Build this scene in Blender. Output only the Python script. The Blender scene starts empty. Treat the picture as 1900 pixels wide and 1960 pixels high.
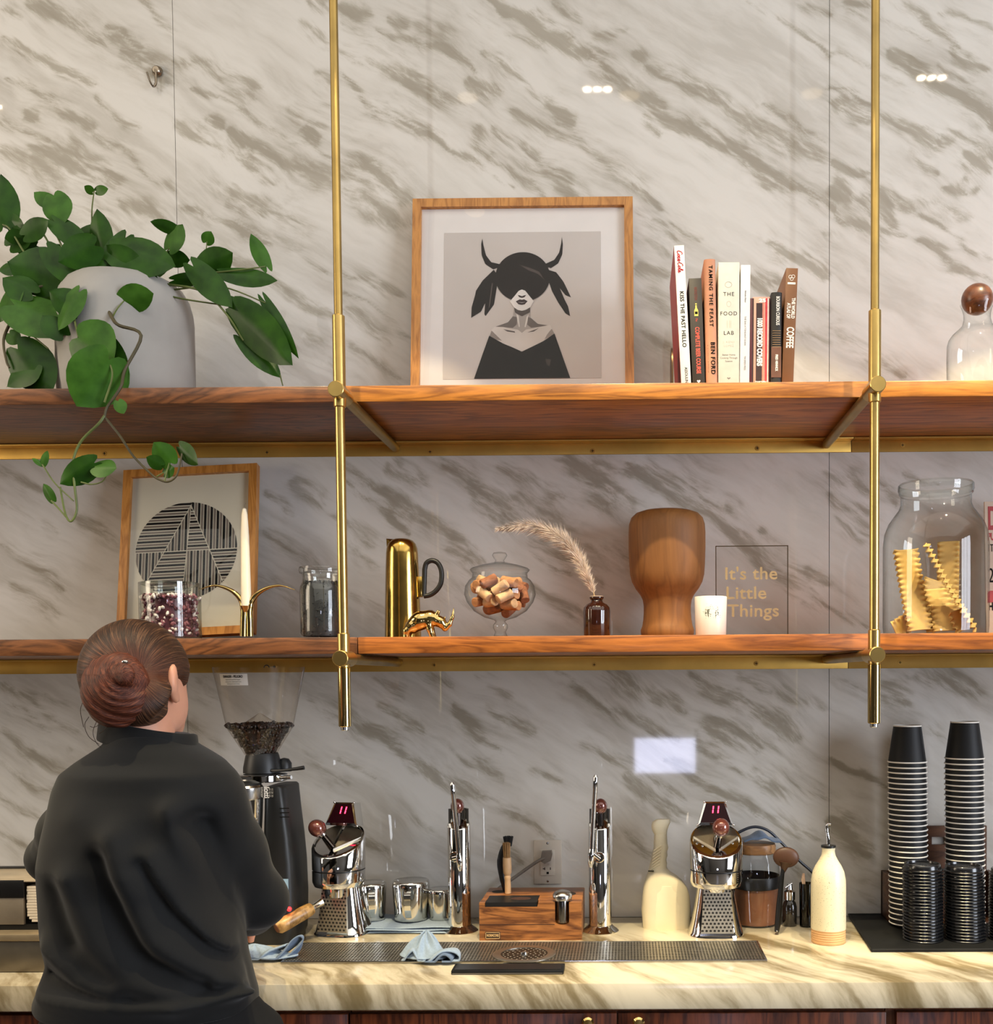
import bpy, bmesh, math, random
import numpy as np
from mathutils import Vector, Matrix
random.seed(7); RNG = np.random.RandomState(11)
SC = bpy.context.scene
COL = SC.collection
PI = math.pi

# ------------------------------------------------------------------ camera
F_PX, CAM = 2000.0, np.array([0.0, -2.667, 1.523])
PITCH, YAW, ROLL, PPX, PPY = -0.03592, -0.00876, -0.00664, 1183.86, 1368.0
fwd = np.array([math.sin(YAW)*math.cos(PITCH), math.cos(YAW)*math.cos(PITCH), math.sin(PITCH)])
rgt = np.array([math.cos(YAW), -math.sin(YAW), 0.0])
upv = np.cross(rgt, fwd)
rgt, upv = rgt*math.cos(ROLL)+upv*math.sin(ROLL), -rgt*math.sin(ROLL)+upv*math.cos(ROLL)
cam_d = bpy.data.cameras.new('camera')
cam_d.sensor_width = 36; cam_d.lens = 36*F_PX/1960
cam_d.shift_x = (950-PPX)/1960; cam_d.shift_y = (PPY-980)/1960
cam_d.clip_start = 0.05; cam_d.clip_end = 60
cam = bpy.data.objects.new('camera', cam_d); COL.objects.link(cam)
cam.matrix_world = Matrix([[rgt[0], upv[0], -fwd[0], CAM[0]], [rgt[1], upv[1], -fwd[1], CAM[1]],
                           [rgt[2], upv[2], -fwd[2], CAM[2]], [0, 0, 0, 1]])
SC.camera = cam
def ray(px, py):
    return fwd*F_PX + rgt*(px-PPX) - upv*(py-PPY)
def A(px, py, Y):            # measured point of the photograph at depth Y
    d = ray(px, py); t = (Y-CAM[1])/d[1]; p = CAM+d*t
    return Vector((p[0], Y, p[2]))
def G(px, py, z):            # measured point on a horizontal plane
    d = ray(px, py); t = (z-CAM[2])/d[2]; p = CAM+d*t
    return Vector((p[0], p[1], z))
def S(Y): return F_PX/(Y-CAM[1])     # pixels per metre at depth Y

# ------------------------------------------------------------------ light
SC.view_settings.view_transform = 'Standard'; SC.view_settings.look = 'None'
SC.view_settings.exposure = 0.0; SC.view_settings.gamma = 1.0
SC.view_settings.use_curve_mapping = False
SC.cycles.max_bounces = 10; SC.cycles.transparent_max_bounces = 24
SC.cycles.transmission_bounces = 8; SC.cycles.glossy_bounces = 5; SC.cycles.diffuse_bounces = 4
SC.cycles.caustics_reflective = False; SC.cycles.caustics_refractive = False
SC.cycles.sample_clamp_indirect = 6.0
W = bpy.data.worlds.new('world'); SC.world = W; W.use_nodes = True
W.node_tree.nodes['Background'].inputs[0].default_value = (0.75, 0.82, 1.0, 1)
W.node_tree.nodes['Background'].inputs[1].default_value = 0.3
CEIL = 3.75
def aim(o, target):
    o.rotation_euler = (Vector(target)-o.location).to_track_quat('-Z', 'Y').to_euler()
def spot_lamp(loc, target, power, cone, blend, col, size=0.02):
    l = bpy.data.lights.new('spot', 'SPOT'); l.energy = power; l.spot_size = math.radians(cone)
    l.spot_blend = blend; l.color = col; l.shadow_soft_size = size
    o = bpy.data.objects.new('spot_beam', l); o.location = loc; COL.objects.link(o); aim(o, target); return o
def area_lamp(loc, target, power, sx, sy, col):
    l = bpy.data.lights.new('area', 'AREA'); l.energy = power; l.shape = 'RECTANGLE'; l.size = sx; l.size_y = sy
    l.color = col; o = bpy.data.objects.new('daylight', l); o.location = loc; COL.objects.link(o); aim(o, target); return o
WARM = (1.0, 0.82, 0.50); WARM2 = (1.0, 0.84, 0.64); DAY = (0.88, 0.93, 1.0)
LAMPS = [  # three spotlight boxes, three added downlights; each beam: fixture x, y, target, watts, cone, blend
    (-0.095, -1.137, (-0.53, -0.37, 2.15), 100, 23, 0.04),
    (-0.095, -1.137, (0.31, -0.37, 2.15), 112, 28.5, 0.04),
    (1.08, -1.09, (0.97, -0.37, 2.15), 190, 28.5, 0.04),
    (0.02, -1.42, (0.02, -0.36, 0.90), 190, 40, 0.5),
    (0.72, -1.42, (0.66, -0.36, 0.90), 180, 42, 0.5),
    (-0.60, -1.42, (-0.58, -0.36, 0.90), 150, 36, 0.5),
    (-2.32, -1.20, (-1.50, -0.40, 1.1), 110, 40, 0.6),
]
for (x, y, tg, w, cone, bl) in LAMPS:
    spot_lamp((x, y, CEIL-0.15), tg, w, cone, bl, WARM)
# window light on the right; added fills: warm at left, pale across the ceiling
area_lamp((4.36, -3.4, 1.9), (0.0, -3.4, 1.9), 230, 2.4, 2.4, DAY)
area_lamp((-3.36, -1.45, 2.2), (0.0, -1.45, 2.0), 56, 1.0, 2.0, WARM2)
area_lamp((0.2, -3.25, CEIL-0.02), (0.2, -3.25, 0), 122, 6.6, 5.3, (1.0, 0.97, 0.88))

# ------------------------------------------------------------------ materials
def lin(c):
    return tuple(((v/255)/12.92 if v/255 <= 0.04045 else ((v/255+0.055)/1.055)**2.4) for v in c)
def nt(m): m.use_nodes = True; return m.node_tree
def N(t, kind, **kw):
    n = t.nodes.new(kind)
    for k, v in kw.items():
        if k in n.inputs: n.inputs[k].default_value = v
        else: setattr(n, k, v)
    return n
def L(t, a, b): t.links.new(a, b)
def ramp(t, fac, stops):
    r = t.nodes.new('ShaderNodeValToRGB'); e = r.color_ramp.elements
    while len(e) < len(stops): e.new(0.5)
    for el, (p, c) in zip(e, stops): el.position = p; el.color = (*c[:3], 1)
    if fac is not None: L(t, fac, r.inputs[0])
    return r.outputs[0]
def bsdf(t): return t.nodes['Principled BSDF']
MATS = {}
def mat(name, rgb, rough=0.5, metal=0.0, var=0.12, scale=30.0, bump=0.0, spec=0.5, coat=0.0, sheen=0.0, emit=None, es=0, aniso=0):
    """principled surface with a little procedural colour variation"""
    if name in MATS: return MATS[name]
    m = bpy.data.materials.new(name); t = nt(m); b = bsdf(t); c = lin(rgb)
    tc = N(t, 'ShaderNodeTexCoord'); nz = N(t, 'ShaderNodeTexNoise', Scale=scale, Detail=4.0)
    L(t, tc.outputs['Object'], nz.inputs['Vector'])
    lo = tuple(v*(1-var) for v in c); hi = tuple(min(1, v*(1+var)) for v in c)
    L(t, ramp(t, nz.outputs['Fac'], [(0.3, lo), (0.7, hi)]), b.inputs['Base Color'])
    b.inputs['Roughness'].default_value = rough; b.inputs['Metallic'].default_value = metal
    b.inputs['Specular IOR Level'].default_value = spec; b.inputs['Coat Weight'].default_value = coat
    b.inputs['Coat Roughness'].default_value = 0.08
    b.inputs['Sheen Weight'].default_value = sheen; b.inputs['Sheen Roughness'].default_value = 0.5
    if bump:
        bp = N(t, 'ShaderNodeBump', Strength=bump, Distance=0.002); L(t, nz.outputs['Fac'], bp.inputs['Height'])
        L(t, bp.outputs[0], b.inputs['Normal'])
    if emit:
        b.inputs['Emission Color'].default_value = (*lin(emit), 1); b.inputs['Emission Strength'].default_value = es
    MATS[name] = m; return m
def wood(name, dark, light, stretch=(1.2, 14, 14), scale=6.0, rough=0.45, dist=6.0, contrast=(0.25, 0.75), coat=0.15, seed=0.0):
    if name in MATS: return MATS[name]
    m = bpy.data.materials.new(name); t = nt(m); b = bsdf(t)
    tc = N(t, 'ShaderNodeTexCoord'); mp = N(t, 'ShaderNodeMapping', Scale=stretch, Location=(seed, seed*1.7, seed*0.6))
    L(t, tc.outputs['Object'], mp.inputs['Vector'])
    n1 = N(t, 'ShaderNodeTexNoise', Scale=scale*0.35, Detail=3.0, Distortion=dist*0.15); L(t, mp.outputs[0], n1.inputs['Vector'])
    wv = N(t, 'ShaderNodeMath', operation='MULTIPLY'); wv.inputs[1].default_value = 9.0; L(t, n1.outputs['Fac'], wv.inputs[0])
    fr = N(t, 'ShaderNodeMath', operation='PINGPONG'); fr.inputs[1].default_value = 1.0; L(t, wv.outputs[0], fr.inputs[0])
    n2 = N(t, 'ShaderNodeTexNoise', Scale=scale*4, Detail=6.0, Roughness=0.7); L(t, mp.outputs[0], n2.inputs['Vector'])
    mx = N(t, 'ShaderNodeMix'); mx.inputs[0].default_value = 0.55; L(t, fr.outputs[0], mx.inputs[2]); L(t, n2.outputs['Fac'], mx.inputs[3])
    d, l = lin(dark), lin(light); mid = tuple((x*0.45+y*0.55) for x, y in zip(d, l))
    L(t, ramp(t, mx.outputs[0], [(contrast[0], d), (0.5, mid), (contrast[1], l)]), b.inputs['Base Color'])
    b.inputs['Roughness'].default_value = rough; b.inputs['Coat Weight'].default_value = coat; b.inputs['Coat Roughness'].default_value = 0.2
    bp = N(t, 'ShaderNodeBump', Strength=0.12, Distance=0.001); L(t, n2.outputs['Fac'], bp.inputs['Height']); L(t, bp.outputs[0], b.inputs['Normal'])
    MATS[name] = m; return m
def glass(name, tint=(254, 255, 254), edge=(104, 110, 104), rough=0.0, power=3.8, refl=1.0):
    """thin clear glass wall: see-through with fresnel reflection, thicker to look through at grazing angles"""
    if name in MATS: return MATS[name]
    m = bpy.data.materials.new(name); t = nt(m); t.nodes.remove(bsdf(t))
    lw = N(t, 'ShaderNodeLayerWeight', Blend=0.5); pw = N(t, 'ShaderNodeMath', operation='POWER'); pw.inputs[1].default_value = power
    L(t, lw.outputs['Facing'], pw.inputs[0])
    nz = N(t, 'ShaderNodeTexNoise', Scale=8.0); bp = N(t, 'ShaderNodeBump', Strength=0.02, Distance=0.002)
    L(t, nz.outputs['Fac'], bp.inputs['Height'])
    tr = N(t, 'ShaderNodeBsdfTransparent'); gl = N(t, 'ShaderNodeBsdfGlossy', Roughness=rough); L(t, bp.outputs[0], gl.inputs['Normal'])
    L(t, ramp(t, pw.outputs[0], [(0.0, lin(tint)), (1.0, lin(edge))]), tr.inputs['Color'])
    p5 = N(t, 'ShaderNodeMath', operation='POWER'); p5.inputs[1].default_value = 5.0; L(t, lw.outputs['Facing'], p5.inputs[0])
    ml = N(t, 'ShaderNodeMath', operation='MULTIPLY_ADD'); ml.inputs[1].default_value = 0.8*refl; ml.inputs[2].default_value = 0.045*refl; L(t, p5.outputs[0], ml.inputs[0])
    mx = N(t, 'ShaderNodeMixShader'); L(t, ml.outputs[0], mx.inputs[0]); L(t, tr.outputs[0], mx.inputs[1]); L(t, gl.outputs[0], mx.inputs[2])
    L(t, mx.outputs[0], t.nodes['Material Output'].inputs[0]); MATS[name] = m; return m
CHROME = mat('chrome', (222, 220, 216), 0.05, 1.0, var=0.02)
STEEL = mat('brushed_steel', (190, 188, 184), 0.22, 1.0, var=0.06, scale=60)
BRASS = mat('satin_brass', (198, 168, 102), 0.30, 1.0, var=0.10, scale=25)
BRASSD = mat('aged_brass', (166, 140, 84), 0.36, 1.0, var=0.16, scale=12)
BRASSP = mat('polished_brass', (204, 176, 112), 0.10, 1.0, var=0.05)
BLACK = mat('black_plastic', (15, 15, 16), 0.38, var=0.2)
RUBBER = mat('black_rubber', (16, 17, 18), 0.6, spec=0.3, var=0.25, bump=0.2)
GLASS = glass('clear_glass')
PAPERW = mat('white_paper', (236, 232, 226), 0.6, var=0.02)

# ------------------------------------------------------------------ geometry helpers
class MB:
    """collects shapes into one mesh; every face may carry its own material slot"""
    def __init__(s): s.v = []; s.f = []; s.m = []; s.slot = 0
    def add(s, vs, fs):
        o = len(s.v); s.v += [tuple(p) for p in vs]; s.f += [tuple(i+o for i in f) for f in fs]; s.m += [s.slot]*len(fs); return s
    def box(s, a, b, bev=0.0):
        (x0, y0, z0), (x1, y1, z1) = a, b
        x0, x1 = sorted((x0, x1)); y0, y1 = sorted((y0, y1)); z0, z1 = sorted((z0, z1))
        vs = [(x, y, z) for x in (x0, x1) for y in (y0, y1) for z in (z0, z1)]
        fs = [(0, 1, 3, 2), (4, 6, 7, 5), (0, 4, 5, 1), (2, 3, 7, 6), (0, 2, 6, 4), (1, 5, 7, 3)]
        if bev:
            bm = bmesh.new(); bv = [bm.verts.new(p) for p in vs]
            for f in fs: bm.faces.new([bv[i] for i in f])
            bmesh.ops.bevel(bm, geom=bm.edges[:], offset=bev, segments=2, affect='EDGES', profile=0.5)
            bm.verts.index_update(); vs = [tuple(v.co) for v in bm.verts]; fs = [tuple(v.index for v in f.verts) for f in bm.faces]; bm.free()
        return s.add(vs, fs)
    def lathe(s, prof, c=(0, 0, 0), n=32, cap0=True, cap1=True, M=None, sx=1, sy=1):
        vs = []; k = len(prof)
        for r, z in prof:
            for i in range(n):
                a = 2*PI*i/n; p = Vector((r*math.cos(a)*sx, r*math.sin(a)*sy, z))
                if M: p = M @ p
                vs.append((p.x+c[0], p.y+c[1], p.z+c[2]))
        fs = [(j*n+i, j*n+(i+1) % n, (j+1)*n+(i+1) % n, (j+1)*n+i) for j in range(k-1) for i in range(n)]
        if cap0 and prof[0][0] > 1e-6: fs.append(tuple(range(n-1, -1, -1)))
        if cap1 and prof[-1][0] > 1e-6: fs.append(tuple((k-1)*n+i for i in range(n)))
        return s.add(vs, fs)
    def tube(s, path, rad, n=12, caps=True):
        P = [Vector(p) for p in path]; k = len(P); R_ = rad if hasattr(rad, '__len__') else [rad]*k
        T = [(P[min(i+1, k-1)]-P[max(i-1, 0)]).normalized() for i in range(k)]
        ref = Vector((0, 0, 1)) if abs(T[0].z) < 0.9 else Vector((0, 1, 0))
        u = T[0].cross(ref).normalized(); vs = []
        for i in range(k):
            u = (u-T[i]*u.dot(T[i])).normalized(); w = T[i].cross(u)
            for j in range(n):
                a = 2*PI*j/n; vs.append(tuple(P[i]+(u*math.cos(a)+w*math.sin(a))*R_[i]))
        fs = [(i*n+j, i*n+(j+1) % n, (i+1)*n+(j+1) % n, (i+1)*n+j) for i in range(k-1) for j in range(n)]
        if caps: fs += [tuple(range(n-1, -1, -1)), tuple((k-1)*n+j for j in range(n))]
        return s.add(vs, fs)
    def prism(s, poly, off, thick=None):
        """polygon (3-D points) pushed along vector off"""
        P = [Vector(p) for p in poly]; n = len(P); o = Vector(off)
        vs = P+[p+o for p in P]
        fs = [tuple(range(n)), tuple(range(2*n-1, n-1, -1))]+[(i, i+n, (i+1) % n+n, (i+1) % n) for i in range(n)]
        return s.add(vs, fs)
    def grid(s, fn, nu, nv, wrap_u=False):
        vs = [tuple(fn(i/(nu if wrap_u else nu-1), j/(nv-1))) for i in range(nu) for j in range(nv)]
        m = nu if wrap_u else nu-1
        fs = [(i*nv+j, ((i+1) % nu)*nv+j, ((i+1) % nu)*nv+j+1, i*nv+j+1) for i in range(m) for j in range(nv-1)]
        return s.add(vs, fs)
    def ball(s, c, r, n=16, sc=(1, 1, 1), M=None):
        prof = [(r*math.sin(PI*i/(n//2)), -r*math.cos(PI*i/(n//2))) for i in range(n//2+1)]
        prof[0] = (1e-5, -r); prof[-1] = (1e-5, r)
        T = Matrix.Diagonal((*sc, 1)); T = (M.to_4x4() @ T) if M else T
        return s.lathe(prof, c, n, False, False, T)
    def build(s, name, m=None, parent=None, smooth=35, loc=None):
        me = bpy.data.meshes.new(name); me.from_pydata(s.v, [], s.f); 
        ms = m if isinstance(m, (list, tuple)) else [m]
        for q in ms: me.materials.append(q)
        if len(ms) > 1: me.polygons.foreach_set('material_index', s.m)
        return link(name, me, parent, smooth, loc)
def fix_normals(me):
    bm = bmesh.new(); bm.from_mesh(me); bmesh.ops.recalc_face_normals(bm, faces=bm.faces[:]); bm.to_mesh(me); bm.free()
def link(name, me, parent=None, smooth=35, loc=None, fix=True):
    if fix and len(me.polygons) < 60000: fix_normals(me)
    if smooth:
        me.shade_smooth()
        if smooth < 179: me.set_sharp_from_angle(angle=math.radians(smooth))
    o = bpy.data.objects.new(name, me); COL.objects.link(o)
    if parent: o.parent = parent
    if loc is not None: o.location = loc
    return o
def tag(o, label, cat, group=None):
    o['label'] = label; o['category'] = cat
    if group: o['group'] = group
    return o
def thing(name, loc, label, cat, group=None, rz=0.0):
    o = bpy.data.objects.new(name, None); o.empty_display_size = 0.05; COL.objects.link(o)
    o.location = loc; o.rotation_euler = (0, 0, rz); return tag(o, label, cat, group)
def struct(o): o['kind'] = 'structure'; return o
def dup(o, parent=None):
    c = o.copy(); COL.objects.link(c)
    if parent is not None: c.parent = parent
    for ch in list(o.children): dup(ch, c)
    return c
def text_mesh(txt, size, align='CENTER', bold=0.0, shear=0.0, spacing=1.0, xs=1.0, ext=0.0002, line=1.0):
    """built-in lettering turned into mesh data: (verts, faces) in the x-z plane, facing -y"""
    cu = bpy.data.curves.new('lettering', 'FONT'); cu.body = txt; cu.size = size; cu.align_x = align; cu.align_y = 'CENTER'
    cu.offset = bold; cu.shear = shear; cu.space_character = spacing; cu.extrude = ext; cu.resolution_u = 3; cu.space_line = line
    ob = bpy.data.objects.new('lettering', cu); COL.objects.link(ob)
    me = bpy.data.meshes.new_from_object(ob.evaluated_get(bpy.context.evaluated_depsgraph_get()))
    vs = [(v.co.x*xs, -v.co.z, v.co.y) for v in me.vertices]; fs = [tuple(p.vertices) for p in me.polygons]
    bpy.data.objects.remove(ob); bpy.data.curves.remove(cu); bpy.data.meshes.remove(me)
    return vs, fs
def put(mesh, M):
    vs, fs = mesh; return [tuple(M @ Vector(p)) for p in vs], fs
def catmull(pts, n=8):
    P = [Vector(p) for p in pts]; P = [2*P[0]-P[1]]+P+[2*P[-1]-P[-2]]; out = []
    for i in range(1, len(P)-2):
        for k in range(n):
            t = k/n; a, b, c, d = P[i-1:i+3]
            out.append(0.5*((2*b)+(c-a)*t+(2*a-5*b+4*c-d)*t*t+(3*b-a-3*c+d)*t*t*t))
    out.append(P[-2]); return out

# implicit surfaces: smooth unions of tapered limbs and ellipsoids, meshed by surface nets
class Field:
    def __init__(s, lo, hi, h):
        s.lo = np.array(lo, float); s.h = h; s.n = np.ceil((np.array(hi)-s.lo)/h).astype(int)+1
        s.v = np.full(tuple(s.n), 0.5)
    def block(s, lo, hi):
        i0 = np.maximum(0, np.floor((np.array(lo)-s.lo)/s.h).astype(int)); i1 = np.minimum(s.n, np.ceil((np.array(hi)-s.lo)/s.h).astype(int)+1)
        sl = tuple(slice(a, b) for a, b in zip(i0, i1))
        ax = [s.lo[k]+s.h*np.arange(i0[k], i1[k]) for k in range(3)]
        return sl, np.meshgrid(*ax, indexing='ij')
    def merge(s, sl, d, k, sub=False):
        a = s.v[sl]
        if sub: d = -d; s.v[sl] = np.maximum(a, d) if k <= 0 else -(s.smin(-a, -d, k)); return
        s.v[sl] = np.minimum(a, d) if k <= 0 else s.smin(a, d, k)
    @staticmethod
    def smin(a, b, k):
        h = np.clip(0.5+0.5*(b-a)/k, 0, 1); return b*(1-h)+a*h-k*h*(1-h)
    def limb(s, a, b, ra, rb, k=0.02, sub=False):
        a = np.array(a, float); b = np.array(b, float); m = max(ra, rb)+k+4*s.h
        sl, (X, Y, Z) = s.block(np.minimum(a, b)-m, np.maximum(a, b)+m)
        d = b-a; L2 = max(1e-12, d@d); t = np.clip(((X-a[0])*d[0]+(Y-a[1])*d[1]+(Z-a[2])*d[2])/L2, 0, 1)
        D = np.sqrt((X-a[0]-t*d[0])**2+(Y-a[1]-t*d[1])**2+(Z-a[2]-t*d[2])**2)-(ra+(rb-ra)*t)
        s.merge(sl, D, k, sub); return s
    def chain(s, pts, rs, k=0.02):
        for i in range(len(pts)-1): s.limb(pts[i], pts[i+1], rs[i], rs[i+1], k)
        return s
    def egg(s, c, r, k=0.02, rot=None, sub=False):
        c = np.array(c, float); r = np.array(r, float); m = r.max()+k+4*s.h
        sl, (X, Y, Z) = s.block(c-m, c+m); P = [X-c[0], Y-c[1], Z-c[2]]
        if rot is not None:
            Rm = np.array(rot.to_3x3()).T if hasattr(rot, 'to_3x3') else rot
            P = [Rm[i][0]*P[0]+Rm[i][1]*P[1]+Rm[i][2]*P[2] for i in range(3)]
        q = np.sqrt((P[0]/r[0])**2+(P[1]/r[1])**2+(P[2]/r[2])**2); g = np.sqrt((P[0]/r[0]**2)**2+(P[1]/r[1]**2)**2+(P[2]/r[2]**2)**2)+1e-9
        s.merge(sl, q*(q-1)/g, k, sub); return s
    def loft(s, zs, cx, cy, a, b, k=0.02, pw=2.0):
        sl, (X, Y, Z) = s.block((s.lo[0], s.lo[1], min(zs)-0.03), (s.lo[0]+s.n[0]*s.h, s.lo[1]+s.n[1]*s.h, max(zs)+0.03))
        o = np.argsort(zs); zz = np.array(zs)[o]; I = lambda q: np.interp(Z, zz, np.array(q)[o])
        AA, BB = I(a), I(b); q = ((np.abs(X-I(cx))/AA)**pw+(np.abs(Y-I(cy))/BB)**pw)**(1/pw)
        D = (q-1)*np.minimum(AA, BB); D = np.maximum(D, np.maximum(zz[0]-Z, Z-zz[-1])); s.merge(sl, D, k); return s
    def mesh(s):
        v = s.v; lo, h = s.lo, s.h; n = np.array(v.shape)
        c = [v[i:n[0]-1+i, j:n[1]-1+j, k:n[2]-1+k] for i in (0, 1) for j in (0, 1) for k in (0, 1)]
        ins = sum((q < 0).astype(np.int8) for q in c); act = (ins > 0) & (ins < 8)
        idx = np.full(act.shape, -1, np.int64); cells = np.argwhere(act); idx[act] = np.arange(len(cells))
        off = np.array([(i, j, k) for i in (0, 1) for j in (0, 1) for k in (0, 1)], float)
        vals = np.stack([q[act] for q in c], 1); acc = np.zeros((len(cells), 3)); cnt = np.zeros(len(cells))
        for a in range(8):
            for b in range(a+1, 8):
                if np.abs(off[a]-off[b]).sum() != 1: continue
                va, vb = vals[:, a], vals[:, b]; m = (va < 0) != (vb < 0)
                t = np.where(m, va/np.where(m, va-vb, 1), 0); p = off[a]+t[:, None]*(off[b]-off[a])
                acc[m] += p[m]; cnt[m] += 1
        P = lo+h*(cells+acc/cnt[:, None]); faces = []
        for ax in range(3):
            u, w = [(1, 2), (2, 0), (0, 1)][ax]; sh = [slice(None)]*3; sh2 = [slice(None)]*3
            sh[ax] = slice(0, -1); sh2[ax] = slice(1, None)
            a, b = v[tuple(sh)] < 0, v[tuple(sh2)] < 0
            for flip, cond in ((False, a & ~b), (True, ~a & b)):
                e = np.argwhere(cond); e = e[(e[:, u] > 0) & (e[:, w] > 0) & (e[:, u] < n[u]-1) & (e[:, w] < n[w]-1)]
                if not len(e): continue
                q = []
                for du, dw in ((0, 0), (-1, 0), (-1, -1), (0, -1)):
                    f = e.copy(); f[:, u] += du; f[:, w] += dw; q.append(idx[f[:, 0], f[:, 1], f[:, 2]])
                q = np.stack(q, 1); faces.append(q[:, ::-1] if not flip else q)
        Fq = np.concatenate(faces); Fq = Fq[(Fq >= 0).all(1)]
        return P, Fq[:, ::-1]
def np_mesh(name, P, Fq, mt, parent=None, smooth=180):
    me = bpy.data.meshes.new(name); me.from_pydata(P.tolist(), [], Fq.tolist())
    for q in (mt if isinstance(mt, list) else [mt]): me.materials.append(q)
    return link(name, me, parent, smooth, None, fix=True)
def point_attr(me, name, arr):
    at_ = me.attributes.new(name, 'FLOAT', 'POINT'); at_.data.foreach_set('value', np.asarray(arr, np.float32))
# ------------------------------------------------------------------ the room
XL, XR, YF = -3.4, 4.4, -6.0
PLASTER = mat('plaster', (196, 190, 182), 0.9, var=0.05)
DARKWALL = mat('dark_wall_paint', (70, 66, 62), 0.85, var=0.1)
FLOORM = mat('dark_concrete', (92, 84, 76), 0.5, var=0.2, scale=4)
def slab(name, a, b, m): return struct(MB().box(a, b).build(name, m))
slab('floor', (XL, YF, -0.1), (XR, 0.1, 0), FLOORM)
slab('ceiling', (XL, YF, CEIL), (XR, 0.1, CEIL+0.1), PLASTER)
slab('wall_left', (XL-0.1, YF, 0), (XL, 0.1, CEIL), DARKWALL)
slab('wall_right', (XR, YF, 0), (XR+0.1, 0.1, CEIL), DARKWALL)
slab('wall_front', (XL, YF-0.1, 0), (XR, YF, CEIL), DARKWALL)
SKYP = mat('window_daylight', (214, 226, 255), 0.5, emit=(206, 220, 255), es=2.2)
FRAMEM = mat('window_frame_black', (28, 27, 26), 0.4)
SKYB = mat('bright_street_light', (226, 230, 255), 0.5, emit=(214, 220, 255), es=16)
def window(n, x0, x1, z0, z1, bars, es=None):
    f = MB()
    for a, b in (((x0-0.06, z0-0.06), (x1+0.06, z0)), ((x0-0.06, z1), (x1+0.06, z1+0.06)), ((x0-0.06, z0), (x0, z1)), ((x1, z0), (x1+0.06, z1))):
        f.box((a[0], YF, a[1]), (b[0], YF+0.09, b[1]))
    for k in range(1, bars): x = x0+(x1-x0)*k/bars; f.box((x-0.02, YF, z0), (x+0.02, YF+0.07, z1))
    o = struct(f.build('window_%d' % n, FRAMEM))
    MB().box((x0, YF+0.02, z0), (x1, YF+0.03, z1)).build('pane', SKYB, o)
q0, q1 = A(1214, 1412, 6.0), A(1330, 1478, 6.0)
window(1, q0.x, q1.x, q1.z, q0.z, 1)
def side_window(n, X, y0, y1, z0, z1, bars):
    f = MB(); sg = 1 if X < 0 else -1
    for a, b in (((y0-0.06, z0-0.06), (y1+0.06, z0)), ((y0-0.06, z1), (y1+0.06, z1+0.06)), ((y0-0.06, z0), (y0, z1)), ((y1, z0), (y1+0.06, z1))):
        f.box((X, a[0], a[1]), (X+sg*0.09, b[0], b[1]))
    for k in range(1, bars): y = y0+(y1-y0)*k/bars; f.box((X, y-0.02, z0), (X+sg*0.07, y+0.02, z1))
    o = struct(f.build('window_%d' % n, FRAMEM)); MB().box((X+sg*0.01, y0, z0), (X+sg*0.02, y1, z1)).build('pane', SKYP, o)
side_window(2, XR, -4.6, -2.2, 0.7, 3.1, 3)

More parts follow.
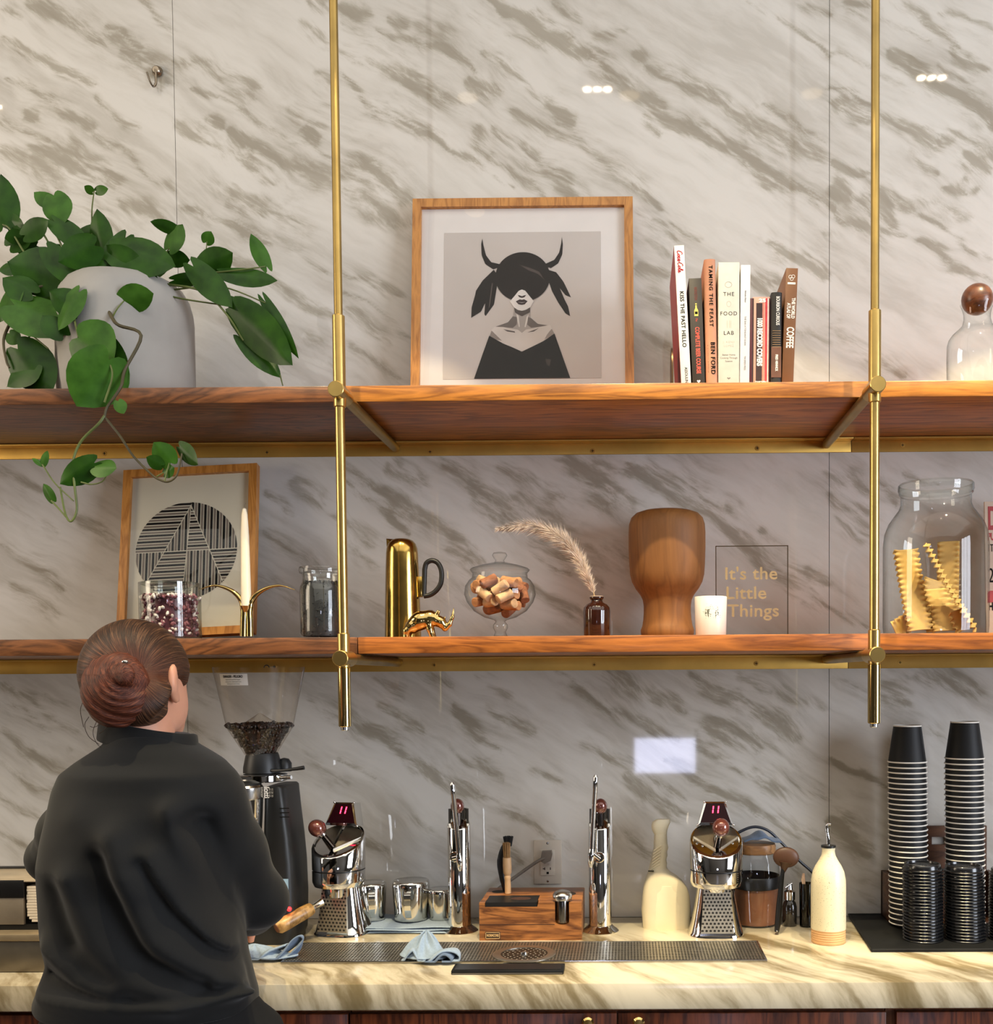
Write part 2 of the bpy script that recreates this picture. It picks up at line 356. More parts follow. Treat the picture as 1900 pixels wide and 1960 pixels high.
# back wall: marble slabs on a dark backing, joints open between them
SEAM = [XL, -2.769, -1.1282, 0.51284, 2.154, 3.795, XR]
wall = struct(MB().box((XL, 0.018, 0), (XR, 0.1, CEIL)).build('wall_back', mat('joint_grout', (150, 142, 132), 0.9)))
STREAKS = [  # soft cloudy veins of the slabs: points, width, strength (photograph pixels, laid on the wall plane)
 ([(60,0),(145,42),(222,82),(290,120)],18,.85),([(240,100),(290,130),(331,165)],30,.7),([(205,51),(274,96)],6,.8),([(0,72),(45,98),(86,123),(137,150),(178,171)],14,.85),
 ([(178,192),(219,219),(263,243)],10,.8),([(7,154),(51,168),(96,195),(137,219),(178,238)],14,.8),([(55,215),(70,228)],20,.7),([(180,250),(205,267),(240,294),(284,332)],11,.6),
 ([(55,290),(140,315),(220,345)],32,.75),([(0,235),(90,275)],14,.65),([(0,285),(45,330)],25,.5),([(222,376),(308,420)],15,.65),([(267,0),(328,62)],12,.6),([(0,20),(40,30)],14,.5),
 ([(100,380),(200,420),(250,460)],22,.5),([(284,330),(331,362)],10,.5),([(60,330),(120,380)],20,.5),
 ([(340,115),(417,135),(500,160)],18,.7),([(430,165),(485,195)],24,.55),([(366,168),(414,188)],7,.8),([(420,180),(455,215),(540,260),(635,310)],12,.6),([(585,240),(605,282)],27,.8),
 ([(545,210),(580,235)],15,.6),([(338,237),(395,275),(455,308),(530,350)],17,.8),([(398,232),(424,250)],12,.85),([(445,258),(482,284),(548,320),(635,358)],19,.8),([(585,330),(640,365)],25,.65),
 ([(430,368),(520,402)],30,.75),([(340,388),(450,440),(520,470)],8,.75),([(590,8),(625,25)],25,.65),([(575,40),(630,95)],18,.65),([(600,145),(635,165)],16,.6),([(600,180),(640,200)],12,.5),
 ([(375,350),(430,375)],14,.5),([(520,400),(600,440)],18,.5),([(450,420),(560,480),(630,520)],14,.5),([(380,470),(470,510),(600,590)],20,.55),([(400,560),(520,640),(640,700)],22,.5),([(520,540),(640,610)],16,.6),
 ([(440,640),(560,700)],16,.5),([(580,640),(640,690)],18,.5),([(660,600),(740,650)],18,.6),([(660,560),(780,640)],8,.6),([(660,520),(770,575)],16,.5),([(670,660),(760,720)],14,.5),
 ([(650,7),(715,31)],18,.75),([(743,30),(785,50)],20,.7),([(722,62),(795,77),(870,113),(914,137)],14,.75),([(800,40),(870,70)],30,.3),([(890,157),(965,178)],22,.75),([(921,89),(990,147),(1058,195),(1102,233)],16,.75),
 ([(931,7),(1006,31),(1058,68),(1116,99),(1164,144),(1220,185),(1274,228),(1347,258),(1421,295),(1476,343),(1532,372),(1590,402)],17,.95),([(1020,20),(1070,50),(1095,68)],14,.7),
 ([(890,30),(960,60),(1060,95)],9,.45),([(1377,269),(1458,324)],12,.9),([(1060,0),(1115,40)],12,.5),([(1130,85),(1160,60),(1200,50)],14,.5),([(1222,100)],15,.9),([(1245,122),(1300,150),(1370,185),(1405,205)],17,.75),
 ([(1400,212),(1440,240),(1500,275),(1570,310)],32,.6),([(1465,205),(1530,245),(1585,280)],8,.6),([(1436,0),(1495,40),(1532,66),(1590,107)],9,.7),([(1532,10),(1590,30)],12,.45),
 ([(650,90),(709,123),(780,147),(808,171),(862,192),(905,205)],20,.75),([(650,130),(698,198),(767,240),(835,270),(904,304),(945,332),(992,366)],11,.9),([(733,205),(790,225),(850,260)],26,.4),
 ([(650,40),(720,80),(780,130)],18,.4),([(914,246),(921,280),(955,308),(1006,339),(1034,376)],18,.75),([(945,246),(1000,274),(1040,308),(1085,342),(1110,370)],17,.75),([(1060,350),(1130,375)],26,.5),
 ([(986,219),(1040,240),(1109,274),(1211,342),(1266,393)],22,.65),([(1225,229),(1260,253)],8,.8),([(650,320),(715,330),(750,360),(785,390)],34,.8),([(660,240),(700,255)],16,.3),([(650,370),(700,390),(780,440)],20,.6),
 ([(1215,400),(1285,450)],14,.6),([(1255,412),(1347,460)],7,.6),([(1218,508),(1275,527)],16,.7),([(1215,440),(1280,480)],20,.4),([(1220,560),(1290,600)],18,.5),([(1225,630),(1290,680)],18,.5),
 ([(1473,472),(1532,501),(1587,523)],18,.95),([(1440,534),(1495,548)],25,.8),([(1585,445)],14,.8),([(1530,560),(1585,600)],14,.4),([(1540,640),(1588,660)],20,.4),
 ([(1616,0),(1664,15)],14,.7),([(1624,18),(1660,44)],14,.6),([(1686,7),(1782,29)],22,.55),([(1767,37),(1848,85)],14,.8),([(1683,40),(1775,85)],7,.7),([(1701,100),(1753,140),(1826,184),(1900,250)],17,.85),
 ([(1594,100),(1664,129)],7,.6),([(1683,140),(1753,177)],8,.5),([(1823,96),(1878,133)],18,.7),([(1790,125),(1863,162)],12,.5),([(1592,162),(1664,199)],6,.9),([(1594,190),(1664,227)],19,.9),([(1683,221),(1753,254),(1820,270)],22,.75),
 ([(1771,240),(1900,290)],14,.6),([(1850,302),(1900,316)],30,.9),([(1594,315),(1664,335)],12,.85),([(1600,350),(1622,385)],30,.85),([(1650,385),(1690,380),(1715,430)],33,.8),([(1594,409),(1660,435),(1730,450)],16,.85),
 ([(1687,360),(1752,402)],16,.8),([(1753,372),(1852,413)],14,.65),([(1753,409),(1826,445),(1900,490)],8,.65),([(1753,464),(1826,505),(1900,534)],16,.75),([(1812,357),(1845,372)],10,.8),([(1847,345)],6,.9),([(1863,363)],6,.9),
 ([(1742,291),(1790,332)],10,.55),([(1800,20),(1900,60)],10,.5),([(1590,620),(1670,690)],16,.5),([(1690,680),(1730,720)],14,.6),([(1860,560),(1900,600)],14,.5),([(1840,180),(1900,215)],12,.5),
 # between the shelves
 ([(660,893),(747,952),(803,985)],24,.75),([(666,926),(784,1015)],7,.85),([(740,890),(821,934)],18,.6),([(850,882),(968,974)],22,.65),([(800,985),(930,1074)],18,.65),([(902,956),(1005,1015)],20,.65),([(954,882),(1079,952)],20,.6),
 ([(976,956),(1116,1030)],24,.6),([(1080,882),(1204,970)],32,.75),([(1204,882),(1300,926),(1380,990)],34,.75),([(1340,970),(1460,1060),(1580,1160)],30,.65),([(1388,965)],20,1.),([(1462,1005)],9,.95),([(637,985),(718,1037)],22,.6),
 ([(666,1037),(733,1088)],10,.6),([(858,1044),(930,1096)],16,.5),([(1013,1059),(1097,1103)],13,.8),([(1016,1037),(1153,1118)],20,.6),([(674,1133),(747,1192)],14,.5),([(503,933),(568,980)],10,.6),([(555,927),(621,959)],20,.6),
 ([(510,1010),(620,1090)],16,.5),([(500,1100),(570,1160)],18,.5),([(820,1100),(900,1160)],20,.4),([(1020,1120),(1110,1180)],22,.5),([(1060,1000),(1200,1090)],24,.45),([(880,1090),(980,1170)],14,.4),([(760,1060),(860,1130)],16,.4),
 ([(1589,905),(1662,940)],24,.65),([(1589,947),(1662,977)],20,.65),([(1600,985),(1640,1010),(1660,1035)],25,.6),([(1683,912),(1720,960)],20,.5),([(1585,1161),(1662,1202)],13,.7),([(1540,1087),(1583,1112)],20,.7),([(1724,904),(1795,927)],15,.6),
 ([(1530,1150),(1583,1190)],16,.5),([(1840,960),(1890,990)],18,.4),([(0,960),(110,1020)],12,.6),([(0,1040),(120,1130)],14,.6),([(150,990),(235,1040)],20,.6),([(0,900),(80,940)],16,.5),([(20,1120),(110,1180)],18,.5),([(160,900),(240,935)],14,.5),
 # above the worktop
 ([(600,1346),(692,1405)],25,.6),([(674,1390),(766,1435),(865,1501),(913,1516)],20,.8),([(722,1346),(806,1402)],14,.6),([(865,1354),(954,1442)],16,.7),([(806,1291),(858,1317)],14,.6),([(913,1291),(987,1339)],18,.6),([(932,1361),(1016,1402)],12,.6),
 ([(1057,1287),(1179,1361),(1300,1416)],14,.75),([(1153,1287),(1300,1354)],20,.65),([(1108,1413),(1200,1470),(1300,1523)],14,.65),([(858,1420),(968,1494)],13,.5),([(909,1520),(1060,1597)],14,.7),([(1013,1479),(1079,1501)],12,.6),([(677,1590),(747,1645)],10,.8),
 ([(655,1453),(722,1490)],9,.7),([(1190,1486),(1300,1567)],18,.65),([(1171,1590),(1263,1650)],18,.6),([(760,1550),(850,1610)],12,.45),([(940,1590),(1000,1640)],14,.5),([(590,1440),(660,1500)],16,.4),([(720,1300),(770,1330)],18,.5),([(1000,1560),(1110,1640)],14,.4),
 ([(1350,1385),(1405,1417),(1455,1428)],30,.8),([(1330,1400),(1347,1436),(1421,1473),(1495,1506)],7,.6),([(1445,1478)],18,.7),([(1310,1292),(1440,1351)],22,.75),([(1436,1351),(1532,1410)],32,.7),([(1406,1292),(1580,1358)],20,.55),([(1200,1300),(1310,1366)],14,.65),
 ([(1274,1454),(1373,1513),(1465,1565)],14,.75),([(1458,1491),(1580,1535)],30,.5),([(1421,1535),(1568,1602)],20,.6),([(1690,1310),(1745,1345)],30,.7),([(1587,1447),(1642,1476),(1697,1510)],8,.9),([(1587,1565),(1631,1602),(1679,1638)],22,.9),
 ([(1753,1292),(1863,1325)],25,.6),([(1600,1300),(1680,1340)],14,.5),([(1640,1700),(1700,1740)],16,.5),([(1600,1640),(1690,1700)],16,.4),([(1780,1400),(1810,1420)],16,.5),([(1460,1620),(1560,1680)],18,.5),
 ([(0,1310),(150,1400)],15,.6),([(0,1345),(100,1395)],12,.6),([(0,1400),(120,1480)],12,.65),([(0,1460),(100,1520)],10,.6),([(80,1330),(165,1360)],10,.5),([(0,1520),(80,1570)],14,.5),([(125,1425),(135,1432)],14,.6),([(0,1590),(60,1630)],12,.5),([(380,1300),(420,1330)],16,.5),([(360,1380),(430,1430)],14,.5),
]
def value_noise(X, Z, cell, seed):
    r = np.random.RandomState(seed); T = r.rand(64, 64)*2-1; u, v = X/cell, Z/cell; i, j = np.floor(u).astype(int), np.floor(v).astype(int); fu, fv = u-i, v-j
    fu = fu*fu*(3-2*fu); fv = fv*fv*(3-2*fv); g = lambda a, b: T[a % 64, b % 64]
    return (g(i, j)*(1-fu)+g(i+1, j)*fu)*(1-fv)+(g(i, j+1)*(1-fu)+g(i+1, j+1)*fu)*fv
def vein_field(X, Z):
    """core veins and the soft haze round them, with wandering outlines"""
    ca, sa = math.cos(0.58), math.sin(0.58); U, V = X*ca-Z*sa, X*sa+Z*ca       # along and across the bedding
    wx = 0.012*value_noise(X, Z, 0.07, 1)+0.006*value_noise(X, Z, 0.03, 2); wz = 0.012*value_noise(X, Z, 0.07, 3)+0.006*value_noise(X, Z, 0.03, 4)
    Xw, Zw = X+wx, Z+wz; wmod = 1+0.45*value_noise(U/3, V, 0.03, 5)+0.25*value_noise(U/3, V, 0.013, 6)
    core = np.zeros_like(X); haze = np.zeros_like(X)
    for pts, w, s in STREAKS:
        Q = [A(px, py, 0.0) for px, py in pts]; wm = max(0.0095, w/750*0.82); d2 = np.full_like(X, 1e9); n = len(Q)
        if n == 1: d2 = (Xw-Q[0].x)**2+(Zw-Q[0].z)**2; tp = 1.0
        else:
            tp = np.ones_like(X); tot = n-1
            for k, (a, b) in enumerate(zip(Q[:-1], Q[1:])):
                dx, dz = b.x-a.x, b.z-a.z; l2 = dx*dx+dz*dz; t = np.clip(((Xw-a.x)*dx+(Zw-a.z)*dz)/l2, 0, 1); d = (Xw-a.x-t*dx)**2+(Zw-a.z-t*dz)**2
                m = d < d2; d2 = np.where(m, d, d2); g = (k+t)/tot; tp = np.where(m, 0.45+0.75*np.sqrt(np.clip(4*g*(1-g), 0, 1)), tp)
        d = np.sqrt(d2); ww = wm*wmod*tp; core = np.maximum(core, s*np.exp(-(d/np.maximum(ww, 0.006))**1.7)); haze = np.maximum(haze, s*np.exp(-(d/(wm*3.2))**1.5))
    return core, haze
def marble(name, rot, use_attr, base=(212, 208, 201), vein=(174, 167, 153), gloss=0.035, sheet=False, seed=0.0):
    m = bpy.data.materials.new(name); t = nt(m); b = bsdf(t); tc = N(t, 'ShaderNodeTexCoord')
    wz = N(t, 'ShaderNodeTexNoise', Scale=3.5, Detail=3.0); mA = N(t, 'ShaderNodeMapping', Rotation=rot, Location=(seed, seed, seed))
    L(t, tc.outputs['Object'], mA.inputs['Vector']); L(t, mA.outputs[0], wz.inputs['Vector'])
    wp = N(t, 'ShaderNodeVectorMath', operation='MULTIPLY_ADD'); wp.inputs[1].default_value = (0.10, 0.10, 0.10)
    L(t, wz.outputs['Color'], wp.inputs[0]); L(t, mA.outputs[0], wp.inputs[2])
    def nz(scale3, scale, detail, rough=0.6):
        mp = N(t, 'ShaderNodeMapping', Scale=(scale3[1], scale3[0], scale3[0]) if sheet else scale3); L(t, wp.outputs[0], mp.inputs['Vector'])
        q = N(t, 'ShaderNodeTexNoise', Scale=scale, Detail=detail, Roughness=rough); L(t, mp.outputs[0], q.inputs['Vector']); return q.outputs['Fac']
    def ma(op, a, bb, c=None):
        q = N(t, 'ShaderNodeMath', operation=op)
        for i, v in enumerate((a, bb, c)):
            if v is None: continue
            if isinstance(v, (int, float)): q.inputs[i].default_value = v
            else: L(t, v, q.inputs[i])
        return q.outputs[0]
    big = nz((0.55, 3.2, 3.2), 3.0, 4.0); mid = nz((0.6, 3.5, 3.5), 10.0, 6.0, 0.62); fine = nz((0.8, 3.0, 3.0), 40.0, 6.0, 0.65)
    if use_attr:
        at_ = N(t, 'ShaderNodeAttribute', attribute_name='vein'); v = at_.outputs['Fac']; hz = N(t, 'ShaderNodeAttribute', attribute_name='haze').outputs['Fac']
        grain = ma('MULTIPLY_ADD', ma('SUBTRACT', mid, 0.5), 2.6, 0.86); grain = ma('MULTIPLY_ADD', ma('SUBTRACT', fine, 0.5), 1.3, grain)
        s1 = ma('MULTIPLY', v, ma('MAXIMUM', grain, 0.25)); s1 = ma('MULTIPLY_ADD', ma('MULTIPLY', hz, ma('MAXIMUM', ma('MULTIPLY_ADD', ma('SUBTRACT', mid, 0.47), 4.0, 0.25), 0.0)), 0.42, s1)
        s1 = ma('MULTIPLY_ADD', ma('SUBTRACT', mid, 0.5), 0.55, s1); s1 = ma('MULTIPLY_ADD', ma('SUBTRACT', big, 0.50), 0.5, s1)
    else:
        s1 = ma('MULTIPLY_ADD', ma('SUBTRACT', big, 0.44), 3.0, 0.16); s1 = ma('MULTIPLY_ADD', ma('SUBTRACT', mid, 0.5), 1.1, s1)
        s1 = ma('MULTIPLY_ADD', ma('SUBTRACT', fine, 0.5), 0.3, s1)
    mr = N(t, 'ShaderNodeMapRange', interpolation_type='SMOOTHSTEP'); mr.inputs[1].default_value = 0.06; mr.inputs[2].default_value = 0.95
    L(t, s1, mr.inputs[0])
    bl, vl = lin(base), lin(vein); mix = lambda k: tuple(p*(1-k)+q*k for p, q in zip(bl, vl))
    c = ramp(t, mr.outputs[0], [(0, bl), (0.35, mix(0.35)), (0.7, mix(0.8)), (1, tuple(x*0.93 for x in vl))])
    mot = N(t, 'ShaderNodeMix', data_type='RGBA', blend_type='MULTIPLY'); mot.inputs[0].default_value = 1.0
    L(t, c, mot.inputs[6]); cl = ma('MULTIPLY_ADD', ma('SUBTRACT', mid, 0.5), 0.55, big); L(t, ramp(t, cl, [(0.36, (1, 1, 1)), (0.50, (0.93, 0.925, 0.915)), (0.66, (0.80, 0.785, 0.76))]), mot.inputs[7])
    L(t, mot.outputs[2], b.inputs['Base Color']); b.inputs['Roughness'].default_value = gloss; b.inputs['Specular IOR Level'].default_value = 0.5
    return m
MARBLE = marble('marble_slab', (0, math.radians(-33), 0), True)
GAP = 0.0007
for k in range(len(SEAM)-1):
    x0, x1 = SEAM[k]+GAP, SEAM[k+1]-GAP; z0, z1 = 0.9066, CEIL
    near = -2.3 < (x0+x1)/2 < 1.6; h = 0.006 if near else 0.06
    nx, nz_ = int((x1-x0)/h)+2, int((z1-z0)/h)+2; xs = np.linspace(x0, x1, nx); zs = np.linspace(z0, z1, nz_)
    X, Z = np.meshgrid(xs, zs, indexing='ij'); vs = np.stack([X, np.zeros_like(X), Z], -1).reshape(-1, 3)
    I = np.arange(nx*nz_).reshape(nx, nz_); fq = np.stack([I[:-1, :-1], I[1:, :-1], I[1:, 1:], I[:-1, 1:]], -1).reshape(-1, 4)
    edge = np.concatenate([I[:, 0], I[-1, 1:], I[-2::-1, -1], I[0, -2:0:-1]]); vb = vs[edge].copy(); vb[:, 1] = 0.0179; o = len(vs); ne = len(edge)
    side = [[edge[(i+1) % ne], edge[i], o+i, o+(i+1) % ne] for i in range(ne)]
    me = bpy.data.meshes.new('marble_slab'); me.from_pydata(np.concatenate([vs, vb]).tolist(), [], fq.tolist()+[[int(q) for q in s] for s in side])
    me.materials.append(MARBLE); AV = np.concatenate([vs, vb]); vf = vein_field(AV[:, 0], AV[:, 2]); point_attr(me, 'vein', vf[0]); point_attr(me, 'haze', vf[1])
    link('marble_slab', me, wall, 0)
struct(MB().box((XL, -0.004, 0.0), (XR, 0.018, 0.85)).build('trim_1', DARKWALL))

# ------------------------------------------------------------------ worktop and cabinets
ZC, ZCB = 0.9066, 0.852
MARBLE2 = marble('marble_worktop', tuple(Matrix(((0.735, 0.526, 0.427), (0.58, -0.81, 0.0), (0.346, 0.248, -0.905))).to_euler('XYZ')), False, sheet=True, base=(218, 207, 182), vein=(146, 130, 96), gloss=0.16, seed=2.3)
wt = MB().box((XL+0.002, -0.581, ZCB), (XR-0.002, -0.002, ZC), 0.003).build('worktop', MARBLE2)
tag(wt, 'thick polished marble worktop running the whole width of the bar', 'worktop')
CHERRY = wood('reddish_cabinet_wood', (58, 26, 14), (118, 60, 32), (14, 14, 1.2), 5.0, 0.35, seed=3.1)
CHERRYL = wood('pale_cabinet_edge', (110, 66, 40), (150, 96, 60), (14, 14, 1.2), 5.0, 0.4, seed=1.1)
DKGAP = mat('cabinet_inside', (20, 14, 10), 0.9)
cx = [G(20, 1945, 0.84).x, A(668, 1950, -0.56).x, A(1697, 1950, -0.56).x, A(1697, 1950, -0.56).x+1.07]
cx[0] = cx[1]-1.08
names = ['reddish wood base cabinet under the worktop behind the black-clad person', 'wide reddish wood base cabinet with two brass knobs under the drain grate',
         'reddish wood base cabinet under the stacked black cups']
for k in range(3):
    x0, x1 = cx[k], cx[k+1]; t = thing('base_cabinet', ((x0+x1)/2, -0.28, 0), names[k], 'cabinet'); h = (x1-x0)/2
    MB().box((-h+0.001, -0.26, 0.0), (h-0.001, 0.27, 0.10)).build('plinth', DKGAP, t)
    MB().box((-h+0.001, -0.262, 0.10), (h-0.001, 0.27, 0.842)).build('carcass', CHERRYL, t)
    for sgn in (-1, 1):
        a, b = (-h+0.002, -0.0015) if sgn < 0 else (0.0015, h-0.002)
        if k == 2 and sgn < 0: a += 0.017
        d = MB().box((a, -0.282, 0.105), (b, -0.263, 0.839), 0.0015).build('door', CHERRY, t)
        kx = A(1125 if sgn < 0 else 1222, 1957, -0.585).x-(x0+x1)/2 if k == 1 else sgn*0.045
        kn = MB().lathe([(0.004, 0), (0.004, 0.014), (0.011, 0.018), (0.0125, 0.024), (0.009, 0.028), (0.0, 0.0285)], n=20, M=Matrix.Rotation(PI/2, 4, 'X'))
        kn.build('knob', BRASSP, d, loc=(kx, -0.282, 0.826))
# ------------------------------------------------------------------ shelves
ZU, ZUB, ZL, ZLB, YS = 2.15216, 2.11767, 1.61339, 1.57723, -0.405
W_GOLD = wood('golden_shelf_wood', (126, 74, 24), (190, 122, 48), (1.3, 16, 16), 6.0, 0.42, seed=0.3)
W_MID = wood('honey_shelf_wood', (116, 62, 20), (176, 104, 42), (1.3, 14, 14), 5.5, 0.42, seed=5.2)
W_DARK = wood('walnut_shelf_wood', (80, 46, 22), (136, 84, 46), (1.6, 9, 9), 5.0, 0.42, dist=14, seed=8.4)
def shelf(x0, x1, zb, zt, m, label):
    t = thing('shelf_board', ((x0+x1)/2, YS/2, zb), label, 'shelf', 'walnut shelf boards'); h = (x1-x0)/2
    MB().box((-h+0.0008, YS/2, 0), (h-0.0008, -YS/2-0.002, zt-zb), 0.002).build('board', m, t); return t
xa, xb = A(655, 750, YS).x, A(1664, 750, YS).x
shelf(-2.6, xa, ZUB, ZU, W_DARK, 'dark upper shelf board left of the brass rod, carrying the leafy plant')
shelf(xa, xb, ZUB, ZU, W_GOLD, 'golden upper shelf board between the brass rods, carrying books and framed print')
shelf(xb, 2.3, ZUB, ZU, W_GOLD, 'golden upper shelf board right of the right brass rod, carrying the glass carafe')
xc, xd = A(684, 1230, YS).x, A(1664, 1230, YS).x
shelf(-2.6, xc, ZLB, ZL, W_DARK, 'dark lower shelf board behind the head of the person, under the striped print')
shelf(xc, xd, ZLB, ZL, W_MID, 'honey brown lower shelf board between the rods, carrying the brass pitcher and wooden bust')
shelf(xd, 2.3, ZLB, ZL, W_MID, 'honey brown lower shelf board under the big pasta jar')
RAILM = mat('warm_brass_rail', (206, 166, 86), 0.42, 0.85, var=0.12, scale=10)
def rail(x0, x1, zt, zb, screws, label):
    t = thing('wall_rail', ((x0+x1)/2, -0.004, zb), label, 'rail', 'brass wall rails'); h = (x1-x0)/2; H = zt-zb
    MB().box((-h+0.0008, -0.002, 0), (h-0.0008, 0.0035, H-0.0005), 0.0008).build('wall_leg', RAILM, t)
    MB().box((-h+0.0008, -0.034, H-0.0045), (h-0.0008, -0.002, H-0.0005), 0.0008).build('shelf_leg', RAILM, t)
    for (px, py) in screws:
        p = A(px, py, -0.006); s = MB(); s.slot = 0; s.lathe([(0.0062, 0), (0.0058, 0.0010), (0.0, 0.0011)], n=16, M=Matrix.Rotation(PI/2, 4, 'X'))
        s.slot = 1; s.box((-0.0034, -0.0016, -0.0007), (0.0034, -0.0008, 0.0007)); s.box((-0.0007, -0.0016, -0.0034), (0.0007, -0.0008, 0.0034))
        s.build('screw', [RAILM, DKGAP], t, loc=(p.x-(x0+x1)/2, -0.002, p.z-zb))
xs_ = A(1628, 850, 0).x; xs2 = A(1622, 1265, 0).x
rail(-2.6, xs_, ZUB, 2.0862, [(200, 868), (511, 866), (823, 865), (1134, 863), (1449, 858)], 'long brass angle rail screwed to the marble under the upper shelf')
rail(xs_, 2.3, ZUB, 2.0862, [(1727, 852)], 'short brass angle rail under the upper shelf at the right edge')
rail(-2.6, xs2, ZLB, 1.541, [(525, 1276), (831, 1273), (1137, 1272), (1447, 1270)], 'long brass angle rail screwed to the marble under the lower shelf')
rail(xs2, 2.3, ZLB, 1.541, [(1722, 1268)], 'short brass angle rail under the lower shelf at the right edge')
# ------------------------------------------------------------------ hanging brass rods
YR = -0.524
def rod(X, label, top_px):
    t = thing('hanging_rod', (X, YR, 0), label, 'rod', 'brass hanging rods')
    za, zl = ZUB-0.0125, ZLB-0.0125
    zs = lambda py: A(1184, py+ (1184-(1200+F_PX*X/2.14))*ROLL*0, YR).z
    c = lambda r, z0, z1, m, nm, bv=0.0015: MB().lathe([(r-bv, z0), (r, z0+bv), (r, z1-bv), (r-bv, z1)], n=24).build(nm, m, t)
    c(0.0085, ZUB+0.12, CEIL, BRASSD, 'upper_pole')
    c(0.0125, za-0.030, za+0.155, BRASS, 'upper_sleeve'); c(0.0098, zl+0.05, za-0.029, BRASS, 'middle_pole')
    c(0.0122, zl-0.019, zl+0.052, BRASS, 'lower_sleeve'); c(0.0128, zl-0.140, zl-0.018, BRASSP, 'end_sleeve'); c(0.0085, zl-0.148, zl-0.138, STEEL, 'end_tip')
    for z in (za, zl):
        R_ = Matrix.Rotation(PI/2, 4, 'X')
        k = MB().lathe([(0.0, 0.030), (0.0150, 0.030), (0.0162, 0.0288), (0.0162, -0.0), (0.0162, -0.045), (0.0150, -0.046), (0.0, -0.046)], (0, 0, z), 28, False, False, R_)
        k.build('cross_joint', BRASS, t)
        MB().tube([(0, 0.045, z), (0, -YR-0.014, z)], 0.0115, 16).build('support_arm', BRASSD, t)
    return t
XR1, XR2 = -0.582, 0.50387
rod(XR1, 'left brass rod hanging from the ceiling and gripping both shelves', 0)
rod(XR2, 'right brass rod hanging from the ceiling beside the carafe and pasta jar', 0)
# ------------------------------------------------------------------ ceiling spots (out of the frame, they light the bar)
HOUS = mat('lamp_housing_white', (224, 222, 218), 0.5); LENS = mat('lamp_lens', (255, 236, 200), 0.4, emit=(255, 236, 205), es=80)
for k, (x, y) in enumerate(((-0.095, -1.137), (1.08, -1.09), (-2.32, -1.20))):
    t = thing('ceiling_spotlight', (x, y, CEIL), ['white ceiling spotlight box above the framed portrait print', 'white ceiling spotlight box above the glass carafe', 'white ceiling spotlight box above the leafy plant'][k], 'lamp', 'ceiling spotlights')
    h = MB(); h.box((-0.07, -0.05, -0.13), (0.07, 0.05, -0.0)); h.build('housing', HOUS, t)
    for sx in (-0.036, 0.0, 0.036): MB().lathe([(0.015, -0.1315), (0.0001, -0.1315)], (sx, 0, 0), 16, False, False).build('lens', LENS, t)
RINGM = mat('added_light_trim', (210, 206, 200), 0.5)  # unseen fixtures added to hold the beams aimed at the worktop
for k, (x, y) in enumerate(((0.02, -1.42), (0.72, -1.42), (-0.60, -1.42))):
    t = thing('added_downlight', (x, y, CEIL), 'small round downlight added to the ceiling above the ' + ('steam taps', 'stacked black cups', 'coffee grinder')[k], 'lamp', 'added downlights')
    MB().lathe([(0.045, 0.0), (0.060, -0.001), (0.062, -0.004), (0.050, -0.006), (0.044, -0.004), (0.042, -0.0005)], n=28, cap0=False, cap1=False).build('trim_ring', RINGM, t)
    MB().lathe([(0.040, -0.0008), (0.0001, -0.0008)], n=20, cap0=False, cap1=False).build('lens', mat('added_light_lens', (255, 230, 190), 0.4, emit=(255, 225, 180), es=3), t)
# ================================================================== upper shelf
INK = mat('black_ink', (18, 17, 16), 0.7, var=0.05, spec=0.1)
def letters(name, parent, txt, size, loc, m, down=False, **kw):
    """flat printed lettering lying on a face that looks toward -y; down = reads from top to bottom"""
    M = Matrix.Translation(loc)
    if down: M = M @ Matrix(((0, 0, 1, 0), (0, 1, 0, 0), (-1, 0, 0, 0), (0, 0, 0, 1)))
    vs, fs = put(text_mesh(txt, size, **kw), M); b = MB(); b.add(vs, fs); return b.build(name, m, parent, 0)
def frame_parts(t, w, h, bar, depth, m, seed=0):
    """mitred frame of four bars, front on y=0, standing on z=0"""
    o = [(-w/2, 0), (w/2, 0), (w/2, h), (-w/2, h)]; i = [(-w/2+bar, bar), (w/2-bar, bar), (w/2-bar, h-bar), (-w/2+bar, h-bar)]
    for k in range(4):
        q = (k+1) % 4; b = MB()
        b.prism([(o[k][0], 0, o[k][1]), (o[q][0], 0, o[q][1]), (i[q][0], 0, i[q][1]), (i[k][0], 0, i[k][1])], (0, depth, 0)); b.build('frame_bar', m, t, 0)
    MB().box((-w/2+0.003, depth-0.004, 0.003), (w/2-0.003, depth-0.001, h-0.003)).build('backing_board', mat('brown_board', (120, 92, 66), 0.8), t)
FRAMEW = wood('honey_oak_frame', (160, 102, 40), (200, 138, 66), (16, 16, 2.0), 6.0, 0.4, seed=2.2)
# --- framed portrait
tp, bt = A(1000, 382, -0.03), 2.15216
h1 = (tp.z-bt)/math.cos(0.12); w1 = (A(1212, 560, -0.065).x-A(787, 560, -0.065).x)
fx = (A(1212, 560, -0.065).x+A(787, 560, -0.065).x)/2
t = thing('framed_print', (fx, -0.030-h1*math.sin(0.12)-0.004, bt+0.0034), 'large honey oak framed print of a horned woman leaning on the upper shelf', 'picture')
t.rotation_euler = (-0.12, 0, 0.0)
frame_parts(t, w1, h1, 0.0215, 0.024, FRAMEW)
MB().box((-w1/2+0.02, 0.012, 0.02), (w1/2-0.02, 0.014, h1-0.02)).build('mat_board', mat('white_mat_board', (226, 220, 216), 0.7, var=0.02), t)
K = w1/(1783-105)     # metres per crop pixel
def pt(x, y, dy=0.0): return ((x-946)*K, 0.0118-dy, h1-(y-82)*K)
